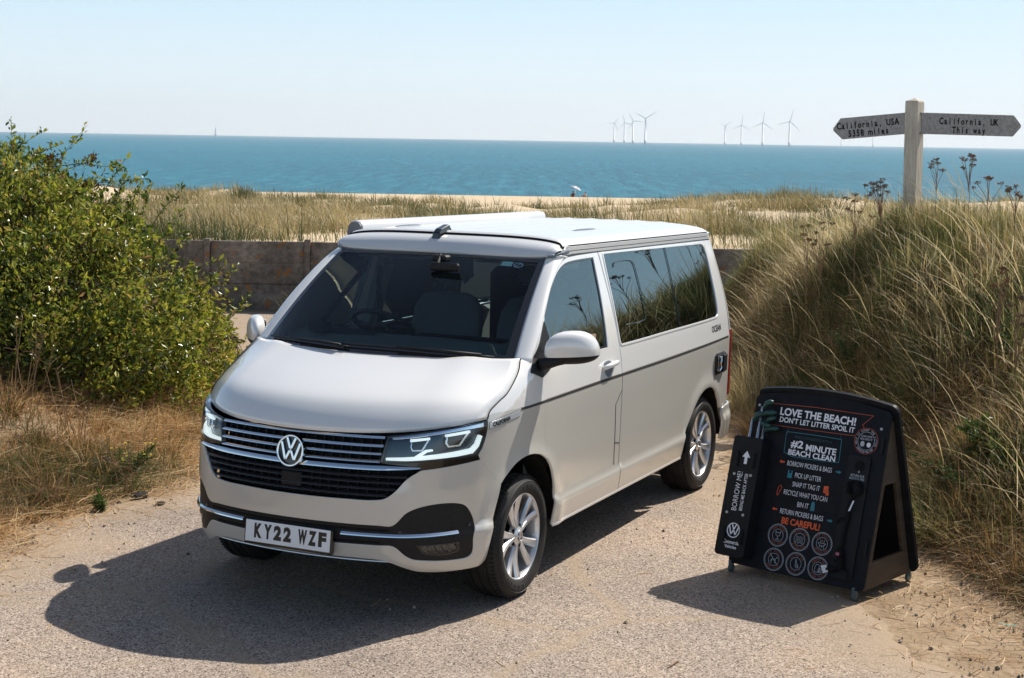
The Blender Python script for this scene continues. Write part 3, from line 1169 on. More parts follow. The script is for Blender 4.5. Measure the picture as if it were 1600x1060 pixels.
# ---- charging socket, lettering and door handles
sk = MB()
Q = to3d('side', [-3.16, -3.40], [.955, .955])
M0 = frame((-3.28, float(to3d('side', -3.28, .885)[0][1]) + .003, .885), (-1, -.03, 0), (0, 0.03, 1))
sk.rbox((-.115, -.075, 0), (.115, .072, .016), .006, 0, M0)
sk.rbox((.015, -.062, .016), (.108, .062, .028), .005, 1, M0)
sk.rbox((-.105, .074, .0), (.075, .083, .014), .003, 1, M0)
sk.tube([M0 @ Vector((-.07, .05, .018)), M0 @ Vector((-.035, .055, .022)), M0 @ Vector((-.045, .02, .024)), M0 @ Vector((-.03, -.02, .024)), M0 @ Vector((-.06, -.045, .020))], .008, 8, 2)
sk.build('hook_up_socket', M_GLOSSBLK, VAN, mats=[M_GLOSSBLK, M_TRIM, M_CHROME])
for fl in (False, True):
    tx = MB()
    V, Fc = text_mesh('OCEAN', 1.0, .03)
    V = (V - (V.min(0) + V.max(0)) / 2) / (V[:, 0].max() - V[:, 0].min())
    xs = -3.215 - V[:, 0] * .215 * (1 if not fl else -1)
    zs = 1.148 + V[:, 1] * .215
    Q = to3d('side', xs, zs)
    Q = Q + G_norm(Q) * .001
    Q[:, 1] *= -1 if fl else 1
    tx.add(Q, Fc)
    tx.build('side_lettering', M_DARK, VAN)
    # handle: dished cup and a bar
    sg = -1 if fl else 1
    cup = [(-1.05, 1.155), (-1.10, 1.165), (-1.17, 1.155), (-1.20, 1.11), (-1.16, 1.06), (-1.11, 1.045), (-1.06, 1.085)]
    h = MB()
    Q = to3d('side', [-1.035, -1.05, -1.11, -1.18, -1.225, -1.24], [1.128, 1.132, 1.140, 1.144, 1.143, 1.140])
    Q = Q + G_norm(Q) * np.array([0.0, .022, .034, .034, .024, .0])[:, None]
    Q[:, 1] *= sg
    h.tube(Q, [.010, .014, .016, .016, .015, .011], 10)
    h.build('door_handle', M_PAINT_UP, VAN, True)
    panel('handle_cup', 'side', [(-1.055, 1.150), (-1.10, 1.162), (-1.165, 1.157), (-1.195, 1.12), (-1.155, 1.075), (-1.115, 1.066), (-1.07, 1.09)], M_GREYTRIM, VAN, off=.0012, flange=.002, flip=fl)

# ---- bonnet
NT, NS = 26, 41
Cc = line3([(.862, 0, .982), (.840, 0, 1.020), (.795, 0, 1.075), (.715, 0, 1.135), (.55, 0, 1.195), (.38, 0, 1.245), (.20, 0, 1.298)], NT)
Ec = line3([(.387, .880, 1.036), (.376, .879, 1.052), (.35, .878, 1.078), (.27, .888, 1.114), (.184, .898, 1.152), (.042, .887, 1.236), (-.040, .862, 1.302)], NT)
ss = np.linspace(-1, 1, NS)
Pb = np.zeros((NT, NS, 3))
for i in range(NT):
    t = i / (NT - 1)
    a = np.abs(ss)
    Pb[i, :, 1] = Ec[i, 1] * ss
    qx = .72 * a ** 2 + .28 * a ** 6
    Pb[i, :, 0] = Ec[i, 0] + (Cc[i, 0] - Ec[i, 0]) * (1 - qx)
    pz = 4.0 if t < .2 else 3.4
    bulge = .012 * np.exp(-((a - .72) / .10) ** 2) * math.sin(min(1, t * 1.4) * math.pi / 2) * (t > 0)
    Pb[i, :, 2] = Ec[i, 2] + (Cc[i, 2] - Ec[i, 2]) * (1 - a ** pz) + bulge
Pb[-1, :, 0] = np.minimum(Pb[-1, :, 0], .2)
bon = grid_mesh('bonnet', Pb, M_PAINT_UP, VAN, flip=False)
if sum(p.normal.z for p in bon.data.polygons) < 0:
    bon.data.flip_normals()
so = bon.modifiers.new('thick', 'SOLIDIFY')
so.thickness, so.offset = .012, -1
sh = Pb[1:-1].copy()
sh[..., 1] *= .955
sh[..., 2] -= .03
sh[..., 0] -= .02
grid_mesh('bonnet_liner', sh, M_DARK, VAN)

# ---- grille bars, chrome strips, emblem
def bar(name, ys, zs, h, off0, off1, m, parent):
    """strip across the nose: heights zs(y), standing between two offsets from the skin"""
    ys = np.asarray(ys, float)
    zs = np.interp(ys, *zs) if isinstance(zs, tuple) else zs + 0 * ys
    hh = h(ys) if callable(h) else h + 0 * ys
    Q = to3d('front', ys, zs)
    N = G_norm(Q)
    N[:, 2] = 0
    N /= np.linalg.norm(N, axis=1, keepdims=True)
    up = np.array([0, 0, 1.0])
    rows = []
    for dz, of in ((-.5, off0), (-.5, off1 - .004), (-.38, off1), (-.05, off1 - .0015), (.5, off1 - .0105), (.5, off0)):
        rows.append(Q + N * of + up * (hh * dz)[:, None])
    P = np.stack(rows, 0)
    k = len(ys)
    V = P.transpose(1, 0, 2).reshape(-1, 3)
    Fc = []
    for i in range(k - 1):
        for r in range(6):
            s = (r + 1) % 6
            Fc.append((i * 6 + r, (i + 1) * 6 + r, (i + 1) * 6 + s, i * 6 + s))
    Fc += [tuple(range(6)), tuple(range((k - 1) * 6, k * 6))[::-1]]
    o = mesh(name, V, Fc, m, parent)
    return auto_smooth(o, 25)


M_SLAT = mat('grille_slat_satin', (.028, .028, .030), .28, 0, .5)
grl = empty('grille', (0, 0, 0))
grl.parent = VAN
for z, w in ((.9665, .500), (.925, .498), (.886, .493), (.8475, .487)):
    bar('chrome_bar', np.linspace(-w, w, 41), z, .0125, -.03, .001, M_CHROME, grl)
bar('lower_chrome_strip', np.linspace(-.676, .676, 51), (np.array([-.68, -.45, 0, .45, .68]), np.array([.820, .815, .812, .815, .820])), lambda y: .024 - .014 * np.clip((np.abs(y) - .5) / .18, 0, 1), -.03, .006, M_CHROME, grl)
zt = [(.772, .625), (.742, .598), (.710, .572), (.678, .530)]
for z, w in zt:
    bar('slat', np.linspace(-w, w, 31), z, .011, -.05, -.003, M_SLAT, grl)
fins = MB()
for k in range(-11, 12):
    y0 = k * .052
    for z0, z1 in ((.848, .965), (.66, .80)):
        if z0 < .7 and abs(y0) > .54 or abs(y0) > .49 and z0 > .8:
            continue
        q = to3d('front', [y0, y0], [z0, z1])
        fins.add([(q[0][0] - .052, y0 - .003, z0), (q[0][0] - .036, y0 - .003, z0), (q[1][0] - .036, y0 - .003, z1), (q[1][0] - .052, y0 - .003, z1),
                  (q[0][0] - .052, y0 + .003, z0), (q[0][0] - .036, y0 + .003, z0), (q[1][0] - .036, y0 + .003, z1), (q[1][0] - .052, y0 + .003, z1)],
                 [(0, 1, 2, 3), (7, 6, 5, 4), (1, 5, 6, 2), (0, 3, 7, 4)])
fins.build('grille_fins', M_TRIM, grl)
rd = MB()
rd.rbox((.85, -.062, .685), (.893, .062, .762), .006)
rd.build('radar_cover', M_TRIM, grl)
bar('bumper_chrome', np.linspace(.815, .30, 30)[::-1], .475, .017, -.02, .008, M_CHROME, VAN)
bar('bumper_chrome', np.linspace(-.815, -.30, 30), .475, .017, -.02, .008, M_CHROME, VAN)
bar('intake_slot', np.linspace(-.55, .55, 41), .507, .028, -.03, -.004, M_DARK, VAN)
bar('intake_slot', np.linspace(-.50, .50, 41), .440, .022, -.03, -.004, M_DARK, VAN)
bar('under_lip', np.linspace(-.56, .56, 31), .334, .014, -.06, -.012, M_ALLOY, VAN)

em = MB()
RE = .082


def ring(mb, r0, r1, h0, h1, M, n=56, mi=0):
    mb.lathe([(r0, h0), (r0, h1 - .002), (r0 + .002, h1), (r1 - .002, h1), (r1, h1 - .003), (r1, h0), (r0, h0)], n, mi, M)


def roundel(mb, R, M, w=.14, h=.01, mi=0, n=56, h0=0.0):
    """ring with a V over a W, in the local XZ plane facing local -Y"""
    ring(mb, R * (1 - w), R, -h0, -h, M, n, mi)
    Mp = M @ Matrix.Rotation(math.radians(90), 4, 'X')
    k = R * (1 - w) + .0005
    t = .085 * R * 1.9

    def stroke(a, b, th):
        a, b = np.array(a) * k, np.array(b) * k
        mb.prism([(a[0] - th / 2, a[1]), (a[0] + th / 2, a[1]), (b[0] + th / 2, b[1]), (b[0] - th / 2, b[1])], h0, h * .9, Mp, mi)
    s = t * 1.12
    stroke((-.37, .93), (-.035, .15), s)
    stroke((.37, .93), (.035, .15), s)
    stroke((-.80, .60), (-.37, -.66), s)
    stroke((.80, .60), (.37, -.66), s)
    stroke((-.37, -.66), (-.045, .02), s)
    stroke((.37, -.66), (.045, .02), s)
    mb.prism([(-.10 * k, .15 * k), (.10 * k, .15 * k), (.04 * k, .04 * k), (-.04 * k, .04 * k)][::-1], h0, h * .9, Mp, mi)


# emblem plane: facing forward, leaning back with the nose
Me = frame((.888, 0, .868), (0, 1, 0), (-.17, 0, 1)) @ Matrix.Rotation(math.radians(-90), 4, 'X')
roundel(em, RE, Me, .13, .014)
e_o = em.build('emblem', M_CHROME, VAN)
bevel(e_o, .004, 3, 40)
eb = MB()
eb.lathe([(0, .0), (RE * .99, .0), (RE * .99, .05), (0, .05)], 48, 0, Me)
eb.build('emblem_disc', M_GLOSSBLK, e_o)

# ---- number plate
Mp = frame((.918, 0, .430), (0, 1, 0), (-.10, 0, 1))
pl = MB()
pl.rbox((-.270, -.068, -.03), (.270, .058, 0), .005, 0, Mp)
p_o = pl.build('number_plate', M_GLOSSBLK, VAN)
pl = MB()
pl.rbox((-.260, -.0555, 0), (.260, .0555, .003), .0012, 0, Mp)
pl.build('plate_face', M_WHITE, p_o)
pt = MB()
Mt = Mp @ Matrix.Translation((0, 0, .0036))
xx = -.205
M_INK = mat('plate_lettering', (.016, .013, .011), .4)
for ch in 'KY22 WZF':
    if ch == ' ':
        xx += .032
        continue
    add_text(pt, ch, Mt @ Matrix.Translation((xx + .024, 0.004, 0)), width=.048 if ch != 'W' else .054, height=.076, bold=.065)
    xx += .0605
add_text(pt, 'CAMPERS 01234', Mt @ Matrix.Translation((.0, -.047, 0)), width=.085, height=.005) if False else None
pt.build('plate_lettering', M_INK, p_o)

# ---- windscreen, pillars, cowl
NSW, NTW = 41, 25
sw_ = np.linspace(-1, 1, NSW)


def screen(s, t, off=0.0):
    s, t = np.broadcast_arrays(np.asarray(s, float), np.asarray(t, float))
    B = np.stack([.20 - .20 * s ** 2 - .045 * s ** 6, .813 * s, 1.299 - .018 * s ** 2], -1)
    T = np.stack([-.688 - .012 * s ** 2 - 0 * s, .697 * s, 1.802 - .012 * s ** 2], -1)
    P = B + (T - B) * t[..., None]
    k = 4 * t * (1 - t) * .022
    P = P + np.stack([k * .5, 0 * k, k * .86], -1)
    return P + off * np.array([.49, 0, .87])


S_, T_ = np.meshgrid(sw_, np.linspace(0, 1, NTW), indexing='ij')
ws = grid_mesh('windscreen', screen(S_, T_), M_SCREEN, VAN)
if sum(p.normal.z for p in ws.data.polygons) < 0:
    ws.data.flip_normals()
fr = MB()


def ringstrip(sa, ta, sb, tb, off):
    """band between two loops on the glass"""
    A, B = screen(sa, ta, off), screen(sb, tb, off)
    n = len(A)
    fr.add(np.concatenate([A, B]), [(i, (i + 1) % n, n + (i + 1) % n, n + i) for i in range(n)])


def loop_rect(s0, s1, t0, t1, n=30):
    a = np.linspace(0, 1, n, endpoint=False)
    S = np.concatenate([s0 + (s1 - s0) * a, s1 + 0 * a, s1 + (s0 - s1) * a, s0 + 0 * a])
    T = np.concatenate([t0 + 0 * a, t0 + (t1 - t0) * a, t1 + 0 * a, t1 + (t0 - t1) * a])
    return S, T


ringstrip(*loop_rect(-1.004, 1.004, -.005, 1.0), *loop_rect(-.955, .955, .045, .962), .0015)
fr.build('screen_border', M_GLOSSBLK, ws)
# stickers inside the glass
st = MB()
for (sa, sb, ta, tb, mi) in ((.635, .735, .905, .957, 0),):
    st.add(screen([sa, sb, sb, sa], [ta, ta, tb, tb], -.004), [(0, 1, 2, 3)], mi)
a = np.linspace(0, 2 * math.pi, 25)[:-1]
st.add(np.concatenate([screen(.79 + .042 * np.cos(a), .925 + .030 * np.sin(a), -.004), screen(.79 + .032 * np.cos(a), .925 + .022 * np.sin(a), -.004)]), [(i, (i + 1) % 24, 24 + (i + 1) % 24, 24 + i) for i in range(24)], 1)
st.add(screen([.765, .772, .816, .808], [.910, .907, .940, .943], -.004), [(0, 1, 2, 3)], 1)
st.build('screen_sticker', M_WHITE, ws, mats=[mat('sticker_green', (.55, .78, .68), .6), mat('sticker_white', (.8, .82, .84), .6)])

for fl in (False, True):
    n = 26
    E = np.concatenate([screen(np.full(22, 1.004), np.linspace(-.01, 1, 22)), np.array([(-.703, .715, 1.803), (-.715, .735, 1.810), (-.74, .752, 1.812)])])
    E = line3(E, n)
    D = line3([(-.092, float(to3d('side', -.092, 1.272)[0][1]), 1.272)] + [tuple(q) for q in to3d('side', [-.328, -.534, -.687, -.807, -.88], [1.487, 1.654, 1.748, 1.790, 1.800])], n)
    base = np.array([-.05, .862, 1.300])
    rows = []
    for w in np.linspace(0, 1, 9):
        Cn = (E + D) / 2 + np.array([.30, .62, .30]) * .045
        Cn[:2] = (E[:2] + D[:2]) / 2 + np.array([.02, .02, .012])
        rows.append((1 - w) ** 2 * E + 2 * w * (1 - w) * Cn + w * w * D)
    g = grid_mesh('screen_pillar', np.stack(rows, 0), M_PAINT_UP, VAN, mirror=fl)
    if sum(p.normal.x + p.normal.z * .5 for p in g.data.polygons) < 0:
        g.data.flip_normals()
    so = g.modifiers.new('thick', 'SOLIDIFY')
    so.thickness, so.offset = .02, -1
# cowl and wipers
ck = MB()
k = np.linspace(-1, 1, 31)
A = screen(k, 0 * k - .015, -.01)
B = A + np.array([.045, 0, -.012])
B[:, 2] = A[:, 2] - .014
ck.add(np.concatenate([screen(k, 0 * k + .05, -.006), A, B]), [(j * 31 + i, j * 31 + i + 1, (j + 1) * 31 + i + 1, (j + 1) * 31 + i) for i in range(30) for j in range(2)])
ck.build('cowl', M_TRIM, VAN)
for (s0, s1, t0, t1, px) in ((-.93, -.12, .035, .018, -.10), (-.18, .90, .038, .012, .42)):
    wv = MB()
    kk = np.linspace(0, 1, 12)
    P = screen(s0 + (s1 - s0) * kk, t0 + (t1 - t0) * kk + .012 * np.sin(kk * math.pi), .016)
    wv.tube(P, .006, 6)
    P2 = screen(s0 + (s1 - s0) * np.array([.40, .70, .93]), np.array([.036, .028, .012]), np.array([.026])[0])
    wv.tube(P2, [.006, .009, .011], 6)
    wv.build('wiper', M_TRIM, VAN, True)

# ---- roof cap, pop-up roof, gutters
def zr(x):
    return .0146 * (np.minimum(x, -.9) + .9)


NA = 49
aa = np.linspace(-1, 1, NA)


def roof_row(x, zc, drop=0.0, wy=.752, p=3.2, ribs=True):
    y = wy * np.sign(aa) * np.abs(aa) ** .85
    a = np.abs(y) / wy
    zb = 1.857 + zr(x)
    z = zb + (zc - drop - zb) * (1 - a ** p) ** (1 / p)
    if ribs:
        z = z + .005 * np.clip(np.sin(y * 2 * math.pi / .19), 0, 1) ** 2 * (a < .72)
    return np.stack([0 * y + x, y, z], -1)


def roof_x(x0, a):
    return x0 - .05 * a ** 2 + 0 * a


rows = []
xs = [-.812, -.83, -.87, -.95] + list(np.linspace(-1.1, -3.40, 18)) + [-3.46, -3.50, -3.535, -3.555, -3.565]
for x in xs:
    zc = 1.935 + zr(x) * .9 - .004
    dr = 0.0
    if x < -3.40:
        dr = .055 * ((-3.40 - x) / .165) ** 2.2
    r_ = roof_row(x, zc, dr, ribs=x < -1.0)
    if x > -.9:
        r_[:, 0] -= .055 * (np.abs(r_[:, 1]) / .75) ** 2
    if x > -.82:
        r_[:, 2] -= .010
    rows.append(r_)
rf = grid_mesh('pop_up_roof', np.stack(rows, 0), M_ROOF, VAN)
if sum(p.normal.z for p in rf.data.polygons) < 0:
    rf.data.flip_normals()
base = rows[0].copy()
base[:, 0] += .014
base[:, 2] -= .012
hx = np.stack([-.672 - .012 * (aa * 1) ** 2 - .04 * np.abs(aa) ** 8, .735 * aa, 1.806 - .004 * aa ** 2 + .012 * np.abs(aa) ** 8], -1)
cap = []
for t in np.linspace(0, 1, 13):
    P = hx + (base - hx) * t
    k = math.sin(t * math.pi) ** .9 * .028
    P = P + np.stack([0 * aa + k * .75, aa * np.abs(aa) ** 5 * k * .6, 0 * aa + k * .7], -1)
    cap.append(P)
low = hx.copy()
low[:, 0] -= .02
low[:, 2] -= .010
cap = [low] + cap
cp_ = grid_mesh('roof_cap', np.stack(cap, 0), M_ROOF, VAN)
if sum(p.normal.z for p in cp_.data.polygons) < 0:
    cp_.data.flip_normals()
# dark seam under the front of the roof
for sg in (1, -1):
    bs = MB()
    bs.tube(Ec * np.array([1, sg, 1]) + np.array([0, .0015 * sg, -.001]), .0032, 6)
    bs.build('bonnet_seam', M_DARK, VAN)
sm = MB()
sm.tube(rows[0] + np.array([.010, 0, -.006]), .007, 6)
sm.build('roof_seam', M_DARK, VAN)
hs = MB()
hs.tube(hx + np.array([-.012, 0, -.012]), .010, 6)
hs.build('header_seal', M_GREYTRIM, VAN)
for sg in (1, -1):
    fl = sg < 0
    for nm, z0, z1, of, mm in (('gutter_seal', 1.798, 1.868, -.012, M_DARK), ('roof_rail', 1.838, 1.855, .006, M_ROOF), ('roof_rail', 1.8175, 1.8335, .008, M_ROOF), ('rail_base', 1.803, 1.8165, .002, M_GREYTRIM)):
        xx = np.concatenate([[-.80, -.86], np.linspace(-.95, -3.50, 24)])
        r4 = []
        for z, o2 in ((z0, of - .03), (z0, of), (z1, of), (z1, of - .03)):
            zz = z + zr(xx) + np.where(xx > -.9, (xx + .9) * -.12, 0)
            yy = S_side(xx, 1.83 + 0 * xx) * .0 + .762 + o2 - np.where(xx > -.9, (xx + .9) * .1, 0)
            r4.append(np.stack([xx, yy * sg, zz], -1))
        P = np.stack(r4, 0)
        g = grid_mesh(nm, P, mm, VAN, flip=not fl, smooth=False)
    ct = MB()
    ct.prism([(-.690, .718), (-.72, .745), (-.80, .772), (-.875, .778), (-.875, .75), (-.76, .73)], 1.800, 1.822, Matrix.Diagonal((1, sg, 1, 1)))
    o = ct.build('corner_trim', M_GREYTRIM, VAN)
    V2 = [v.co for v in o.data.vertices]
    for v in o.data.vertices:
        v.co.z += .022 * max(0, min(1, (-v.co.x - .72) / .15))
    bevel(o, .004)
# recess marks in the roof skin
for (x0, x1, y0) in ((-1.05, -1.40, -.52), (-1.55, -1.95, .50)):
    rm = MB()
    k = np.linspace(0, 1, 9)
    xs_ = x0 + (x1 - x0) * k
    zs_ = []
    for x in xs_:
        rr_ = roof_row(x, 1.935 + zr(x) * .9 - .004)
        zs_.append(np.interp(y0, rr_[:, 1], rr_[:, 2]))
    P = np.stack([xs_, 0 * k + y0, np.array(zs_) + .001], -1)
    rm.tube(P, .008 * np.sin(k * math.pi) ** .5 + .0005, 6)
    rm.build('roof_recess', M_GREYTRIM, VAN)
# aerial fin
fn = MB()
fin = [(.085, 0), (.055, .062), (.02, .072), (-.085, .062), (-.10, .0)]
Ma = Matrix.Translation((-.800, -.045, 1.882)) @ Matrix.Rotation(math.radians(18), 4, 'Y')
V = []
for (x, z) in fin:
    w = .034 if z < .01 else .022
    V += [Ma @ Vector((x, -w, z)), Ma @ Vector((x, w, z))]
fn.add(V, [(0, 1, 3, 2), (2, 3, 5, 4), (4, 5, 7, 6), (6, 7, 9, 8), (0, 2, 4, 6, 8), (9, 7, 5, 3, 1), (0, 8, 9, 1)])
o = fn.build('roof_aerial', M_GLOSSBLK, VAN)
bevel(o, .008, 3)
# awning along the far roof edge
aw = []
prof = [(-.745, 1.858), (-.748, 1.925), (-.765, 1.948), (-.80, 1.958), (-.835, 1.950), (-.860, 1.918), (-.866, 1.865), (-.860, 1.820), (-.83, 1.806), (-.775, 1.815)]
am = MB()
n = len(prof)
rings = []
for x in (-1.035, -1.04, -3.88, -3.885):
    k = .97 if x in (-1.035, -3.885) else 1
    rings.append([(x, -.805 + (y + .805) * k, 1.885 + (z - 1.885) * k + zr(x) * .9) for y, z in prof])
am.add(sum(rings, []), [(i * n + j, i * n + (j + 1) % n, (i + 1) * n + (j + 1) % n, (i + 1) * n + j) for i in range(3) for j in range(n)] + [tuple(range(n))[::-1], tuple(range(3 * n, 4 * n))])
a_o = am.build('awning', M_ROOF, VAN)
auto_smooth(a_o, 40)
ac = MB()
ac.add([(-1.033, -.805 + (y + .805) * .9, 1.885 + (z - 1.885) * .9) for y, z in prof] + [(-1.022, -.805 + (y + .805) * .86, 1.885 + (z - 1.885) * .86) for y, z in prof],
       [(j, (j + 1) % n, n + (j + 1) % n, n + j) for j in range(n)] + [tuple(range(n, 2 * n))])
ac.build('awning_end_cap', mat('awning_cap_grey', (.16, .17, .19), .5), a_o)

# ---- door mirrors
for fl in (False, True):
    sg = -1 if fl else 1
    mo = empty('door_mirror', (0, 0, 0))
    mo.parent = VAN
    # superellipsoid shell, cut into a painted cap and a black underside
    cen = np.array([-.315, 1.055, 1.345 if not fl else 1.300])
    R = np.array([.085, .112, .094])

    def shell(v0, v1, k=1.0):
        nu, nv = 28, 9
        P = np.zeros((nu, nv, 3))
        for i in range(nu):
            a = 2 * math.pi * i / nu
            for j in range(nv):
                b = v0 + (v1 - v0) * j / (nv - 1)
                c_ = lambda t, e: math.copysign(abs(math.cos(t)) ** e, math.cos(t))
                s_ = lambda t, e: math.copysign(abs(math.sin(t)) ** e, math.sin(t))
                x = c_(b, .75) * c_(a, .7)
                y = c_(b, .75) * s_(a, .7)
                z = s_(b, .8)
                x = x * (1.15 if x > 0 else .55)
                yy = y * (1 - .16 * z) - .05 * z
                P[i, j] = cen + R * k * np.array([x, yy, z])
                P[i, j, 0] -= (P[i, j, 1] - cen[1]) * .95
        return P
    o = grid_mesh('mirror_cap', shell(-.42, math.pi / 2), M_PAINT_UP, mo, close_u=True, mirror=fl, flip=True)
    o2 = grid_mesh('mirror_base', shell(-math.pi / 2, -.46, .985), M_TRIM, mo, close_u=True, mirror=fl, flip=True)
    arm = MB()
    arm.tube([(-.155, .925 * sg, cen[2] - .085), (-.165, .955 * sg, cen[2] - .080), (-.22, 1.0 * sg, cen[2] - .065), (-.29, 1.05 * sg, cen[2] - .055)], [.038, .036, .032, .03], 12)
    arm.build('mirror_arm', M_TRIM, mo, True)
    # sail panel in the window corner
    sail = [(-.050, 1.228, 1), (-.19, 1.35), (-.325, 1.478, 1), (-.345, 1.36), (-.350, 1.262, 1), (-.30, 1.225), (-.175, 1.186, 1)]
    panel('mirror_sail', 'side', sail, M_TRIM, mo, off=.006, flange=.012, flip=fl)
    gl_ = MB()
    gl_.rbox((cen[0] - .046, .97, cen[2] - .06), (cen[0] - .044, 1.14, cen[2] + .07), .0005)
    g_o = gl_.build('mirror_glass', M_CHROME, mo)
    for v in g_o.data.vertices:
        v.co.x -= (v.co.y - cen[1]) * .95
        v.co.y *= sg

# ---- underbody, wheel wells
ub = MB()
ub.box((-3.50, -.80, .30), (.30, .80, .36))
for cx in (0, -3):
    for sg in (1, -1):
        a = np.linspace(0, math.pi, 15)
        out = [(cx + .40 * math.cos(t), .34 + .43 * math.sin(t)) for t in a]
        V = [(x, sg * (float(S_side(np.array([x]), np.array([max(z, .45)]))[0]) - .03 - .10 * max(0, x)), z) for x, z in out] + [(x, sg * .52, z) for x, z in out]
        ub.add(V, [(i, i + 1, 15 + i + 1, 15 + i) for i in range(14)] + [tuple(range(15, 30))])
ub.build('underbody', M_DARK, VAN)

# ---- wheels
RT, ZC = .337, .335
def make_wheel():
    w = empty('wheel')
    # axis along local Y, outer face towards +Y, local origin at the hub centre, outer lip at y = 0
    tb = MB()
    prof = [(.232, -.012), (.240, .004), (.262, .014), (.285, .0165), (.300, .012), (.318, -.004), (.329, -.020), (.3345, -.034)]
    g = [-.045, -.060, -.100, -.115, -.145, -.160]
    for k in range(0, 6, 2):
        prof += [(RT, g[k] + .004), (RT, g[k]), (.329, g[k] - .001), (.329, g[k + 1] + .001), (RT, g[k + 1])]
    prof += [(RT, -.185), (.328, -.205), (.30, -.225), (.24, -.22), (.232, -.2)]
    tb.lathe(prof, 96)
    ty = tb.build('tyre', M_RUBBER, w)
    auto_smooth(ty, 32)
    lug = MB()
    for k in range(84):
        a = 2 * math.pi * k / 84
        Mr = Matrix.Rotation(a, 4, 'Y')
        lug.box((.3215, -.038, -.0055), (.3365, -.012, .0055), 0, Mr @ Matrix.Rotation(.06, 4, 'X'))
    lug.build('tread_blocks', M_RUBBER, ty)
    sw_t = MB()
    sw_t.lathe([(.2985, .0125), (.2995, .0145), (.3015, .0138), (.3025, .0112)], 96)
    for k in range(26):
        a = 2 * math.pi * (k * .0105 + (.08 if k < 13 else .45))
        Mr = Matrix.Rotation(a, 4, 'Y')
        sw_t.box((.262, .0146, -.006), (.281, .0176, .006 - .004 * (k % 3)), 0, Mr)
    sw_t.build('sidewall_marks', mat('sidewall_grey', (.028, .028, .028), .55), ty)
    rb = MB()
    rb.lathe([(.2355, -.010), (.2365, -.002), (.2335, .001), (.229, -.001), (.2255, -.008), (.222, -.03), (.214, -.08), (.210, -.16)], 72)
    rm_ = rb.build('rim', M_ALLOY, w)
    auto_smooth(rm_, 35)
    sp_ = MB()
    for k in range(5):
        for e in (-1, 1):
            a0 = 2 * math.pi * k / 5 + e * math.radians(9)
            a1 = 2 * math.pi * k / 5 + e * math.radians(15.5)
            st = []
            for t in np.linspace(0, 1, 7):
                r = .050 + (.2275 - .050) * t
                a = a0 + (a1 - a0) * t
                wd = .0155 + .0135 * t ** 1.5
                y = -.020 + .016 * t ** .8 - .010 * math.sin(t * math.pi)
                c = np.array([r * math.sin(a), 0, r * math.cos(a)])
                tn = np.array([math.cos(a), 0, -math.sin(a)])
                Y = np.array([0, 1.0, 0])
                st += [c + tn * wd + Y * (y - .012), c + tn * wd * .62 + Y * (y), c + tn * 0.0 + Y * (y - .003), c - tn * wd * .62 + Y * y, c - tn * wd + Y * (y - .012), c - tn * wd * .6 + Y * (y - .035), c + tn * wd * .6 + Y * (y - .035)]
            sp_.add(st, [(i * 7 + j, i * 7 + (j + 1) % 7, (i + 1) * 7 + (j + 1) % 7, (i + 1) * 7 + j) for i in range(6) for j in range(7)])
    so_ = sp_.build('spokes', M_ALLOY, rm_)
    auto_smooth(so_, 28)
    hb = MB()
    hb.lathe([(0, -.012), (.030, -.012), (.034, -.016), (.050, -.022), (.066, -.030), (.070, -.05), (0, -.05)], 40)
    h_ = hb.build('hub', M_ALLOY, rm_)
    auto_smooth(h_, 30)
    hc = MB()
    hc.lathe([(0, -.0105), (.026, -.0105), (.028, -.013)], 30)
    h2 = hc.build('hub_cap', M_GLOSSBLK, h_)
    lg = MB()
    roundel(lg, .025, Matrix.Translation((0, -.0105, 0)) @ Matrix.Rotation(math.pi, 4, 'Z'), .13, .0025, 0, 28)
    lg.build('hub_emblem', M_CHROME, h_)
    for k in range(5):
        a = 2 * math.pi * (k + .5) / 5
        nb = MB()
        nb.lathe([(.0145, -.021), (.0145, -.034)], 14, 0, Matrix.Translation((.054 * math.sin(a), 0, .054 * math.cos(a))))
        nb.lathe([(0, -.023), (.009, -.023), (.009, -.034)], 6, 0, Matrix.Translation((.054 * math.sin(a), 0, .054 * math.cos(a))))
        nb.build('wheel_bolt', M_DARK, h_)
    dk = MB()
    dk.lathe([(.07, -.085), (.165, -.085), (.165, -.11), (.07, -.11)], 40)
    dk.build('brake_disc', mat('brake_steel', (.16, .15, .14), .45, .9), w)
    ca = MB()
    ca.rbox((-.17, -.13, -.07), (-.10, -.05, .07), .015)
    ca.build('brake_caliper', M_DARK, w)
    bk = MB()
    bk.lathe([(0, -.135), (.21, -.135), (.215, -.16)], 40)
    bk.build('wheel_back', M_DARK, w)
    return w


def copy_tree(o, parent=None):
    c = o.copy()
    COL.objects.link(c)
    if parent is not None:
        c.parent = parent
        c.matrix_parent_inverse = o.matrix_parent_inverse.copy()
    for ch in list(o.children):
        copy_tree(ch, c)
    return c


W0 = make_wheel()
WH = [W0, copy_tree(W0), copy_tree(W0), copy_tree(W0)]
for w, (x, sg, rot) in zip(WH, ((0, 1, .30), (-3, 1, .42), (0, -1, .1), (-3, -1, .7))):
    w.parent = VAN
    w.location = (x, .908 * sg, ZC)
    w.rotation_euler = (0, rot, 0) if sg > 0 else (0, rot, math.pi)

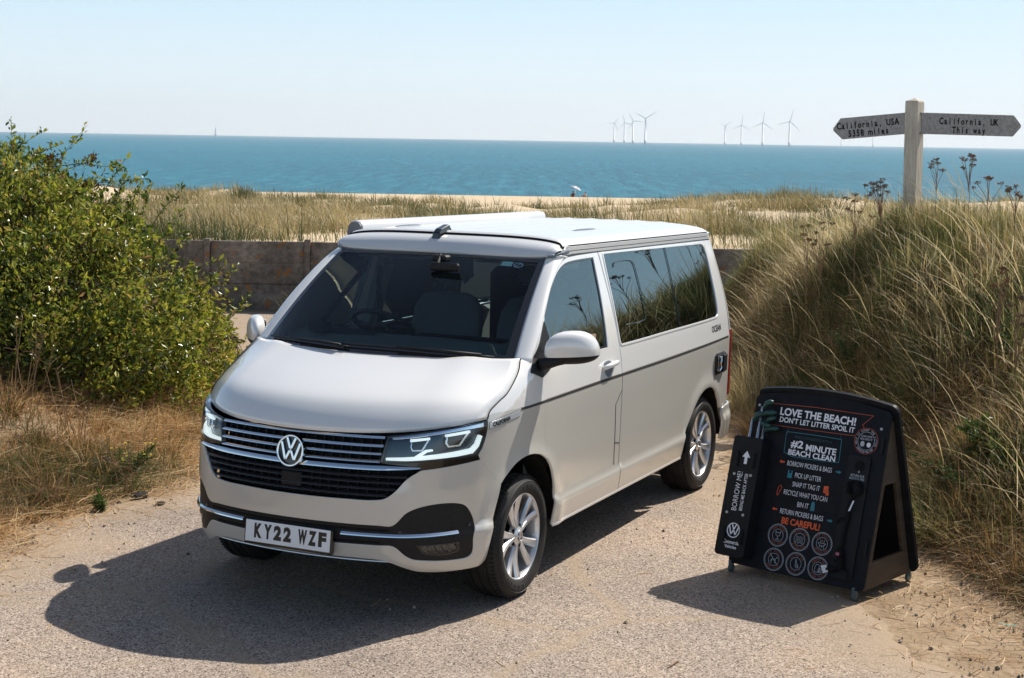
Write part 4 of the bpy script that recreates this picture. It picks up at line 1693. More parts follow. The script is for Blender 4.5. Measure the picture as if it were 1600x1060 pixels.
# ---- cabin
cb = empty('cabin', (0, 0, 0))
cb.parent = VAN
d_ = MB()
dp = [(.16, 1.255), (.05, 1.30), (-.10, 1.335), (-.28, 1.345), (-.40, 1.325), (-.46, 1.27), (-.48, 1.10), (-.40, .70), (.16, .70)]
n = len(dp)
ys_ = np.linspace(-.76, .76, 17)
d_.add([(x - (.235 * (y / .813) ** 2 if x > -.3 else 0), y, z - (.012 * (y / .8) ** 2)) for y in ys_ for x, z in dp], [(q * n + i, q * n + (i + 1) % n, (q + 1) * n + (i + 1) % n, (q + 1) * n + i) for q in range(16) for i in range(n)] + [tuple(range(n))[::-1], tuple(range(16 * n, 17 * n))])
do = d_.build('dashboard', M_DASH, cb)
auto_smooth(do, 40)
bn = MB()
k = np.linspace(0, 1, 9)
bn.add([(-.18 - .25 * a, -.56 + .0 * a, 1.335 + .024 * math.sin(math.pi * min(1, a * 1.2))) for a in k] + [(-.18 - .25 * a, -.16, 1.335 + .024 * math.sin(math.pi * min(1, a * 1.2))) for a in k], [(i, i + 1, 10 + i, 9 + i) for i in range(8)])
bn.build('instrument_hood', M_TRIM, cb)
vt = MB()
for k in range(46):
    y = -.56 + k * .025
    P = screen(y / .80, .075 - .0 * y, 0)
    vt.box((P[0] - .115, y - .008, 1.29), (P[0] - .09, y + .008, 1.306 - .012 * (y / .8) ** 2), 0)
vt.build('demister_vent', M_DARK, cb)
tr_ = MB()
tr_.rbox((-.40, .05, 1.343), (-.30, .62, 1.352), .003)
tr_.build('dash_tray', M_DARK, cb)
cu = MB()
cu.rbox((-.20, -.57, 1.34), (-.12, -.44, 1.40), .012)
cu.rbox((-.175, -.53, 1.395), (-.145, -.48, 1.41), .004)
cu.build('dash_camera', M_DARK, cb)
# steering wheel on the van's right
stw = MB()
Ms = Matrix.Translation((-.52, -.285, 1.362)) @ Matrix.Rotation(math.radians(-32), 4, 'Y')
a = np.linspace(0, 2 * math.pi, 41)
stw.tube([tuple(Ms @ Vector((.185 * math.cos(t), .185 * math.sin(t), 0))) for t in a], .016, 10)
for t in (math.pi / 2, -math.pi / 2, math.pi):
    stw.tube([tuple(Ms @ Vector((.05 * math.cos(t), .05 * math.sin(t), -.02))), tuple(Ms @ Vector((.18 * math.cos(t), .18 * math.sin(t), 0)))], .018, 8)
stw.lathe([(0, .0), (.06, -.005), (.065, -.04)], 20, 0, Ms @ Matrix.Rotation(math.radians(90), 4, 'X'))
stw.build('steering_wheel', M_TRIM, cb, True)


def seat(y0, x0):
    s = empty('front_seat')
    s.parent = cb
    s.location = (x0, y0, 0)
    b = MB()
    Mb = Matrix.Translation((0, 0, 1.0)) @ Matrix.Rotation(math.radians(-14), 4, 'Y')
    rows = []
    for z, w, dp_ in ((-.02, .225, .07), (.10, .245, .075), (.30, .25, .072), (.42, .235, .065), (.50, .19, .055), (.525, .12, .03)):
        r = []
        for t in np.linspace(0, 2 * math.pi, 25)[:-1]:
            cx, sx = math.cos(t), math.sin(t)
            bl = 1 - .30 * (abs(sx) < .6) * (cx > 0)
            r.append(Mb @ Vector((dp_ * math.copysign(abs(cx) ** .6, cx) * bl, w * math.copysign(abs(sx) ** .6, sx), z)))
        rows.append([tuple(v) for v in r])
    n = 24
    b.add(sum(rows, []), [(i * n + j, i * n + (j + 1) % n, (i + 1) * n + (j + 1) % n, (i + 1) * n + j) for i in range(5) for j in range(n)] + [tuple(range(5 * n, 6 * n))])
    b.build('seat_back', M_SEAT, s, True)
    h = MB()
    h.rbox((-.195, -.135, 1.585), (-.095, .135, 1.775), .035)
    o = h.build('headrest', M_SEAT2, s)
    bevel(o, .02, 3)
    p = MB()
    for yy in (-.06, .06):
        p.tube([(-.13, yy, 1.50), (-.145, yy, 1.60)], .007, 6)
    p.build('headrest_post', M_DASH, s)
    c = MB()
    c.rbox((-.05, -.25, .86), (.48, .25, 1.0), .04)
    c.build('seat_cushion', M_SEAT, s)


seat(-.20, -1.10)
seat(.42, -1.10)
rs = MB()
rs.rbox((-3.0, -.70, .9), (-2.75, .60, 1.55), .05)
rs.rbox((-3.0, -.62, 1.55), (-2.88, -.36, 1.74), .04)
rs.rbox((-3.0, .2, 1.55), (-2.88, .46, 1.74), .04)
rs.build('rear_bench', M_SEAT, cb)
im = MB()
im.rbox((-.50, .05, 1.712), (-.468, .245, 1.762), .012)
im.tube([(-.49, .10, 1.75), (-.56, .08, 1.80)], .012, 8)
im.rbox((-.60, .03, 1.762), (-.53, .13, 1.80), .010)
im.build('inner_mirror', M_TRIM, cb)
ig = MB()
ig.add([(-.503, .03, 1.70), (-.503, .26, 1.70), (-.503, .26, 1.755), (-.503, .03, 1.755)], [(0, 1, 2, 3)])
hl_ = MB()
hl_.box((-3.5, -.70, 1.795 - .03), (-.80, .70, 1.80 - .03), 0)
hl_.build('headlining', M_LINER, cb)
sv = MB()
sv.rbox((-.86, -.60, 1.752), (-.735, -.14, 1.766), .006)
sv.rbox((-.86, .22, 1.752), (-.735, .62, 1.766), .006)
sv.build('sun_visor', M_LINER, cb)
pil = MB()
for sg in (1, -1):
    for (x0, x1) in ((-1.27, -1.42), (-2.42, -2.50)):
        V = []
        for z in (1.10, 1.25, 1.5, 1.7, 1.79):
            yy = float(pc(SZ, np.array([z]))[0]) - .035
            V += [(x0, yy * sg, z), (x1, yy * sg, z), (x1, (yy - .05) * sg, z), (x0, (yy - .05) * sg, z)]
        pil.add(V, [(i * 4 + j, i * 4 + (j + 1) % 4, (i + 1) * 4 + (j + 1) % 4, (i + 1) * 4 + j) for i in range(4) for j in range(4)])
pil.build('door_pillar', M_LINER, cb)
sb = MB()
for sg in (1, -1):
    sb.tube([(-1.30, .745 * sg, 1.72), (-1.27, .76 * sg, 1.55), (-1.22, .72 * sg, 1.25), (-1.15, .64 * sg, 1.0)], .02, 6)
    sb.rbox((-1.33, .70 * sg - .03, 1.66), (-1.26, .70 * sg + .03, 1.75), .01)
sb.build('seat_belt', M_TRIM, cb)
gh = MB()
for sg in (1, -1):
    gh.tube([(-.33, .83 * sg, 1.50), (-.36, .79 * sg, 1.50), (-.47, .77 * sg, 1.60), (-.48, .79 * sg, 1.62)], .012, 8)
gh.build('grab_handle', M_LINER, cb, True)
dc = MB()
for sg in (1, -1):
    V = []
    for x in (-.25, -1.28):
        V += [(x, .86 * sg, 1.235), (x, .80 * sg, 1.20), (x, .79 * sg, .6)]
    dc.add(V, [(0, 1, 4, 3), (1, 2, 5, 4)])
    V = []
    for x in (-1.40, -3.45):
        V += [(x, .87 * sg, 1.225), (x, .80 * sg, 1.20), (x, .79 * sg, .4)]
    dc.add(V, [(0, 1, 4, 3), (1, 2, 5, 4)])
dc.box((-3.5, -.78, .40), (.1, .78, .42))
dc.build('door_lining', M_DASH, cb)

# ================================================================== vegetation
def veg_mat(name, stops, rough=.55, spec=.3, trans=.35):
    m = mat(name, (.2, .2, .1), rough, 0, spec)
    nt = m.node_tree
    a = nd(nt, 'Attribute')
    a.attribute_name = 'tint'
    r = nd(nt, 'ValToRGB')
    el = r.color_ramp.elements
    while len(el) < len(stops):
        el.new(.5)
    for e, (p, c) in zip(el, stops):
        e.position = p
        e.color = (*c, 1)
    nt.links.new(a.outputs['Fac'], r.inputs[0])
    nt.links.new(r.outputs[0], bsdf(m).inputs['Base Color'])
    tl = nd(nt, 'BsdfTranslucent')
    mx = nd(nt, 'MixShader')
    mx.inputs[0].default_value = trans
    nt.links.new(r.outputs[0], tl.inputs[0])
    nt.links.new(bsdf(m).outputs[0], mx.inputs[1])
    nt.links.new(tl.outputs[0], mx.inputs[2])
    nt.links.new(mx.outputs[0], nt.nodes['Material Output'].inputs[0])
    return m


GRASS_STOPS = [(0, (.065, .095, .022)), (.22, (.14, .16, .042)), (.42, (.27, .225, .085)), (.62, (.44, .335, .15)), (.82, (.58, .46, .24)), (1, (.70, .59, .37))]
M_GRASS = veg_mat('grass_blades', GRASS_STOPS, trans=.45)
M_DRY = veg_mat('dry_grass', [(0, (.10, .11, .03)), (.2, (.17, .115, .05)), (.45, (.39, .215, .08)), (.7, (.58, .37, .16)), (1, (.74, .57, .33))], trans=.42)
M_DUNE = veg_mat('marram_grass', [(0, (.050, .072, .022)), (.25, (.115, .118, .040)), (.5, (.22, .185, .075)), (.75, (.37, .29, .135)), (1, (.50, .41, .22))], trans=.3)
M_LEAF = veg_mat('bush_leaves', [(0, (.03, .055, .010)), (.3, (.105, .15, .018)), (.58, (.27, .30, .030)), (.9, (.50, .46, .065)), (1, (.40, .22, .08))], rough=.34, spec=.6, trans=.42)
M_WEED = veg_mat('weed_leaves', [(0, (.035, .065, .014)), (.6, (.085, .135, .025)), (1, (.17, .20, .05))], .45, .4, .35)
M_TWIG = mat('twig_bark', (.10, .062, .045), .8, 0, .2)
M_SEED = mat('dead_seedhead', (.105, .066, .042), .9, 0, .1)
M_STALK = mat('dead_stalk', (.24, .15, .085), .85, 0, .15)


def blade_quads(base, h, az, lean, width, seg, curl=1.0, rng=RNG, face=None):
    """grass blades: base (n,3), height, azimuth of the lean, how far they bow, width"""
    n = len(base)
    t = np.linspace(0, 1, seg + 1)
    dr = np.stack([np.cos(az), np.sin(az), 0 * az], -1)
    side_az = az + math.pi / 2 + rng.normal(0, .7, n) if face is None else face
    sd = np.stack([np.cos(side_az), np.sin(side_az), 0 * az], -1)
    up = np.array([0, 0, 1.0])
    pts = base[:, None] + (h[:, None] * (t - .42 * lean[:, None] * t ** 2.2 * curl))[..., None] * up + (h[:, None] * lean[:, None] * (.25 * t + .75 * t ** 2))[..., None] * dr[:, None]
    w = width[:, None] * (1 - t ** 2.2) ** .8 * .5 + 1e-4
    A = pts - sd[:, None] * w[..., None]
    B = pts + sd[:, None] * w[..., None]
    return np.stack([A[:, :-1], B[:, :-1], B[:, 1:], A[:, 1:]], 2)      # n, seg, 4, 3


def blades(name, base, h, az, lean, width, seg, m, tint, parent=None, curl=1.0, extra=None):
    Q = blade_quads(base, h, az, lean, width, seg, curl)
    T = np.repeat(np.clip(tint, 0, 1), seg * 4)
    if extra is not None:
        Q = np.concatenate([Q.reshape(-1, 4, 3), extra[0].reshape(-1, 4, 3)])
        T = np.concatenate([T, extra[1]])
    return quads_mesh(name, Q, m, parent, attr=T)


AZ_L = math.atan2(-R2[1], -R2[0])       # towards the picture's left


def azr(n, mean, sd):
    return mean + RNG.normal(0, sd, n)


# ---- the grassy bank on the right
N = 62000
D = RNG.uniform(4.5, 19.5, N)
dd = RNG.gamma(1.7, .85, N) - .1
L = toe_r(D) + dd
k = (dd > -.15) & (dd < 5.5)
D, L, dd = D[k], L[k], dd[k]
clump = fbm(D * 1.9, L * 1.9, 3, 60)
keep = RNG.random(len(D)) < np.clip((clump - .33) * 4.0, .07, 1) * sstep(-.15, .35, dd + (fbm(D * 2, L * 2, 2, 66) - .5) * .5)
D, L, dd, clump = D[keep], L[keep], dd[keep], clump[keep]
n = len(D)
patch = fbm(D * .55, L * .55, 3, 71)
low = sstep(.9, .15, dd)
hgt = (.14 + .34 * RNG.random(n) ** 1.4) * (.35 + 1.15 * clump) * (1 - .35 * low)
tint = .64 + (patch - .5) * 1.6 + RNG.normal(0, .26, n) - .30 * low  # lower growth greener; the bank's backlit shade is put into this tint too
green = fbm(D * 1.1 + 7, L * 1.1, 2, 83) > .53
tint = np.where(green & (RNG.random(n) < .7), tint - .38, tint)
base = np.concatenate([xy(D, L), (height(D, L) - .03)[:, None]], -1)
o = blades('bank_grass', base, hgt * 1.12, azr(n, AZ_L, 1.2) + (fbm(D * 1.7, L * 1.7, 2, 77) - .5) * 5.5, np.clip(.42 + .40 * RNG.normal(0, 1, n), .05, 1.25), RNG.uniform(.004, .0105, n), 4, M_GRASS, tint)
tag(o, 'long dry and green grass covering the bank right of the road', kind='stuff')
K0 = 0
# tussocks packed over the bank, each with its own colour, height and set
def tussock_field(name, cD, cL, per, hgt, tint, m, label, spread, bias, wid, droop=1.0):
    k = len(cD)
    n = k * per
    ir = np.repeat(np.arange(k), per)
    rr = np.sqrt(RNG.random(n))
    ra = RNG.uniform(0, 6.2832, n)
    D = cD[ir] + spread[ir] * rr * np.cos(ra)
    L = cL[ir] + spread[ir] * rr * np.sin(ra)
    p = xy(D, L)
    out = np.arctan2(p[:, 1] - xy(cD, cL)[ir, 1], p[:, 0] - xy(cD, cL)[ir, 0])
    own = RNG.uniform(0, 6.2832, k)[ir]
    u = RNG.random(n)
    az = np.where(u < .5, out + RNG.normal(0, .5, n), np.where(u < .5 + bias, AZ_L + RNG.normal(0, .6, n), own + RNG.normal(0, .8, n)))
    lean = np.clip(RNG.gamma(2.0, .22, n) * droop * (.35 + .9 * rr), .02, 1.7)
    bk = RNG.random(n) < .08                       # broken stems
    lean = np.where(bk, lean + .7, lean)
    h = hgt[ir] * (1.05 - .4 * rr) * RNG.uniform(.5, 1.12, n)
    base = np.concatenate([p, (height(D, L) - .03)[:, None]], -1)
    t = tint[ir] + RNG.normal(0, .15, n) + .25 * (RNG.random(n) < .10)
    o = blades(name, base, h, az, lean, RNG.uniform(.55, 1.4, n) * wid, 4, m, t)
    return tag(o, label, kind='stuff')


K = 860
cD = RNG.uniform(5, 21.6, K)
_dd = RNG.uniform(.0, 1, K) ** 1.35 * 3.6
cL = toe_r(cD) + _dd
lowk = sstep(1.0, .2, _dd)
tint_k = np.where(RNG.random(K) < .48 + .15 * lowk, RNG.normal(.13, .09, K), np.where(RNG.random(K) < .5, RNG.normal(.38, .08, K), RNG.normal(.72, .12, K))) - .20 * lowk - .16 * sstep(11.6, 10.0, cD) * (RNG.random(K) < .7)  # greener low down, with shade of the backlit slope tinted in
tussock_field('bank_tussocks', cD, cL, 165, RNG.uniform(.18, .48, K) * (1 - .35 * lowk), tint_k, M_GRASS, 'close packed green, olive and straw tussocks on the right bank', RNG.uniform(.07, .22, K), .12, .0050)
K = 470
cD = RNG.uniform(5, 19, K)
_dd = RNG.uniform(.0, 1, K) ** 1.8 * 2.6
tussock_field('bank_brown_tussocks', cD, toe_r(cD) + _dd, 120, RNG.uniform(.16, .42, K), RNG.normal(.30, .15, K), M_DRY, 'withered brown and rust tussocks between the green ones on the right bank', RNG.uniform(.08, .22, K), .2, .0050, 1.4)
K = 330
cD = RNG.uniform(6, 11.3, K)
_dd = RNG.uniform(.0, 1, K) ** 1.3 * 3.0
tussock_field('bank_rust_tussocks', cD, toe_r(cD) + _dd, 130, RNG.uniform(.24, .52, K), np.where(RNG.random(K) < .35, RNG.normal(.06, .05, K), RNG.normal(.30, .14, K)), M_DRY, 'rust brown and dark green withered growth at the right edge of the bank', RNG.uniform(.08, .22, K), .15, .0058, 1.2)
K = 190
cD = RNG.uniform(12.2, 17, K)
_dd = RNG.uniform(.0, 1, K) * 1.3
tussock_field('bank_green_tussocks', cD, toe_r(cD) + _dd, 150, RNG.uniform(.20, .46, K), RNG.normal(.13, .09, K), M_GRASS, 'fresh green grass low on the bank behind the van tail', RNG.uniform(.08, .22, K), .2, .0056, 1.2)
K = 420
cD = RNG.uniform(5.5, 17.5, K)
_dd = RNG.gamma(1.5, .75, K)
tussock_field('verge_tussocks', cD, toe_l(cD) - _dd - .1, 110, RNG.uniform(.14, .44, K), np.where(RNG.random(K) < .18, RNG.normal(.08, .05, K), RNG.normal(.42, .20, K)), M_DRY, 'drooping straw and brown tussocks on the left verge', RNG.uniform(.08, .24, K), .15, .0050, 1.7)
# matted dead grass low on the bank
N = 80000
D = RNG.uniform(5.0, 19, N)
dd = RNG.gamma(1.3, .62, N) - .25
L = toe_r(D) + dd
base = np.concatenate([xy(D, L), (height(D, L) + .005)[:, None]], -1)
pt = fbm(D * .8, L * .8, 3, 91)
keep = RNG.random(N) < np.where(dd < .05, .12, 1.0) * np.clip(.35 + pt, 0, 1)
base, pt, dd = base[keep], pt[keep], dd[keep]
n = len(base)
o = blades('bank_thatch', base, RNG.uniform(.10, .34, n), RNG.uniform(0, 6.3, n), RNG.uniform(.5, 1.9, n), RNG.uniform(.003, .006, n), 3, M_DRY, .36 + (pt - .5) * 1.7 + RNG.normal(0, .22, n), curl=1.15)
tag(o, 'matted brown dead grass at the foot of the right bank', kind='stuff')

# ---- dry verge on the left
N = 60000
D = RNG.uniform(5.5, 18.5, N)
dd = RNG.gamma(1.5, .75, N) - .15
L = toe_l(D) - dd
pt = fbm(D * 1.1, L * 1.1, 4, 101)
keep = (dd < 5) & (RNG.random(N) < np.clip((pt - .25) * 3, .1, 1) * sstep(-.15, .5, dd + (pt - .5) * .9))
D, L, dd, pt = D[keep], L[keep], dd[keep], pt[keep]
n = len(D)
base = np.concatenate([xy(D, L), (height(D, L) - .01)[:, None]], -1)
flow = fbm(D * .6, L * .6, 2, 111) * 9
tint = .40 + (fbm(D * 1.3, L * 1.3, 3, 121) - .5) * 2.4 + RNG.normal(0, .24, n)
o = blades('verge_grass', base, RNG.uniform(.07, .30, n) * (.45 + .9 * pt), flow + RNG.normal(0, 1.5, n), RNG.uniform(.5, 2.1, n), RNG.uniform(.003, .0065, n), 3, M_DRY, tint, curl=1.1)
tag(o, 'straw coloured dry grass on the verge left of the road', kind='stuff')

# ---- loose straw strewn over the verges
def strewn(name, D, L, label, lo=.04, hi=.22, seed=0):
    n = len(D)
    h = RNG.uniform(lo, hi, n)
    a = RNG.uniform(0, 2 * math.pi, n)
    w = RNG.uniform(.0009, .0024, n)
    bend = RNG.normal(0, .35, n)
    t = np.linspace(-.5, .5, 4)
    p = np.concatenate([xy(D, L), (np.maximum(height(D, L), 0) + .008)[:, None]], -1)
    dx = np.stack([np.cos(a), np.sin(a), 0 * a], -1)
    dy = np.stack([-np.sin(a), np.cos(a), 0 * a], -1)
    pts = p[:, None] + (h[:, None] * t)[..., None] * dx[:, None] + (h[:, None] * bend[:, None] * (t ** 2))[..., None] * dy[:, None]
    pts[..., 2] += RNG.uniform(0, .03, n)[:, None] * (t + .5) + .006 * RNG.random(n)[:, None]
    up = np.array([0, 0, .5])
    wv2 = (w[:, None, None] * (dy + up)[:, None])
    Q = np.stack([pts[:, :-1] - wv2, pts[:, :-1] + wv2, pts[:, 1:] + wv2, pts[:, 1:] - wv2], 2)
    o = quads_mesh(name, Q, M_DRY, None, attr=np.repeat(np.clip(RNG.normal(.72, .2, n), 0, 1), 12))
    tag(o, label, kind='stuff')
    return o


D = RNG.uniform(6.6, 14, 4200)
L = toe_r(D) - np.abs(RNG.normal(0, .58, 4200)) + .15
strewn('straw_litter', D, L, 'loose straw strewn over the bare earth beside the right bank', .025, .13)
D = RNG.uniform(6.5, 16, 4200)
L = toe_l(D) + np.abs(RNG.normal(0, .30, 4200)) - .15
strewn('straw_litter', D, L, 'loose straw scattered along the edge of the left verge')
D = RNG.uniform(6.6, 12, 160)
L = RNG.uniform(-2.5, 2.5, 160)
strewn('straw_litter', D, L, 'few scattered straws on the open tarmac', .03, .10)

D = RNG.uniform(6.5, 14, 1200)
L = toe_l(D) - RNG.gamma(1.4, .55, 1200) + .1
_o = strewn('verge_stems', D, L, 'long pale dead stems lying over the dry grass of the left verge', .18, .62)
_o.location.z = .05
D = RNG.uniform(7.5, 15, 1500)
L = toe_r(D) + RNG.gamma(1.2, .4, 1500) - .1
_o = strewn('bank_stems', D, L, 'long dead stems fallen over the foot of the right bank', .18, .6)
_o.location.z = .06

# small stones
ND = 2600
D = RNG.uniform(6.6, 13, ND)
sidep = RNG.random(ND)
L = np.where(sidep < .45, toe_r(D) - np.abs(RNG.normal(0, .7, ND)), np.where(sidep < .8, toe_l(D) + np.abs(RNG.normal(0, .4, ND)), RNG.uniform(-2.6, 2.6, ND)))
r = np.minimum(RNG.gamma(2, .0020, ND) + .002, .013)
p = np.concatenate([xy(D, L), (np.maximum(height(D, L), .004) + r * .3)[:, None]], -1)
oct_v = np.array([(1, 0, 0), (-1, 0, 0), (0, 1, 0), (0, -1, 0), (0, 0, .8), (0, 0, -.8)], float)
oct_f = np.array([(0, 2, 4), (2, 1, 4), (1, 3, 4), (3, 0, 4), (2, 0, 5), (1, 2, 5), (3, 1, 5), (0, 3, 5)])
a = RNG.uniform(0, 6.3, ND)
ca, sa = np.cos(a), np.sin(a)
V = oct_v[None] * (r[:, None] * RNG.uniform(.6, 1.5, (ND, 6)))[..., None]
V = np.stack([V[..., 0] * ca[:, None] - V[..., 1] * sa[:, None], V[..., 0] * sa[:, None] + V[..., 1] * ca[:, None], V[..., 2]], -1) + p[:, None]
Fc = (oct_f[None] + 6 * np.arange(ND)[:, None, None]).reshape(-1, 3)
M_STONE = veg_mat('gravel_stones', [(0, (.07, .06, .05)), (.5, (.24, .19, .14)), (1, (.45, .38, .30))], .85, .2, .0)
o = mesh('gravel', V.reshape(-1, 3), Fc, M_STONE, None, attr=np.repeat(RNG.random(ND), 6))
tag(o, 'small stones scattered over road and bare verges', kind='stuff')

# ---- dunes behind the wall
def tuft_base(cD, cL, n, spread):
    r = spread * np.sqrt(RNG.random(n))
    a = RNG.uniform(0, 2 * math.pi, n)
    return cD + r * np.cos(a), cL + r * np.sin(a)


NT_ = 3600
cD = RNG.uniform(0, 1, NT_) ** 1.25 * 84 + 23.2
cL = RNG.uniform(-1, 1, NT_) * (6 + cD * .42)
cov = fbm(cD * .085, cL * .10, 3, 140)
keep = RNG.random(NT_) < np.clip((cov - .45 + .10 * sstep(-6, -11, cL) + .16 * sstep(29, 23.5, cD)) * 6.5, .04, 1) * sstep(112, 92, cD)
cD, cL, cov = cD[keep], cL[keep], cov[keep]
per = 58
n = len(cD) * per
sp = RNG.uniform(.18, .55, len(cD)) * (1 + cD / 90)
rr = np.repeat(sp, per) * np.sqrt(RNG.random(n))
ra = RNG.uniform(0, 6.283, n)
D = np.repeat(cD, per) + rr * np.cos(ra)
L = np.repeat(cL, per) + rr * np.sin(ra)
hh = np.repeat(RNG.uniform(.35, .80, len(cD)), per) * RNG.uniform(.55, 1.1, n)
tn = np.repeat(.54 + (fbm(cD * .25, cL * .25, 2, 151) - .5) * 1.9 + RNG.normal(0, .12, len(cD)), per) + RNG.normal(0, .19, n)
base = np.concatenate([xy(D, L), (height(D, L) - .02)[:, None]], -1)
out = np.arctan2(*(xy(D, L) - xy(np.repeat(cD, per), np.repeat(cL, per))).T[::-1])
az = np.where(RNG.random(n) < .45, out, azr(n, AZ_L, .9))
o = blades('dune_grass', base, hh, az, RNG.gamma(2.2, .28, n), .004 + .00028 * D * RNG.uniform(.6, 1.3, n), 3, M_DUNE, tn)
tag(o, 'tawny marram grass spread over the sand dunes', kind='stuff')


def tussock(px, py, Dd, w, hgt, tint, n, label, group=None, parent=None, m=None, name='grass_tussock', az_mean=AZ_L, stiff=.6, wd=None):
    c = at(px, py, Dd)
    L0 = (c[:2] - CAM[:2]) @ R2
    D_, L_ = tuft_base(Dd, L0, n, w * .5)
    z0 = float(height(Dd, L0))
    b_ = np.concatenate([xy(D_, L_), (height(D_, L_) - .02)[:, None]], -1)
    org = np.array([*xy(Dd, L0), z0])
    out = np.arctan2(b_[:, 1] - org[1], b_[:, 0] - org[0])
    az = np.where(RNG.random(n) < .65, out + RNG.normal(0, .5, n), azr(n, az_mean, .9))
    rad = np.hypot(b_[:, 0] - org[0], b_[:, 1] - org[1]) / (w * .5)
    o = blades(name, b_ - org, hgt * RNG.uniform(.6, 1.1, n) * (1 - .25 * rad ** 2), az, np.clip(stiff * (.2 + rad) + RNG.normal(0, .15, n), .02, 1.3), (wd or (.005 + .0004 * Dd)) * RNG.uniform(.6, 1.2, n), 4, m or M_DUNE, tint + RNG.normal(0, .13, n))
    o.location = org
    tag(o, label, 'grass', group)
    return o


tussock(462, 336, 40, 1.25, .62, .10, 420, 'dark green marram tussock standing alone on bare pale sand')
tussock(838, 316, 72, 1.2, .8, .42, 260, 'rounded tawny tussock on the dune skyline behind the parked van')
GT = 'marram tussocks along the dune crest'
LT = 'bushy marram tussock among others on the dunes beyond the wall'
for (px, py, Dd, w, h_, t) in ((400, 345, 38, 1.6, .55, .42), (350, 318, 62, 2.2, .8, .34), (300, 322, 58, 2.0, .7, .48), (375, 312, 74, 1.8, .85, .25), (270, 325, 52, 1.8, .6, .55), (425, 318, 66, 2.0, .7, .38), (590, 318, 66, 2.6, .85, .27), (625, 319, 66, 2.2, .8, .30),
                              (560, 340, 40, 1.6, .5, .5), (520, 352, 33, 1.5, .5, .56), (690, 338, 44, 1.6, .55, .45), (730, 332, 48, 1.9, .62, .35), (770, 330, 52, 1.8, .55, .5), (920, 330, 52, 1.9, .62, .40), (875, 335, 46, 1.3, .5, .52), (990, 326, 58, 2.6, .9, .34), (1045, 324, 60, 2.6, .95, .40),
                              (1090, 330, 52, 2.2, .75, .36), (1180, 322, 64, 2.6, 1.0, .38), (1225, 320, 66, 2.4, .95, .46), (1150, 345, 38, 1.8, .65, .44), (1120, 355, 33, 1.5, .55, .52), (1280, 322, 60, 2.4, 1.1, .42), (240, 330, 45, 1.8, .55, .52), (480, 356, 30, 1.2, .45, .6), (330, 350, 34, 1.6, .5, .5)):
    tussock(px, py, Dd, w, h_, t, 260, LT, GT)
# rank growth against the foot of the wall
N = 9000
L = RNG.uniform(-6.2, 3.6, N)
D = 22.36 - np.abs(RNG.normal(0, .35, N))
pp = fbm(L * 1.2, L * 0, 3, 170)
k = RNG.random(N) < np.clip((pp - .35) * 4, 0, 1)
D, L = D[k], L[k]
n = len(D)
base = np.concatenate([xy(D, L), (height(D, L) - .01)[:, None]], -1)
o = blades('wall_foot_grass', base, RNG.uniform(.12, .5, n) * (.5 + pp[k]), RNG.uniform(0, 6.3, n), RNG.uniform(.2, 1.2, n), RNG.uniform(.006, .014, n), 3, M_GRASS, RNG.normal(.38, .2, n))
tag(o, 'rough grass growing against the foot of the concrete wall', kind='stuff')

# ---- tussocks that stand out on the right bank
for (px, py, Dd, w, h_, t, nn, lab) in ((1395, 500, 11.9, .8, .46, .30, 1500, 'soft grey green tussock bulging from the bank above the sign board'),
                                       (1180, 470, 14.2, .9, .75, .74, 900, 'pale straw coloured tussock leaning over the back of the van'),
                                       (1402, 342, 14.0, .6, .42, .34, 700, 'green grey tussock at the left foot of the signpost'),
                                       (1448, 340, 14.0, .6, .40, .62, 700, 'straw tussock at the right foot of the signpost'),
                                       (1215, 590, 13.2, .55, .36, .36, 700, 'reddish brown withered tussock on the bank between van and board'),
                                       (1505, 560, 10.4, .7, .45, .46, 800, 'splayed tussock of bent stalks low on the right bank'),
                                       (1460, 690, 9.9, .6, .42, .30, 800, 'green and brown tussock beside the back panel of the board'),
                                       (1545, 720, 9.6, .7, .40, .52, 700, 'straw brown tussock at the right edge of the photo')):
    tussock(px, py, Dd, w, h_, t, nn, lab, m=M_GRASS if 'reddish' not in lab else M_DRY, name='grass_tussock', stiff=.75, wd=.0055)

# ---- flowering stalks: long pale plumes along the top of the bank
N = 750
D = RNG.uniform(9, 17.5, N)
dd = RNG.uniform(.15, 3.2, N)
L = toe_r(D) + dd
base = np.concatenate([xy(D, L), height(D, L)[:, None]], -1)
h_ = RNG.uniform(.45, .85, N)
o = blades('seeding_grass', base, h_, azr(N, AZ_L, .55), RNG.uniform(.35, 1.0, N), RNG.uniform(.006, .011, N), 5, M_GRASS, RNG.normal(.86, .12, N))
tag(o, 'pale seeding stalks of tall grass nodding over the right bank', kind='stuff')


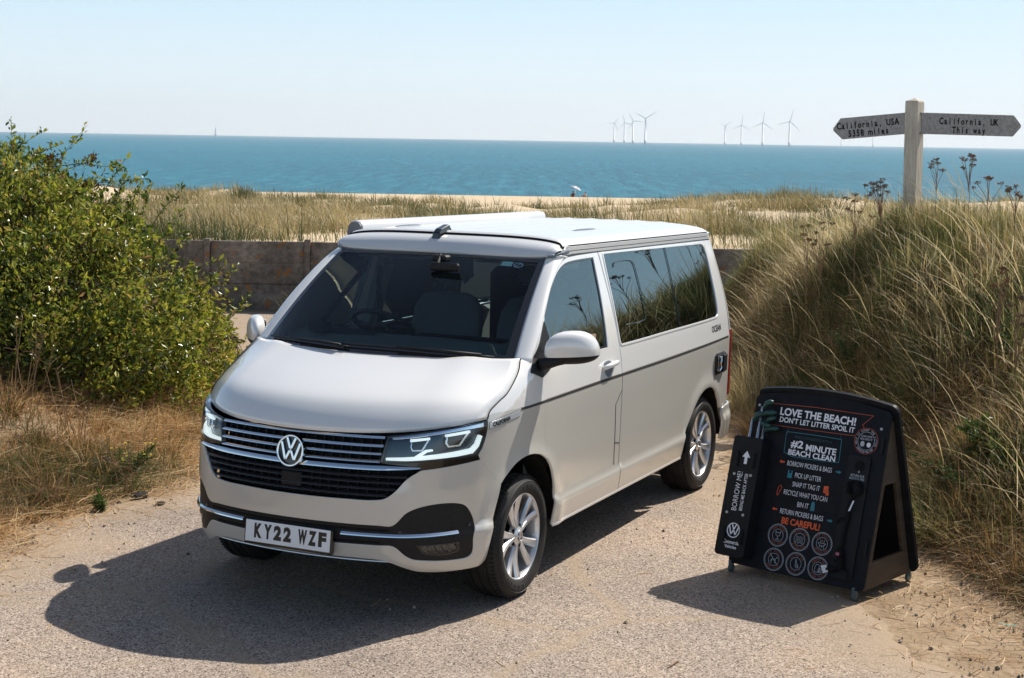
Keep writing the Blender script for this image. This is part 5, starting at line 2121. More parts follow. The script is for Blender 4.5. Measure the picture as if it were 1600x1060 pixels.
# ---- dead umbels and stalks
def umbel_plant(px, py_top, Dd, spread, nst, label, group, col=None, z_base=None, heads=True):
    top = at(px, py_top, Dd)
    L0 = (top[:2] - CAM[:2]) @ R2
    z0 = float(height(Dd, L0))
    o = empty('dead_umbel_plant', (top[0], top[1], z0))
    H = top[2] - z0
    st, hd = MB(), MB()
    main = np.array([0, 0, 0.])
    rng = random.Random(int(px * 7 + py_top))
    for s in range(nst):
        a = rng.uniform(0, 6.28)
        f = rng.uniform(.84, 1.0) if s else 1
        r_ = spread * rng.uniform(.2, 1) * (1 if s else .2)
        b0 = np.array([0, 0, H * rng.uniform(.55, .8)]) if s else np.array([0, 0, 0.])
        e = np.array([r_ * math.cos(a), r_ * math.sin(a), H * (f if s else 1)])
        if e[2] < b0[2] + .08:
            e[2] = b0[2] + .12
        m_ = (b0 + e) / 2 + np.array([rng.uniform(-.02, .02), rng.uniform(-.02, .02), 0])
        m_[:2] = b0[:2] + (e - b0)[:2] * .35
        st.tube([b0, m_, e], [.0034, .0026, .0018], 5)
        # umbel: short rays with lumpy ends
        for q in range(rng.randint(6, 10)):
            aa_ = rng.uniform(0, 6.28)
            ru = rng.uniform(.006, .030)
            tip = e + np.array([ru * math.cos(aa_), ru * math.sin(aa_), .028 - ru * .25 + rng.uniform(-.004, .004)])
            st.tube([e, tip], .0012, 4, caps=False)
            if heads:
                for w in range(3):
                    c = tip + np.array([rng.uniform(-.009, .009) for _ in range(3)])
                    s_ = rng.uniform(.004, .0072)
                    hd.add([c + s_ * np.array(v) for v in ((1, 0, 0), (-1, 0, 0), (0, 1, 0), (0, -1, 0), (0, 0, .7), (0, 0, -.7))],
                           [(0, 2, 4), (2, 1, 4), (1, 3, 4), (3, 0, 4), (2, 0, 5), (1, 2, 5), (3, 1, 5), (0, 3, 5)])
    st.build('stalk', M_STALK, o)
    if heads:
        hd.build('seed_head', col or M_SEED, o)
    tag(o, label, 'plant', group)
    return o


M_SEED2 = mat('seedhead_rust', (.15, .075, .035), .9, 0, .1)
umbel_plant(1378, 284, 13.6, .17, 16, 'cluster of near black flat seed heads left of the signpost', None)
umbel_plant(1338, 308, 13.2, .16, 8, 'low dark seed heads leaning among grass below the left finger board', None)
umbel_plant(1464, 253, 13.8, .12, 6, 'thin pale stalked seed head just right of the post', None, M_SEED2)
umbel_plant(1515, 246, 13.4, .13, 8, 'tallest rust brown seed head under the right finger board', None, M_SEED2)
umbel_plant(1545, 282, 12.9, .14, 7, 'brown seed heads right of the tallest stalk on the bank', None, M_SEED2)
umbel_plant(1588, 295, 12.4, .12, 7, 'brown seed heads at the edge of the photo under the sign tip', None, M_SEED2)
umbel_plant(1283, 352, 13.8, .14, 8, 'dark thistle like heads low on the bank left of the post', None)
umbel_plant(1262, 356, 13.8, .08, 5, 'small round thistle heads on the bank above the van tail', None, M_SEED2)
umbel_plant(1560, 425, 10.6, .16, 9, 'tall dead dock stalk with curled brown leaves on the right bank', None, M_SEED2)
umbel_plant(1590, 470, 10.0, .14, 8, 'dead branching stalk at the right edge, in front of the dock', None, M_SEED)

# ---- leafy green weeds
def leaf_quads(P, size, asp=.45, rng=RNG, up=.3, normal=None):
    """small two-faced folded leaves at points P"""
    n = len(P)
    d = rng.normal(0, 1, (n, 3))
    d[:, 2] += up
    if normal is not None:
        d += normal
    d /= np.linalg.norm(d, axis=1, keepdims=True)
    s = np.cross(d, rng.normal(0, 1, (n, 3)))
    s /= np.linalg.norm(s, axis=1, keepdims=True) + 1e-9
    nn = np.cross(d, s)
    ln = (size * np.clip(rng.lognormal(-.08, .36, n), .4, 1.7))[:, None]
    w = ln * asp
    a, c = P, P + d * ln + nn * ln * .10
    m_ = P + d * ln * .5 + nn * ln * .02
    l_, r_ = m_ + s * w * .5 + nn * w * .28, m_ - s * w * .5 + nn * w * .28
    q1 = np.stack([a, m_, c, l_], 1)
    q2 = np.stack([a, r_, c, m_], 1)
    return np.stack([q1, q2], 1)


def weed(px, py, Dd, w, h_, n, label, tint=.55, flowers=0, leaf=.032):
    c = at(px, py, Dd)
    L0 = (c[:2] - CAM[:2]) @ R2
    z0 = float(height(Dd, L0))
    o = empty('green_weed', (*xy(Dd, L0), z0))
    st = MB()
    P = []
    rng = random.Random(px)
    tips = []
    for s in range(max(5, n // 60)):
        a = rng.uniform(0, 6.28)
        e = np.array([w * .5 * math.cos(a) * rng.random() ** .5, w * .5 * math.sin(a) * rng.random() ** .5, h_ * rng.uniform(.55, 1)])
        m_ = e * np.array([.35, .35, .55])
        st.tube([(0, 0, 0), m_, e], [.004, .003, .0015], 4, caps=False)
        tips.append(e)
        for q in range(60):
            t = rng.uniform(.15, 1)
            P.append((m_ * t * 2 if t < .5 else m_ + (e - m_) * (t - .5) * 2) + np.array([rng.gauss(0, .012) for _ in range(3)]))
    P = np.array(P)
    st.build('stem', M_WEED, o)
    quads_mesh('leaf_mass', leaf_quads(P, leaf, .35), M_WEED, o, attr=np.repeat(np.clip(RNG.normal(tint, .2, len(P)), 0, 1), 8))
    if flowers:
        f = MB()
        for k in range(flowers):
            e = tips[k % len(tips)] + np.array([rng.gauss(0, .03), rng.gauss(0, .03), rng.uniform(0, .03)])
            f.add([e + np.array(v) * .012 for v in ((1, 0, .3), (0, 1, .3), (-1, 0, .3), (0, -1, .3), (0, 0, 0))], [(0, 1, 4), (1, 2, 4), (2, 3, 4), (3, 0, 4)])
        f.build('yellow_flower', mat('petal_yellow', (.75, .58, .02), .6), o)
    tag(o, label, 'plant')
    return o


weed(200, 725, 11.0, .55, .26, 700, 'low green weed dotted with tiny yellow flowers on the left verge', .45, 14)
weed(160, 800, 10.2, .16, .10, 240, 'small green seedling at the edge of the left verge, below the flowering weed', .5)
weed(1268, 565, 12.8, .40, .32, 500, 'bright green leafy weed on the bank above the left of the board', .85)
weed(1300, 600, 12.0, .45, .25, 500, 'green leafy weed just behind the top edge of the board', .7)
weed(1545, 520, 10.2, .45, .38, 500, 'dark green broad leaved weed among the dead stalks on the right', .5, leaf=.055)
weed(1590, 590, 9.8, .35, .30, 400, 'green weed at the right edge of the photo, low on the bank', .55, leaf=.05)
weed(1180, 545, 14.4, .5, .30, 500, 'soft green weed behind the rear bumper of the van', .8, leaf=.025)
for (px, py, Dd, w_, h_, nn, tt, lf, lab) in (
        (1330, 470, 12.9, .7, .40, 900, .25, .022, 'grey green twiggy shrublet in the middle of the right bank'),
        (1440, 470, 12.0, .8, .45, 1000, .20, .020, 'soft dark green shrublet on the bank below the signpost'),
        (1240, 500, 13.6, .6, .30, 600, .60, .028, 'mid green herb among grass on the bank behind the van'),
        (1530, 640, 9.9, .6, .34, 700, .35, .030, 'dull green leafy clump low on the bank at the right'),
        (1480, 610, 10.4, .55, .30, 700, .15, .024, 'very dark green clump in the hollow of the right bank'),
        (1350, 560, 12.2, .5, .28, 500, .75, .026, 'yellow green herb on the bank just above the board top'),
        (1570, 400, 11.4, .6, .40, 700, .30, .028, 'dark leafy clump under the tall dead dock on the bank')):
    weed(px, py, Dd, w_, h_, nn, lab, tt, leaf=lf)
weed(1425, 740, 9.9, .22, .22, 240, 'thin weed with dry tips growing behind the board', .9)

# ---- the big bush on the left
BUSH = empty('bush', (*xy(14.0, -4.2), float(height(14.0, -4.2))))
tag(BUSH, 'large rounded bush with small glossy green leaves on the left, behind the van mirror', 'bush')
borg = np.array(BUSH.location)
blobs = []          # D, L, z, rD, rL, rz
for (px, py, Dd, rl, rz_) in ((-5, 345, 13.6, .85, .60), (70, 375, 13.4, .72, .56), (140, 425, 13.3, .72, .58), (60, 470, 12.9, .95, .70), (205, 455, 13.6, .58, .50), (250, 500, 13.8, .50, .45), (290, 545, 13.9, .45, .42), (180, 520, 13.0, .75, .60), (120, 560, 12.7, .75, .50),
                             (330, 590, 14.3, .30, .38), (-60, 420, 13.6, 1.0, .9), (230, 590, 13.3, .55, .40), (325, 545, 14.6, .28, .42), (22, 280, 13.9, .34, .32), (-25, 290, 14.0, .42, .40), (270, 620, 13.6, .40, .30), (170, 400, 14.2, .40, .32), (85, 330, 14.0, .38, .34), (-80, 560, 13.0, .9, .7), (350, 570, 15.2, .25, .40), (20, 560, 12.6, .7, .5)):
    c = at(px, py, Dd)
    blobs.append((c, np.array([rl, rl, rz_]), None))
LP, LN = [], []
for c, R, _ in blobs:
    n = int(6200 * (R[0] * R[1] + R[0] * R[2]) * 1.15)
    v = RNG.normal(0, 1, (n, 3))
    v /= np.linalg.norm(v, axis=1, keepdims=True)
    lump = .80 + .34 * fbm(v[:, 0] * 3.1 + c[0] * 3 + v[:, 2] * 2.2, v[:, 1] * 3.1 + v[:, 2] * 2.7 + 9, 3, 200)
    rad = lump * (1 - .42 * RNG.random(n) ** 2.0)
    P = c + v * R * rad[:, None]
    LP.append(P)
    LN.append(v)
LP, LN = np.concatenate(LP), np.concatenate(LN)
gz = height(((LP[:, :2] - CAM[:2]) @ F2), ((LP[:, :2] - CAM[:2]) @ R2))
k = LP[:, 2] > gz + .05
_f2 = np.array([F2[0], F2[1], 0])
_q = np.stack([LP[:, :2] @ R2, LP[:, :2] @ F2, LP[:, 2]], -1)
_h = .5 * fbm(_q[:, 0] * 3.3 + _q[:, 1] * 1.3, _q[:, 2] * 3.3 + _q[:, 1] * 1.1, 3, 260) + .5 * fbm(_q[:, 0] * 6 - _q[:, 1] * 2, _q[:, 2] * 6 + 4, 2, 270)
k &= RNG.random(len(LP)) < np.clip((_h - .37) * 7.5, .06, 1)
LP, LN = LP[k], LN[k]
# twigs that stick out with their own leaves
tw = MB()
tl_, tn_ = [], []
rngb = random.Random(3)
spr = []
for px, py, dx, dz, Dd, ln in ((60, 300, .55, .55, 13.8, .85), (110, 300, .80, .35, 13.8, .62), (95, 262, .9, .10, 13.9, .55), (25, 250, .5, .75, 13.9, .42), (5, 240, .2, .9, 13.8, .35), (300, 470, .55, .75, 13.8, .45), (320, 500, .6, .65, 14.0, .42), (345, 520, .35, .8, 14.4, .5), (330, 470, .5, .7, 14.2, .42), (250, 400, .45, .85, 13.9, .55), (225, 380, .35, .9, 13.8, .6), (200, 360, .4, .85, 13.8, .6), (180, 345, .3, .9, 13.9, .5), (270, 410, .6, .7, 14, .55), (240, 350, .5, .75, 14.2, .45), (150, 320, .5, .8, 13.8, .5), (285, 440, .7, .6, 13.9, .4), (355, 560, .6, .6, 14.6, .35), (40, 255, .6, .6, 13.7, .45), (75, 285, .8, .5, 13.7, .5), (210, 330, .3, .9, 14.2, .4)):
    spr.append((at(px, py, Dd), dx, dz, ln))
for _ in range(150):
    i = rngb.randrange(len(LP))
    v = LN[i]
    spr.append((LP[i], float(v[:2] @ R2), max(.2, float(v[2])) + .3, rngb.uniform(.18, .38)))
for p0, dx, dz, ln in spr:
    dv = np.array([R2[0] * dx, R2[1] * dx, dz]) + np.array([rngb.gauss(0, .18), rngb.gauss(0, .18), rngb.gauss(0, .1)])
    dv /= np.linalg.norm(dv)
    p0 = p0 - dv * .25
    e = p0 + dv * (ln + .25)
    m_ = (p0 + e) / 2 + np.array([rngb.gauss(0, .03), rngb.gauss(0, .03), .03])
    e[2] -= .04
    tw.tube([p0 - borg, m_ - borg, e - borg], [.005, .0035, .0012], 4, caps=False)
    for q in range(int(34 * ln / .5) + 6):
        t = rngb.uniform(.35, 1)
        a = m_ + (e - m_) * (2 * t - 1) if t > .5 else p0 + (m_ - p0) * 2 * t
        tl_.append(a + np.array([rngb.gauss(0, .012) for _ in range(3)]))
        tn_.append(dv)
LP2 = np.concatenate([LP, np.array(tl_)]) - borg
LN2 = np.concatenate([LN, np.array(tn_)])
lt = np.clip(RNG.normal(.47, .30, len(LP2)) + (fbm(LP2[:, 0] * 1.6, LP2[:, 2] * 1.8 + LP2[:, 1], 3, 230) - .5) * .5, 0, .95)
lt[RNG.random(len(lt)) < .022] = 1.0
quads_mesh('foliage', leaf_quads(LP2, .051, .46, up=.35, normal=LN2 * .55), M_LEAF, BUSH, attr=np.repeat(lt, 8))
for k in range(420):
    c, R, _ = blobs[rngb.randrange(len(blobs))]
    v = np.array([rngb.gauss(0, 1) for _ in range(3)])
    v[2] = abs(v[2])
    v /= np.linalg.norm(v)
    e = c + v * R * .98
    b0 = np.array([c[0] + rngb.uniform(-.3, .3), c[1] + rngb.uniform(-.3, .3), max(float(borg[2]) + .02, c[2] - R[2] * .6)])
    tw.tube([b0 - borg, (b0 + e) / 2 - borg + np.array([0, 0, .04]), e - borg], [.007, .005, .0018], 4, caps=False)
for k in range(95):
    px, py = rngb.uniform(150, 300), 0
    py = 300 + (px - 150) * .95 + rngb.uniform(-5, 45)
    b0 = at(px, py + 30, rngb.uniform(13.6, 14.3))
    dv = np.array([R2[0] * rngb.uniform(.05, .8), R2[1] * rngb.uniform(.05, .8), rngb.uniform(.5, 1)])
    dv /= np.linalg.norm(dv)
    e = b0 + dv * rngb.uniform(.16, .42)
    tw.tube([b0 - borg, (b0 + e) / 2 - borg + np.array([rngb.gauss(0, .012), rngb.gauss(0, .012), 0]), e - borg], [.0045, .003, .0012], 4, caps=False)
tw.build('twigs', M_TWIG, BUSH)
# rust coloured bramble tips against the sea
br = MB()
for (px, py, s) in ((78, 250, .10), (82, 246, .08), (140, 250, .09), (146, 245, .07), (138, 285, .07), (150, 290, .06), (128, 290, .06)):
    c = at(px, py, 13.6) - borg
    for q in range(26):
        d = c + np.array([rngb.gauss(0, s * .3) for _ in range(3)])
        r_ = rngb.uniform(.006, .013)
        br.add([d + r_ * np.array(v) for v in ((1, 0, 0), (-1, 0, 0), (0, 1, 0), (0, -1, 0), (0, 0, 1), (0, 0, -1))], [(0, 2, 4), (2, 1, 4), (1, 3, 4), (3, 0, 4), (2, 0, 5), (1, 2, 5), (3, 1, 5), (0, 3, 5)])
br.build('dead_flowers', M_SEED2, BUSH)
# dead stalks on the left verge
def dead_stalks(px, py, Dd, hgt, n, label, tilt=.3):
    c = at(px, py, Dd)
    L0 = (c[:2] - CAM[:2]) @ R2
    o = MB()
    rng = random.Random(px + 1)
    for k in range(n):
        a = rng.uniform(0, 6.28)
        t = rng.uniform(.1, tilt)
        b0 = np.array([rng.gauss(0, .05), rng.gauss(0, .05), 0])
        e = b0 + hgt * rng.uniform(.5, 1) * np.array([t * math.cos(a), t * math.sin(a), 1])
        m_ = (b0 + e) / 2 + np.array([rng.gauss(0, .02), rng.gauss(0, .02), 0])
        o.tube([b0, m_, e], [.004, .003, .0015], 5, caps=False)
        for q in range(5):
            p = m_ + (e - m_) * rng.random()
            o.tube([p, p + np.array([rng.gauss(0, .05), rng.gauss(0, .05), rng.uniform(.01, .06)])], [.002, .001], 4, caps=False)
    ob = o.build('dead_stalks', M_STALK, None)
    ob.location = (*xy(Dd, L0), float(height(Dd, L0)))
    tag(ob, label, 'plant')


dead_stalks(40, 640, 11.6, .75, 7, 'tall thin dead stalks in front of the bush at the left edge', .35)
dead_stalks(118, 665, 11.3, .55, 8, 'reddish dead stalks standing in the dry grass below the bush', .4)
dead_stalks(205, 745, 10.7, .35, 7, 'bent bare stalks beside the yellow flowering weed', .8)
dead_stalks(60, 780, 10.1, .28, 8, 'sprawling pale stalks on the bare bottom of the left verge', 1.3)
# clods of dark earth on the verge
for (px, py, Dd, r_, lab) in ((155, 715, 11.0, .085, 'dark earth clod beside the yellow flowering weed'), (180, 728, 10.9, .06, 'smaller dark clod touching the large one on the left verge'), (220, 772, 10.6, .05, 'dark clod at the foot of the left verge'), (250, 789, 10.4, .032, 'flat dark stone on the sandy road edge left of the van')):
    c = at(px, py, Dd)
    L0 = (c[:2] - CAM[:2]) @ R2
    V, Fc = [], []
    nu, nv = 12, 7
    for i in range(nv + 1):
        for j in range(nu):
            b_ = math.pi * i / nv
            a = 2 * math.pi * j / nu
            k = r_ * (1 + .5 * (vnoise(np.array([math.cos(a) * 1.7 + px]), np.array([math.sin(a) * 1.7 + i * .6]), 5)[0] - .5))
            V.append((k * 1.3 * math.sin(b_) * math.cos(a), k * math.sin(b_) * math.sin(a), k * .6 * math.cos(b_)))
    Fc = [(i * nu + j, i * nu + (j + 1) % nu, (i + 1) * nu + (j + 1) % nu, (i + 1) * nu + j) for i in range(nv) for j in range(nu)]
    M_CLOD = bpy.data.materials.get('dark_clod') or mat('dark_clod', (.055, .046, .04), .95, 0, .1)
    ob = mesh('earth_clod', V, Fc, M_CLOD)
    ob.location = (*xy(Dd, L0), float(height(Dd, L0)) + r_ * .3)
    tag(ob, lab, 'clod')

# ================================================================== wall, signs, far things
M_CONC = mat('weathered_concrete', (.15, .125, .10), .92, 0, .2)
noise_col(M_CONC, [(.30, (.11, .092, .076)), (.48, (.25, .21, .17)), (.68, (.42, .36, .295))], 9, 10, .75, bump=.5, bump_scale=22, dist=.012)
nt = M_CONC.node_tree
_base = bsdf(M_CONC).inputs['Base Color'].links[0].from_socket
tc = nd(nt, 'TexCoord')
lv = nd(nt, 'TexNoise')
lv.inputs['Scale'].default_value = 6.5
lv.inputs['Detail'].default_value = 3
nt.links.new(tc.outputs['Object'], lv.inputs['Vector'])
lr = ramp(lv.outputs[0], [(.60, (0, 0, 0)), (.66, (.7, .7, .7))])
lc_ = nd(nt, 'RGB')
lc_.outputs[0].default_value = (.36, .13, .015, 1)
wst = nd(nt, 'TexNoise')
wst.inputs['Scale'].default_value = 1.4
nt.links.new(tc.outputs['Object'], wst.inputs['Vector'])
wr = ramp(wst.outputs[0], [(.40, (.62, .62, .62)), (.62, (1, 1, 1))])
c1_ = mixc(_base, wr.outputs[0], 1.0, 'MULTIPLY')
nt.links.new(mixc(c1_, lc_.outputs[0], lr.outputs[0]), bsdf(M_CONC).inputs['Base Color'])

DW = 22.30
w0 = xy(DW, 0)
WALL = empty('concrete_wall', (w0[0], w0[1], 0), (0, 0, math.atan2(R2[1], R2[0])))
tag(WALL, 'low grey wall of stacked concrete planks between posts, spotted with orange lichen', 'wall')
# local x runs to the picture's right, local y away from the camera
sp_ = 1.433
Lp = (324 - 800) / F_PX * DW
Lp = [Lp + sp_ * k for k in range(-9, 10)]
for i, l in enumerate(Lp):
    p = MB()
    p.rbox((l - .042, -.05, -.1), (l + .042, .07, 1.005 + .012 * math.sin(i * 2.1)), .006)
    p.build('post', M_CONC, WALL)
for i in range(len(Lp) - 1):
    p = MB()
    z = -.05
    for k, hh in enumerate((.42, .305, .31)):
        q = .004 * math.sin(i * 3 + k * 2)
        p.rbox((Lp[i] + .044, -.006 + q, z), (Lp[i + 1] - .044, .045 + q, z + hh - .006), .008)
        z += hh
    p.build('panel', M_CONC, WALL)

# ---- signpost
M_OAK = mat('weathered_oak', (.5, .45, .37), .85, 0, .2)
noise_col(M_OAK, [(.25, (.30, .26, .205)), (.5, (.54, .48, .395)), (.75, (.70, .635, .53))], 5, 8, .65, bump=.5, bump_scale=14, dist=.004, stretch=(9, 9, .8))
M_OAK2 = mat('grey_finger_board', (.26, .25, .245), .85, 0, .2)
noise_col(M_OAK2, [(.25, (.21, .197, .19)), (.5, (.36, .34, .325)), (.75, (.50, .47, .45))], 5, 8, .65, bump=.5, bump_scale=18, dist=.004, stretch=(1.2, 8, 8))
M_BLACK = mat('engraved_black', (.006, .006, .006), .8, 0, .1)
M_STEEL = mat('bolt_steel', (.25, .23, .2), .5, .8)
DP = 14.5
ptop = at(1429.5, 158, DP)
pl_ = (ptop[:2] - CAM[:2]) @ R2
pz0 = float(height(DP, pl_)) - .1
POST = empty('signpost', (ptop[0], ptop[1], pz0), (0, 0, YAW))
tag(POST, 'square oak signpost with two pointed finger boards, standing in grass on the bank', 'signpost')
# local x = away from the camera, local y = picture left
HP = ptop[2] - pz0
pm = MB()
# section turned so that one face looks left of the viewer and one to the right
_a = math.radians(35)
_n1, _n2 = np.array([-math.cos(_a), math.sin(_a)]), np.array([-math.sin(_a), -math.cos(_a)])
_h1, _h2 = .0825, .0615        # half depth along each normal
cs = [tuple(_n1 * _h1 * s1 + _n2 * _h2 * 1.0 * s2) for s1, s2 in ((1, 1), (-1, 1), (-1, -1), (1, -1))]
cs = cs if True else cs
rows = [(0, 1.0), (HP - .012, 1.0), (HP, .93)]
V = []
for z, k in rows:
    V += [(x * k, y * k, z) for x, y in cs]
V.append((0, 0, HP + .030))
pm.add(V, [(i * 4 + j, i * 4 + (j + 1) % 4, (i + 1) * 4 + (j + 1) % 4, (i + 1) * 4 + j) for i in range(2) for j in range(4)] + [(8 + j, 8 + (j + 1) % 4, 12) for j in range(4)])
po = pm.build('post', M_OAK, POST)
bevel(po, .004, 2)
bo = MB()
for (sy, z) in ((-.040, HP - .115), (-.040, HP - .30), (.056, HP - .115), (.056, HP - .30)):
    c = Vector((-.045 if sy < 0 else -.034, sy, z))
    nrm = Vector((-.72, -.69 if sy < 0 else .69, 0))
    bo.lathe([(0, .010), (.011, .008), (.014, 0), (.014, -.01)], 12, 0, Matrix.Translation(c) @ nrm.to_track_quat('Y', 'Z').to_matrix().to_4x4())
bo.build('bolts', M_STEEL, POST)


def mono_text(mb, txt, M, ch_w, h, mi=0, bold=.012):
    n = len(txt)
    for i, ch in enumerate(txt):
        if ch == ' ':
            continue
        V, Fc = text_mesh(ch, 1.0, bold)
        c = (V[:, 0].min() + V[:, 0].max()) / 2
        w_ = V[:, 0].max() - V[:, 0].min()
        sx = min(1.0, .70 / max(w_, .01)) if ch in 'WMmw' else 1.0
        if ch in 'il':
            sx = 1.0
        dv = np.array([c, .0, 0])
        V = (V - dv) * np.array([h * sx * .92, h * 1.3, 1])
        x0 = (i - (n - 1) / 2) * ch_w
        V = V + np.array([x0, 0, 0])
        mb.add([tuple(M @ Vector(v)) for v in V], Fc, mi)


def finger(sgn, length, yaw, droop, zc, lines, hgt=.198):
    """a pointed board; sgn +1 runs to the picture's right"""
    # direction along the board, in the post's local axes (y = picture left)
    dv = Vector((math.sin(yaw), -sgn * math.cos(yaw), -math.sin(droop)))
    xd = dv if sgn > 0 else -dv          # reading direction
    zd = Vector((0, 0, 1))
    start = Vector((-.012, -sgn * .055, zc))
    pts = [(0, -hgt / 2), (length - .085, -hgt / 2), (length - .01, -.012), (length - .01, .012), (length - .085, hgt / 2), (0, hgt / 2)]
    if sgn < 0:
        pts = [(-p[0], p[1]) for p in pts]
    Mx = frame(start, xd, zd)
    b_ = MB()
    b_.prism(pts, -.02, .02, Mx)
    o = b_.build('finger_board', M_OAK2, POST)
    bevel(o, .004, 2)
    t = MB()
    mid = sgn * length * (.53 if sgn < 0 else .47)
    for k, (s_, dy) in enumerate(lines):
        mono_text(t, s_, Mx @ Matrix.Translation((mid + .0, dy - .018, .0212)), .0375 if sgn < 0 else .0415, .064, bold=.03)
    t.build('lettering', M_BLACK, o)


finger(-1, .695, math.radians(12), math.radians(6.0), HP - .205, [('California, USA', .040), ('5358 miles', -.036)])
finger(1, .985, math.radians(8), math.radians(.6), HP - .205, [('California, UK', .042), ('This way', -.038)])

# rust red stake in the bush
sk_ = at(76, 243, 14.3)
sl = (sk_[:2] - CAM[:2]) @ R2
sz = float(height(14.3, sl))
sm_ = MB()
sm_.rbox((-.032, -.032, 0), (.032, .032, sk_[2] - sz), .006)
o = sm_.build('wooden_stake', mat('rusty_red_wood', (.16, .05, .03), .85), None)
o.location = (sk_[0], sk_[1], sz)
tag(o, 'dark red wooden stake poking out of the top of the bush', 'post')

# ---- sandwich board
M_BOARD = mat('black_board', (.009, .010, .013), .5, 0, .14)
noise_col(M_BOARD, [(.3, (.007, .008, .011)), (.75, (.014, .0155, .019))], 18, bump=.08, bump_scale=300, dist=.001)
M_BOARD2 = mat('black_holder', (.012, .013, .015), .45, 0, .18)
M_PLY = mat('brown_plywood', (.07, .05, .035), .6, 0, .3)
noise_col(M_PLY, [(.3, (.045, .033, .023)), (.7, (.09, .066, .046))], 7, 8, .6, stretch=(1, 1, 6))
M_TW = mat('board_print_white', (.86, .88, .92), .6)
M_TG = mat('board_print_grey', (.48, .51, .55), .6)
M_TO = mat('board_print_orange', (.80, .12, .03), .6)
M_TR = mat('board_print_red', (.42, .075, .035), .6)
M_TB = mat('board_print_teal', (.03, .21, .28), .6)
M_TD = mat('board_print_dark_teal', (.012, .06, .075), .6)
BA = Vector((-1.032, 1.751, .060))
BU = Vector((math.cos(1.296), math.sin(1.296), 0))
BN = Vector((BU.y, -BU.x, 0))
TL_ = .282
BUP = -BN * math.sin(TL_) + Vector((0, 0, 1)) * math.cos(TL_)
BOARD = empty('sandwich_board', (BA.x, BA.y, 0))
tag(BOARD, 'black sandwich board printed with beach clean instructions, standing on the road beside the van', 'sign board')
off = Matrix.Translation(-Vector(BOARD.location))
MF = off @ frame(BA, BU, BUP)                  # front face: x along, y up the face, z out of it
WB, LB = .878, .994


def rounded(w, h, r, arch=0.0, n=8):
    pts = []
    for cx, cy, a0 in ((w - r, r, -90), (w - r, h - r, 0), (r, h - r, 90), (r, r, 180)):
        for k in range(n + 1):
            a = math.radians(a0 + 90 * k / n)
            pts.append([cx + r * math.cos(a), cy + r * math.sin(a)])
        if a0 == 0 and arch:
            for k in range(1, 12):
                pts.append([w - r - (w - 2 * r) * k / 12, h])
    for p in pts:
        if p[1] > h * .5 and arch:
            p[1] += arch * (1 - ((p[0] - w / 2) / (w / 2)) ** 2)
    return pts


b_ = MB()
b_.prism(rounded(WB, LB, .03, .042), -.02, 0, MF)
fo = b_.build('front_panel', M_BOARD, BOARD)
bevel(fo, .003, 2, 50)
# back panel leans the other way
DB = .58
BA2 = BA - BN * DB
BUP2 = (BA + BUP * (LB + .02) - BN * .012 - BA2)
BUP2 = BUP2 - BU * BUP2.dot(BU)
BUP2.normalize()
MBk = off @ frame(BA2 - BU * .0, BU, BUP2)
b_ = MB()
b_.prism(rounded(WB + .03, LB + .03, .04, .045), -.024, .0, MBk @ Matrix.Translation((-.002, 0, 0)))
b_.build('back_panel', M_BOARD, BOARD)
# plywood cheeks between the panels
for e in (0.02, WB - .02):
    s_ = MB()
    # polygon in the plane (d = back from the front foot, z up)
    o_ = [(.028, -.02), (DB - .03, -.02), (.315, LB * .955 - .06), (.255, LB * .955 - .06)]
    o_ = [(.022, .0), (DB - .02, .0), (.318, .90), (.262, .90)]
    ih = [(.105, .13), (DB - .105, .13), (.315, .66), (.265, .66)]
    ih = [(.110, .14), (DB - .115, .14), (.36, .55), (.235, .55)]
    A = off @ BA
    Vp = []
    for dz in (-.009, .009):
        for (d_, z_) in o_ + ih:
            Vp.append(A + BU * (e + dz) - BN * d_ + Vector((0, 0, z_)))
    Fc = []
    for i in range(4):
        j = (i + 1) % 4
        Fc += [(i, j, 4 + j, 4 + i), (8 + i, 12 + i, 12 + j, 8 + j), (i, 8 + i, 8 + j, j), (4 + i, 4 + j, 12 + j, 12 + i)]
    s_.add(Vp, Fc)
    s_.build('side_cheek', M_PLY, BOARD)
inn = MB()
inn.rbox((0.03, .10, -.05), (WB - .03, .115, -.03), .002, 0, MF)
inn.build('cross_rail', M_BOARD2, BOARD)
# castors
M_CAST = mat('castor_teal_grey', (.08, .12, .12), .5)
for (e, d_) in ((.015, -.005), (WB - .06, -.005), (WB - .03, DB - .02), (.03, DB - .02)):
    A = off @ BA
    c = A + BU * e - BN * (d_ + .02)
    cw = MB()
    cw.lathe([(0, -.009), (.024, -.009), (.027, -.006), (.027, .006), (.024, .009), (0, .009)], 18, 0, Matrix.Translation((c.x, c.y, .028)) @ Matrix.Rotation(math.atan2(BN.y, BN.x), 4, 'Z'))
    cw.rbox((c.x - .014, c.y - .014, .035), (c.x + .014, c.y + .014, .075), .003)
    cw.build('castor', M_CAST, BOARD)

pr = MB()
MI = {'w': 0, 'g': 1, 'o': 2, 'r': 3, 't': 4, 'd': 5}
Z0 = .0012


def wr_(txt, x0, x1, y, h, c='w', bold=.02, align=None, rot=0):
    M = MF @ Matrix.Translation(((x0 + x1) / 2, y, Z0)) @ Matrix.Rotation(rot, 4, 'Z')
    add_text(pr, txt, M, MI[c], width=abs(x1 - x0) if not rot else None, height=h, bold=bold)


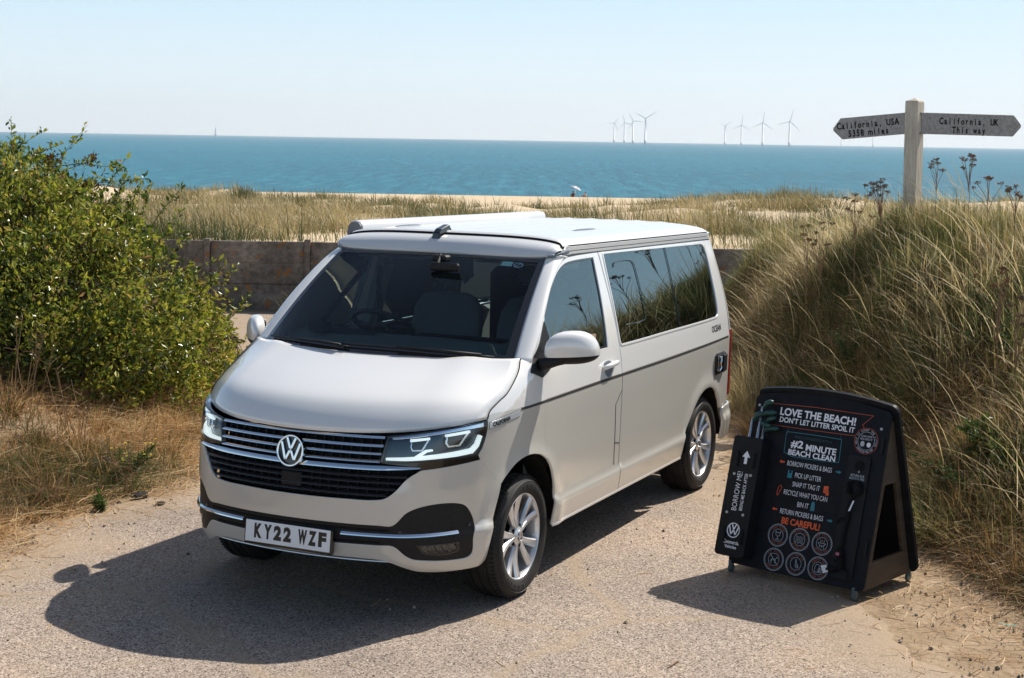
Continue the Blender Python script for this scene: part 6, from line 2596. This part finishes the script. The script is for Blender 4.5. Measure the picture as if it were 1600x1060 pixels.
def pline(pts, w, c):
    """flat line on the board"""
    for a, b2 in zip(pts[:-1], pts[1:]):
        a, b2 = np.array(a, float), np.array(b2, float)
        t = (b2 - a) / (np.linalg.norm(b2 - a) + 1e-9)
        n_ = np.array([-t[1], t[0]]) * w / 2
        a, b2 = a - t * w * .4, b2 + t * w * .4
        pr.add([tuple(MF @ Vector((*q, Z0 * (1 + .15 * (MI[c]))))) for q in (a - n_, b2 - n_, b2 + n_, a + n_)], [(0, 1, 2, 3)], MI[c])


def poly(pts, c):
    pr.add([tuple(MF @ Vector((p[0], p[1], Z0))) for p in pts], [tuple(range(len(pts)))], MI[c])


def circ(cx, cy, r, w, c, n=36, wob=0.0, k=0):
    a = np.linspace(0, 2 * math.pi, n + 1)[:-1]
    ro = r + wob * np.cos(a * k)
    pts = np.concatenate([np.stack([cx + ro * np.cos(a), cy + ro * np.sin(a)], -1), np.stack([cx + (ro - w) * np.cos(a), cy + (ro - w) * np.sin(a)], -1)])
    pr.add([tuple(MF @ Vector((p[0], p[1], Z0))) for p in pts], [(i, (i + 1) % n, n + (i + 1) % n, n + i) for i in range(n)], MI[c])


def arctext(txt, cx, cy, r, a0, a1, h, c, inward=False):
    n = len(txt)
    for i, ch in enumerate(txt):
        if ch == ' ':
            continue
        a = a0 + (a1 - a0) * (i + .5) / n
        M = MF @ Matrix.Translation((cx + r * math.cos(a), cy + r * math.sin(a), Z0)) @ Matrix.Rotation(a + (-math.pi / 2 if not inward else math.pi / 2), 4, 'Z')
        add_text(pr, ch, M, MI[c], height=h * (1 if ch not in "'." else .4), bold=.01, res=2)


def arrow(x, y, s, c, flip=False):
    k = -1 if flip else 1
    poly([(x + k * s, y), (x + k * s * .1, y + s * .62), (x + k * s * .1, y + s * .22), (x - k * s, y + s * .3), (x - k * s, y - s * .3), (x + k * s * .1, y - s * .22), (x + k * s * .1, y - s * .62)][::k], c)


wr_('LOVE THE BEACH!', .175, .668, .913, .046, bold=.03)
wr_("DON'T LET LITTER SPOIL IT", .180, .668, .866, .032, bold=.02)
pline([(.10, .950), (.40, .962), (.770, .961), (.712, .902), (.735, .872)], .0035, 'r')
pline([(.10, .826), (.40, .829), (.674, .835)], .0035, 'r')
pline([(.247, .826), (.247, .790)], .004, 'd')
pline([(.590, .826), (.590, .800)], .004, 'd')
pline([(.240, .800), (.420, .804), (.598, .803), (.603, .690), (.60, .672), (.42, .664), (.30, .663), (.245, .680), (.243, .720), (.240, .800)], .0035, 't')
wr_('MAKE A DIFFERENCE WITH A', .30, .54, .778, .017, 'd', .01)
wr_('#2', .280, .362, .735, .048, bold=.03)
wr_('MINUTE', .380, .577, .727, .038, bold=.03)
wr_('BEACH CLEAN', .272, .578, .687, .033, bold=.03)
for txt, x0, x1, y in (('BORROW PICKERS & BAGS', .279, .568, .623), ('PICK UP LITTER', .342, .511, .562), ('SNAP IT TAG IT', .335, .513, .510), ('RECYCLE WHAT YOU CAN', .288, .570, .458), ('BIN IT', .388, .460, .401), ('RETURN PICKERS & BAGS', .285, .564, .348)):
    wr_(txt, x0, x1, y, .028, 'w', -.004)
arrow(.243, .625, .017, 'o', True)
arrow(.612, .620, .017, 't')
arrow(.247, .352, .017, 'o', True)
arrow(.608, .345, .017, 't')
poly([(.293, .540), (.322, .540), (.322, .585), (.314, .585), (.314, .568), (.301, .568), (.301, .585), (.293, .585)], 't')
poly([(.538, .490), (.568, .492), (.566, .532), (.536, .530)], 'o')
poly([(.556, .478), (.574, .482), (.572, .506), (.552, .500)], 'o')
pline([(.542, .498), (.560, .522)], .004, 'r')
pline([(.250, .430), (.272, .478), (.262, .492), (.250, .478), (.243, .445), (.250, .430)], .003, 'o')
poly([(.474, .380), (.500, .380), (.498, .422), (.493, .432), (.481, .432), (.476, .422)], 't')
wr_('BE CAREFUL!', .305, .553, .297, .038, 'o', .03)
RC = .064
for (cx, cy, ic, t1, t2) in ((.297, .209, 'glass', 'SHARP THINGS', 'TAKE CARE'), (.439, .210, 'sea', 'WATCH THE', 'RISING TIDE'), (.583, .212, 'bbq', 'HOT COALS', 'CAN STILL BURN'),
                         (.297, .071, 'no', 'NO DOGS', 'CHECK SEASON'), (.441, .073, 'drop', 'OIL AND TAR', 'LEAVE IT'), (.583, .075, 'can', 'CHEMICAL CANS', 'DO NOT TOUCH')):
    circ(cx, cy, RC, .0026, 'g', 72, .0014, 24)
    circ(cx, cy, RC - .006, .0016, 'g', 48)
    circ(cx, cy, RC * .56, .0020, 'g', 36)
    arctext(t1, cx, cy, RC * .73, math.radians(150), math.radians(30), .0092, 'r')
    arctext(t2, cx, cy, RC * .73, math.radians(215), math.radians(325), .0092, 'r', True)
    s = RC * .42
    if ic == 'glass':
        pline([(cx - s * .6, cy + s * .8), (cx - s * .45, cy), (cx, cy - s * .25), (cx + s * .45, cy), (cx + s * .6, cy + s * .8), (cx + .0, cy + s * .45), (cx - s * .6, cy + s * .8)], .0022, 'g')
        pline([(cx, cy - s * .25), (cx, cy - s * .8)], .0025, 'g')
        pline([(cx - s * .4, cy - s * .85), (cx + s * .4, cy - s * .85)], .0025, 'g')
    if ic == 'sea':
        for q in (.5, .1, -.3, -.7):
            pline([(cx + s * u, cy + s * q + s * .12 * math.sin(u * 7)) for u in np.linspace(-.9, .9, 13)], .002, 'g')
    if ic == 'bbq':
        pline([(cx - s * .9, cy + .1 * s), (cx + s * .9, cy + .1 * s), (cx + s * .5, cy - s * .4), (cx - s * .5, cy - s * .4), (cx - s * .9, cy + .1 * s)], .0024, 'g')
        for q in (-.4, 0, .4):
            pline([(cx + q * s, cy + .3 * s), (cx + q * s + .1 * s, cy + .5 * s), (cx + q * s, cy + .8 * s)], .002, 'o' if q == 0 else 'g')
            pline([(cx + q * s, cy - .45 * s), (cx + q * 1.5 * s, cy - .9 * s)], .002, 'g')
    if ic == 'no':
        pline([(cx - s, cy + s), (cx + s, cy - s)], .003, 'g')
        pline([(cx - s * .8, cy - .5 * s), (cx - s * .5, cy), (cx + s * .4, cy + .1 * s), (cx + s * .7, cy + .6 * s), (cx + s * .9, cy + .3 * s)], .0024, 'g')
        pline([(cx - s * .4, cy), (cx - s * .5, cy - .8 * s)], .0024, 'g')
        pline([(cx + s * .4, cy + .1 * s), (cx + s * .4, cy - .7 * s)], .0024, 'g')
    if ic == 'drop':
        pline([(cx - s * .1, cy + s * .95), (cx + s * .25, cy + .1 * s), (cx + s * .7, cy - .5 * s), (cx + s * .3, cy - .85 * s), (cx - s * .05, cy - .4 * s), (cx - s * .1, cy + s * .95)], .0024, 'g')
        circ(cx + s * .35, cy - s * .5, s * .3, .002, 'g', 18)
    if ic == 'can':
        pline([(cx - s * .7, cy - s * .8), (cx - s * .7, cy + s * .3), (cx - s * .4, cy + s * .8), (cx + s * .1, cy + s * .8), (cx + s * .3, cy + s * .3), (cx + s * .3, cy - s * .8), (cx - s * .7, cy - s * .8)], .0024, 'g')
        circ(cx + s * .45, cy - s * .35, s * .45, .0024, 'g', 20)
        circ(cx + s * .45, cy - s * .35, s * .2, .0024, 'g', 12)
circ(.749, .816, .074, .0028, 'r', 48)
circ(.749, .816, .052, .0022, 'g', 40)
arctext('HELP US COUNT THE LITTER', .749, .816, .062, math.radians(205), math.radians(-25), .011, 'g')
arctext('DOWNLOAD THE APP', .749, .816, .062, math.radians(220), math.radians(320), .011, 'g', True)
wr_('SCAN AND', .715, .783, .842, .011, 'g', .01)
wr_('RECORD IT', .712, .786, .826, .011, 'g', .01)
poly([(.729 + .013 * math.cos(a) * 1, .798 + .016 * math.sin(a)) for a in np.linspace(0, 6.28, 13)[:-1]], 'g')
poly([(.768 + .013 * math.cos(a) * 1, .796 + .014 * math.sin(a)) for a in np.linspace(0, 6.28, 13)[:-1]], 'w')
pr.build('board_print', M_TW, fo, mats=[M_TW, M_TG, M_TO, M_TR, M_TB, M_TD])


# holder box for the pickers (front left) with its own print
MH = MF @ Matrix.Translation((-.045, .035, .0))
hb_ = MB()
hb_.prism(rounded(.196, .695, .022), .0005, .095, MH)
ho = hb_.build('picker_holder', M_BOARD2, BOARD)
bevel(ho, .004, 2, 50)
hp = MB()


def hw_(txt, x, y, w, h, bold, rot=0.0, mi=0):
    add_text(hp, txt, MH @ Matrix.Translation((x, y, .0965)) @ Matrix.Rotation(rot, 4, 'Z'), mi, width=w, height=h, bold=bold)


hw_('BORROW ME!', .083, .375, .225, .034, -.004, math.pi / 2)
hw_('BRING ME BACK AFTER', .128, .375, .215, .022, .004, math.pi / 2)
hp.add([tuple(MH @ Vector((x, y, .0965))) for x, y in ((.095, .535), (.115, .535), (.115, .575), (.132, .575), (.105, .612), (.078, .575), (.095, .575))], [(0, 1, 2, 3, 4, 5, 6)])
roundel(hp, .043, MH @ Matrix.Translation((.106, .150, .0955)) @ Matrix.Rotation(math.radians(-90), 4, 'X'), .12, .0012, 0, 40)
hw_('Commercial', .104, .082, .105, .022, .02)
hw_('Vehicles', .104, .055, .080, .018, .02)
hp.build('holder_print', M_TW, ho)
hk = MB()
for (x, y) in ((.05, .56), (.158, .56), (.05, .12), (.166, .12)):
    hk.rbox((x - .008, y - .045, .0955), (x + .008, y + .045, .108), .003, 0, MH)
hk.build('holder_strap', M_BOARD, ho)
sc = MB()
for M_, pts in ((MH @ Matrix.Translation((0, 0, .095)), ((.045, .47), (.155, .475), (.04, .245), (.15, .245))),
                (MF, ((.03, .93), (.83, .895), (.680, .715), (.785, .716), (.676, .47), (.79, .475), (.675, .245), (.775, .245), (.675, .06), (.775, .058)))):
    for (x, y) in pts:
        sc.lathe([(0, .006), (.006, .0055), (.0085, .003), (.009, 0)], 12, 0, M_ @ Matrix.Translation((x, y, .0)) @ Matrix.Rotation(math.radians(90), 4, 'X'))
sc.build('screw_heads', mat('screw_zinc', (.55, .55, .54), .35, .9), fo)
# right-hand hanger plate with a hole
pp_ = MB()
pp_.prism(rounded(.140, .685, .018), .0006, .012, MF @ Matrix.Translation((.662, .045, 0)))
hg = pp_.build('bag_plate', M_BOARD2, BOARD)
bevel(hg, .002, 2, 50)
hl = MB()
hl.lathe([(0, .0125), (.026, .0125), (.030, .0135), (.031, .012)], 28, 0, MF @ Matrix.Translation((.743, .671, 0)) @ Matrix.Rotation(math.radians(90), 4, 'X'))
hl.build('bag_hole', M_DARK, hg)
tp = MB()
add_text(tp, 'RETURN OUR', MF @ Matrix.Translation((.738, .617, .0132)), 0, width=.085, height=.014, bold=.01)
add_text(tp, 'BAGS BACK HERE', MF @ Matrix.Translation((.736, .600, .0132)), 0, width=.092, height=.013, bold=.01)
tp.add([tuple(MF @ Vector((.742 + x, .634 + y, .0132))) for x, y in ((-.003, 0), (.003, 0), (.003, .006), (.007, .006), (0, .013), (-.007, .006), (-.003, .006))], [(0, 1, 2, 3, 4, 5, 6)])
tp.build('plate_print', M_TG, hg)
lt_ = MB()
for y in (.80, .235):
    lt_.rbox((.845, y - .045, 0), (.862, y + .045, .014), .003, 0, MF)
lt_.build('latch', M_BOARD2, fo)


# litter pickers standing in the holder, and the strap on the plate
M_TUBE = mat('picker_aluminium', (.62, .64, .66), .22, 1.0)
M_GRIP = mat('picker_grip_green', (.012, .065, .055), .4, 0, .5)


def picker(x, y_low, y_top, z, tilt, label, head):
    w = frame(BA, BU, BUP)
    o = empty('litter_picker', w @ Vector((x, y_low, z)))
    to = Matrix.Translation(-Vector(o.location)) @ w
    t = MB()
    t.tube([to @ Vector((x, y_low, z)), to @ Vector((x + tilt, y_top, z))], .0095, 12)
    t.build('shaft', M_TUBE, o, True)
    g = MB()
    for k in range(head):
        a = (.045, .075, .050)[k]
        b2 = (.045, .022, -.022)[k]
        y0 = y_top - .012 - .035 * k
        g.tube([to @ Vector((x + tilt + .005, y0, z)), to @ Vector((x + tilt + a * .5, y0 + b2 * .75, z + .006)), to @ Vector((x + tilt + a, y0 + b2, z + .004)), to @ Vector((x + tilt + a + .02, y0 + b2 * 1.05, z))], [.010, .014, .015, .008], 8)
    g.build('grip', M_GRIP, o, True)
    tag(o, label, 'litter picker')


picker(.075, .40, .918, .052, .012, 'taller litter picker with green grips standing in the board holder', 3)
picker(.030, .40, .842, .058, .006, 'shorter litter picker left of the taller one in the board holder', 1)
picker(.100, .40, .83, .030, .006, 'litter picker half hidden behind the taller one in the holder', 2)
wmf = frame(BA, BU, BUP)
STP = empty('carry_strap', wmf @ Vector((.73, .57, .02)))
ts = Matrix.Translation(-Vector(STP.location)) @ wmf
s_ = MB()
rs_ = random.Random(5)
for k in range(16):
    a = rs_.uniform(0, 6.28)
    pts = [ts @ Vector((.735 + .036 * math.cos(a + u * 2.4) + rs_.uniform(-.008, .008), .545 + .042 * math.sin(a + u * 2.4), .024 + .014 * rs_.random())) for u in np.linspace(0, 1, 5)]
    s_.tube(pts, .0075, 6)
for (pts, r_) in (([(.735, .50, .03), (.722, .44, .03), (.728, .38, .028), (.716, .30, .026), (.722, .24, .03), (.705, .185, .03)], .010), ([(.722, .37, .03), (.69, .372, .03), (.672, .355, .028), (.668, .335, .026)], .006),
                  ([(.705, .20, .03), (.73, .15, .034), (.735, .11, .034), (.70, .085, .034), (.655, .085, .03)], .016), ([(.735, .11, .034), (.775, .09, .03), (.785, .04, .028)], .005), ([(.70, .17, .034), (.72, .20, .036), (.735, .17, .036)], .013), ([(.705, .13, .036), (.73, .14, .04), (.725, .10, .04)], .022)):
    s_.tube([ts @ Vector(p) for p in pts], r_, 7)
s_.build('webbing', mat('black_webbing', (.005, .005, .006), .75, 0, .2), STP)
lb = MB()
lb.add([ts @ Vector(p) for p in ((.735, .415, .05), (.747, .418, .052), (.762, .475, .048), (.752, .478, .046))], [(0, 1, 2, 3)])
lb.add([ts @ Vector(p) for p in ((.612, .095, .03), (.655, .105, .045), (.672, .07, .045), (.635, .055, .03))], [(0, 1, 2, 3)])
lb.build('care_label', M_TW, STP)
bk_ = MB()
bk_.rbox((.70, .165, .035), (.722, .185, .05), .003, 0, ts)
bk_.build('buckle', M_RED, STP)
tag(STP, 'tangled black webbing strap with white tags hanging on the board', 'strap')

# ---- turbines out at sea
M_TURB = mat('turbine_white', (.78, .80, .82), .5)


def turbine(px, hub_y, foot_y, blade_px, ang0, label, dist=None, yaw=0.0, group='wind turbines on the horizon'):
    Dd = dist or 64 * F_PX / (foot_y - hub_y)
    hub = at(px, hub_y, Dd)
    o = empty('wind_turbine', (hub[0], hub[1], -6.0), (0, 0, YAW + yaw))
    H = hub[2] + 6.0
    t = MB()
    t.tube([(0, 0, -3), (0, 0, 12), (0, 0, 12.01), (0, 0, H)], [3.4, 3.4, 2.7, 1.7], 12)
    t.build('tower', M_TURB, o, True)
    nc = MB()
    nc.rbox((-5, -1.8, H - 1.8), (6, 1.8, H + 2.0), .6)
    nc.lathe([(0, -8.2), (1.2, -7.6), (1.9, -6), (1.9, -5)], 14, 0, Matrix.Translation((0, 0, H)) @ Matrix.Rotation(math.radians(-90), 4, 'Z'))
    nc.build('nacelle', M_TURB, o)
    Rb = blade_px / F_PX * Dd
    for k in range(3):
        a = math.radians(ang0 + 120 * k)
        dv = Vector((0, -math.sin(a), math.cos(a)))        # clockwise from up in the picture
        sd = Vector((0, -math.cos(a), -math.sin(a)))
        b2 = MB()
        V = []
        for u, c in ((0, 1.0), (.08, 1.1), (.2, 1.9), (.5, 1.35), (.8, .85), (1, .25)):
            p = Vector((-6.6 - 1.5 * u, 0, H)) + dv * (Rb * u)
            V += [p + sd * c * .55, p - Vector((c * .16, 0, 0)), p - sd * c * .55, p + Vector((c * .16, 0, 0))]
        b2.add(V, [(i * 4 + j, i * 4 + (j + 1) % 4, (i + 1) * 4 + (j + 1) % 4, (i + 1) * 4 + j) for i in range(5) for j in range(4)])
        b2.build('blade', M_TURB, o)
    tag(o, label, 'wind turbine', group)


for a in ((960, 193, 221.5, 12.5, 33, 'wind turbine at the far left of the left cluster'), (976, 192, 221.7, 14.5, -15, 'second wind turbine from the left, upright blade leaning left'),
          (989.4, 189.7, 222.2, 15.5, -29, 'third wind turbine from the left, just beside the tall cluster one'), (1008.8, 185.3, 222.8, 21, 57, 'largest wind turbine of the left cluster, blades in a wide Y'),
          (1133, 197, 224, 13, 53, 'leftmost wind turbine of the right hand row, blades in a Y'), (1158.8, 195.6, 224.3, 17, 3, 'second wind turbine of the right hand row, one blade upright'),
          (1192, 192, 225, 19.5, 5, 'third wind turbine of the right hand row, taller with upright blade'), (1234, 190, 226, 22, 14, 'largest wind turbine of the right hand row, nearest the signpost')):
    turbine(*a[:5], a[5])
turbine(1315, 205, 226, 10, 20, 'pale wind turbine hidden behind the left finger board', 7600)
turbine(1365, 196, 226, 12, 40, 'pale wind turbine just left of the signpost, top hidden by the board', 6500)
# lattice mast far off on the left
mq = at(337, 200, 5200)
mm = MB()
mm.tube([(0, 0, -3), (0, 0, mq[2] + 6)], [2.6, 1.4], 8)
mm.rbox((-4, -4, 6), (4, 4, 9), .5)
o = mm.build('sea_mast', M_TURB, None)
o.location = (mq[0], mq[1], -6)
tag(o, 'thin pale mast standing in the sea on the left horizon', 'mast')


# ---- two people and a parasol on the beach
def seated(px, py, Dd, face, skin, top, legs, hair, label):
    c = at(px, py, Dd)
    L0 = (c[:2] - CAM[:2]) @ R2
    z0 = float(height(Dd, L0)) - .02
    org = np.array([*xy(Dd, L0), z0])
    J = {'pel': ((0, 0, .13), .15), 'spi': ((-.04, 0, .36), .15), 'che': ((-.02, 0, .55), .17), 'nec': ((0, 0, .68), .06), 'hea': ((.02, 0, .80), .095), 'top': ((.02, 0, .90), .07),
         'lk': ((.42, .14, .42), .075), 'rk': ((.42, -.14, .42), .075), 'la': ((.62, .13, .07), .045), 'ra': ((.62, -.13, .07), .045), 'lf': ((.78, .14, .05), .04), 'rf': ((.78, -.14, .05), .04),
         'ls': ((0, .2, .58), .065), 'rs': ((0, -.2, .58), .065), 'le': ((.16, .26, .36), .045), 're': ((.16, -.26, .36), .045), 'lh': ((.38, .2, .44), .04), 'rh': ((.38, -.2, .44), .04)}
    E = [('pel', 'spi'), ('spi', 'che'), ('che', 'nec'), ('nec', 'hea'), ('hea', 'top'), ('pel', 'lk'), ('lk', 'la'), ('la', 'lf'), ('pel', 'rk'), ('rk', 'ra'), ('ra', 'rf'), ('che', 'ls'), ('ls', 'le'), ('le', 'lh'), ('che', 'rs'), ('rs', 're'), ('re', 'rh')]
    ks = list(J)
    me = bpy.data.meshes.new('person')
    me.from_pydata([J[k][0] for k in ks], [(ks.index(a), ks.index(b)) for a, b in E], [])
    ob = link('person', me)
    me.materials.append(skin)
    sm_ = ob.modifiers.new('skin', 'SKIN')
    for i, k in enumerate(ks):
        me.skin_vertices[0].data[i].radius = (J[k][1], J[k][1])
    me.skin_vertices[0].data[0].use_root = True
    ss_ = ob.modifiers.new('sub', 'SUBSURF')
    ss_.levels = ss_.render_levels = 1
    ob.location = org
    ob.rotation_euler = (0, 0, face)
    tag(ob, label, 'person')
    def ell(name, c, r, m):
        b2 = MB()
        prof = [(r[0] * math.sin(t), r[2] * -math.cos(t)) for t in np.linspace(0, math.pi, 11)]
        b2.lathe([(p[0], p[1]) for p in prof], 16, 0, Matrix.Translation(c) @ Matrix.Rotation(math.radians(90), 4, 'X'))
        return b2.build(name, m, ob, True)
    ell('top', (-.02, 0, .42), (.20, .2, .28), top)
    ell('shorts', (.10, 0, .15), (.22, .2, .14), legs)
    ell('hair', (-.015, 0, .87), (.105, .1, .10), hair)
    return ob


M_SKIN = mat('skin', (.42, .24, .17), .6)
seated(895.5, 306.5, 226, YAW + .3, M_SKIN, mat('top_dark_red', (.14, .02, .03), .8), mat('shorts_navy', (.03, .03, .05), .8), mat('hair_brown', (.05, .03, .02), .8), 'person in dark red sitting on the beach under the parasol')
seated(914.5, 307, 227, YAW + 2.2, M_SKIN, mat('top_white', (.6, .6, .6), .8), mat('shorts_red', (.30, .06, .06), .8), mat('hair_red', (.20, .06, .03), .8), 'person in white top sitting on the beach right of the parasol')
pq = at(897, 306.5, 226.5)
plq = (pq[:2] - CAM[:2]) @ R2
PAR = empty('parasol', (*xy(226.5, plq), max(float(height(226.5, plq)), -5.9)), (0, 0, YAW))
pa = MB()
pa.tube([(0, 0, 0), (0, -.25, 1.35)], .03, 8)
pa.build('pole', M_WHITE, PAR)
pa = MB()
Mc = Matrix.Translation((0, -.28, 1.45)) @ Matrix.Rotation(math.radians(24), 4, 'X')
n = 10
rim = [Mc @ Vector((.85 * math.cos(2 * math.pi * k / n), .85 * math.sin(2 * math.pi * k / n), -.10)) for k in range(n)]
mid = [Mc @ Vector((.48 * math.cos(2 * math.pi * k / n), .48 * math.sin(2 * math.pi * k / n), .10)) for k in range(n)]
pa.add(rim + mid + [Mc @ Vector((0, 0, .2))], [(k, (k + 1) % n, n + (k + 1) % n, n + k) for k in range(n)] + [(n + k, n + (k + 1) % n, 2 * n) for k in range(n)],)
pa.M = [k % 2 for k in range(n)] * 2
o = pa.build('canopy', M_WHITE, PAR, mats=[mat('canopy_white', (.62, .64, .72), .7), mat('canopy_pink', (.55, .30, .36), .7)])
tag(PAR, 'tilted white and pink parasol stuck in the beach sand', 'parasol')

# ---- scraps on the road
tq_ = MB()
c = at(1052, 1046, 7.36)
tq_.tube([(-.055, -.02, .006), (-.01, .004, .012), (.03, .022, .010), (.065, .030, .006)], [.0025, .004, .0035, .0018], 6)
tq_.tube([(.03, .022, .010), (.052, .006, .012)], [.0028, .0012], 5)
o = tq_.build('twig', M_STALK)
o.location = (c[0], c[1], .004)
o.rotation_euler = (0, 0, YAW + 2.2)
tag(o, 'short pale twig lying on the tarmac near the bottom edge', 'twig')
c = at(1575, 968, 8.03)
gs = MB()
gs.add([(-.05, -.006, .01), (.03, -.008, .014), (.055, .004, .02), (-.02, .008, .012)], [(0, 1, 2, 3)])
o = gs.build('plastic_scrap', mat('scrap_turquoise', (.02, .45, .36), .4), None)
o.location = (c[0], c[1], max(0, float(height(8.03, (c[:2] - CAM[:2]) @ R2))) + .006)
o.rotation_euler = (0, 0, YAW + 1.4)
so_ = o.modifiers.new('thick', 'SOLIDIFY')
so_.thickness = .0015
tag(o, 'thin turquoise plastic scrap on the sand in the bottom right', 'litter')

# ================================================================== summer haze over the sea
hz = bpy.data.materials.new('sea_haze')
hz.use_nodes = True
nt = hz.node_tree
nt.nodes.clear()
out = nd(nt, 'OutputMaterial')
pv = nd(nt, 'VolumePrincipled')
pv.inputs['Color'].default_value = (.93, .96, 1.0, 1)
pv.inputs['Density'].default_value = .000085
pv.inputs['Anisotropy'].default_value = .25
nt.links.new(pv.outputs[0], out.inputs['Volume'])
hb = MB()
c0, c1 = xy(-40, -12500), xy(10400, 12500)
cs4 = [xy(-40, -12500), xy(10400, -12500), xy(10400, 12500), xy(-40, 12500)]
hb.add([(q[0], q[1], -12) for q in cs4] + [(q[0], q[1], 190) for q in cs4], [(0, 1, 2, 3), (7, 6, 5, 4), (0, 4, 5, 1), (1, 5, 6, 2), (2, 6, 7, 3), (3, 7, 4, 0)])
o = hb.build('haze', hz)
o.data.materials[0] = hz
tag(o, 'pale sea haze', kind='stuff')
SC.cycles.volume_bounces = 0
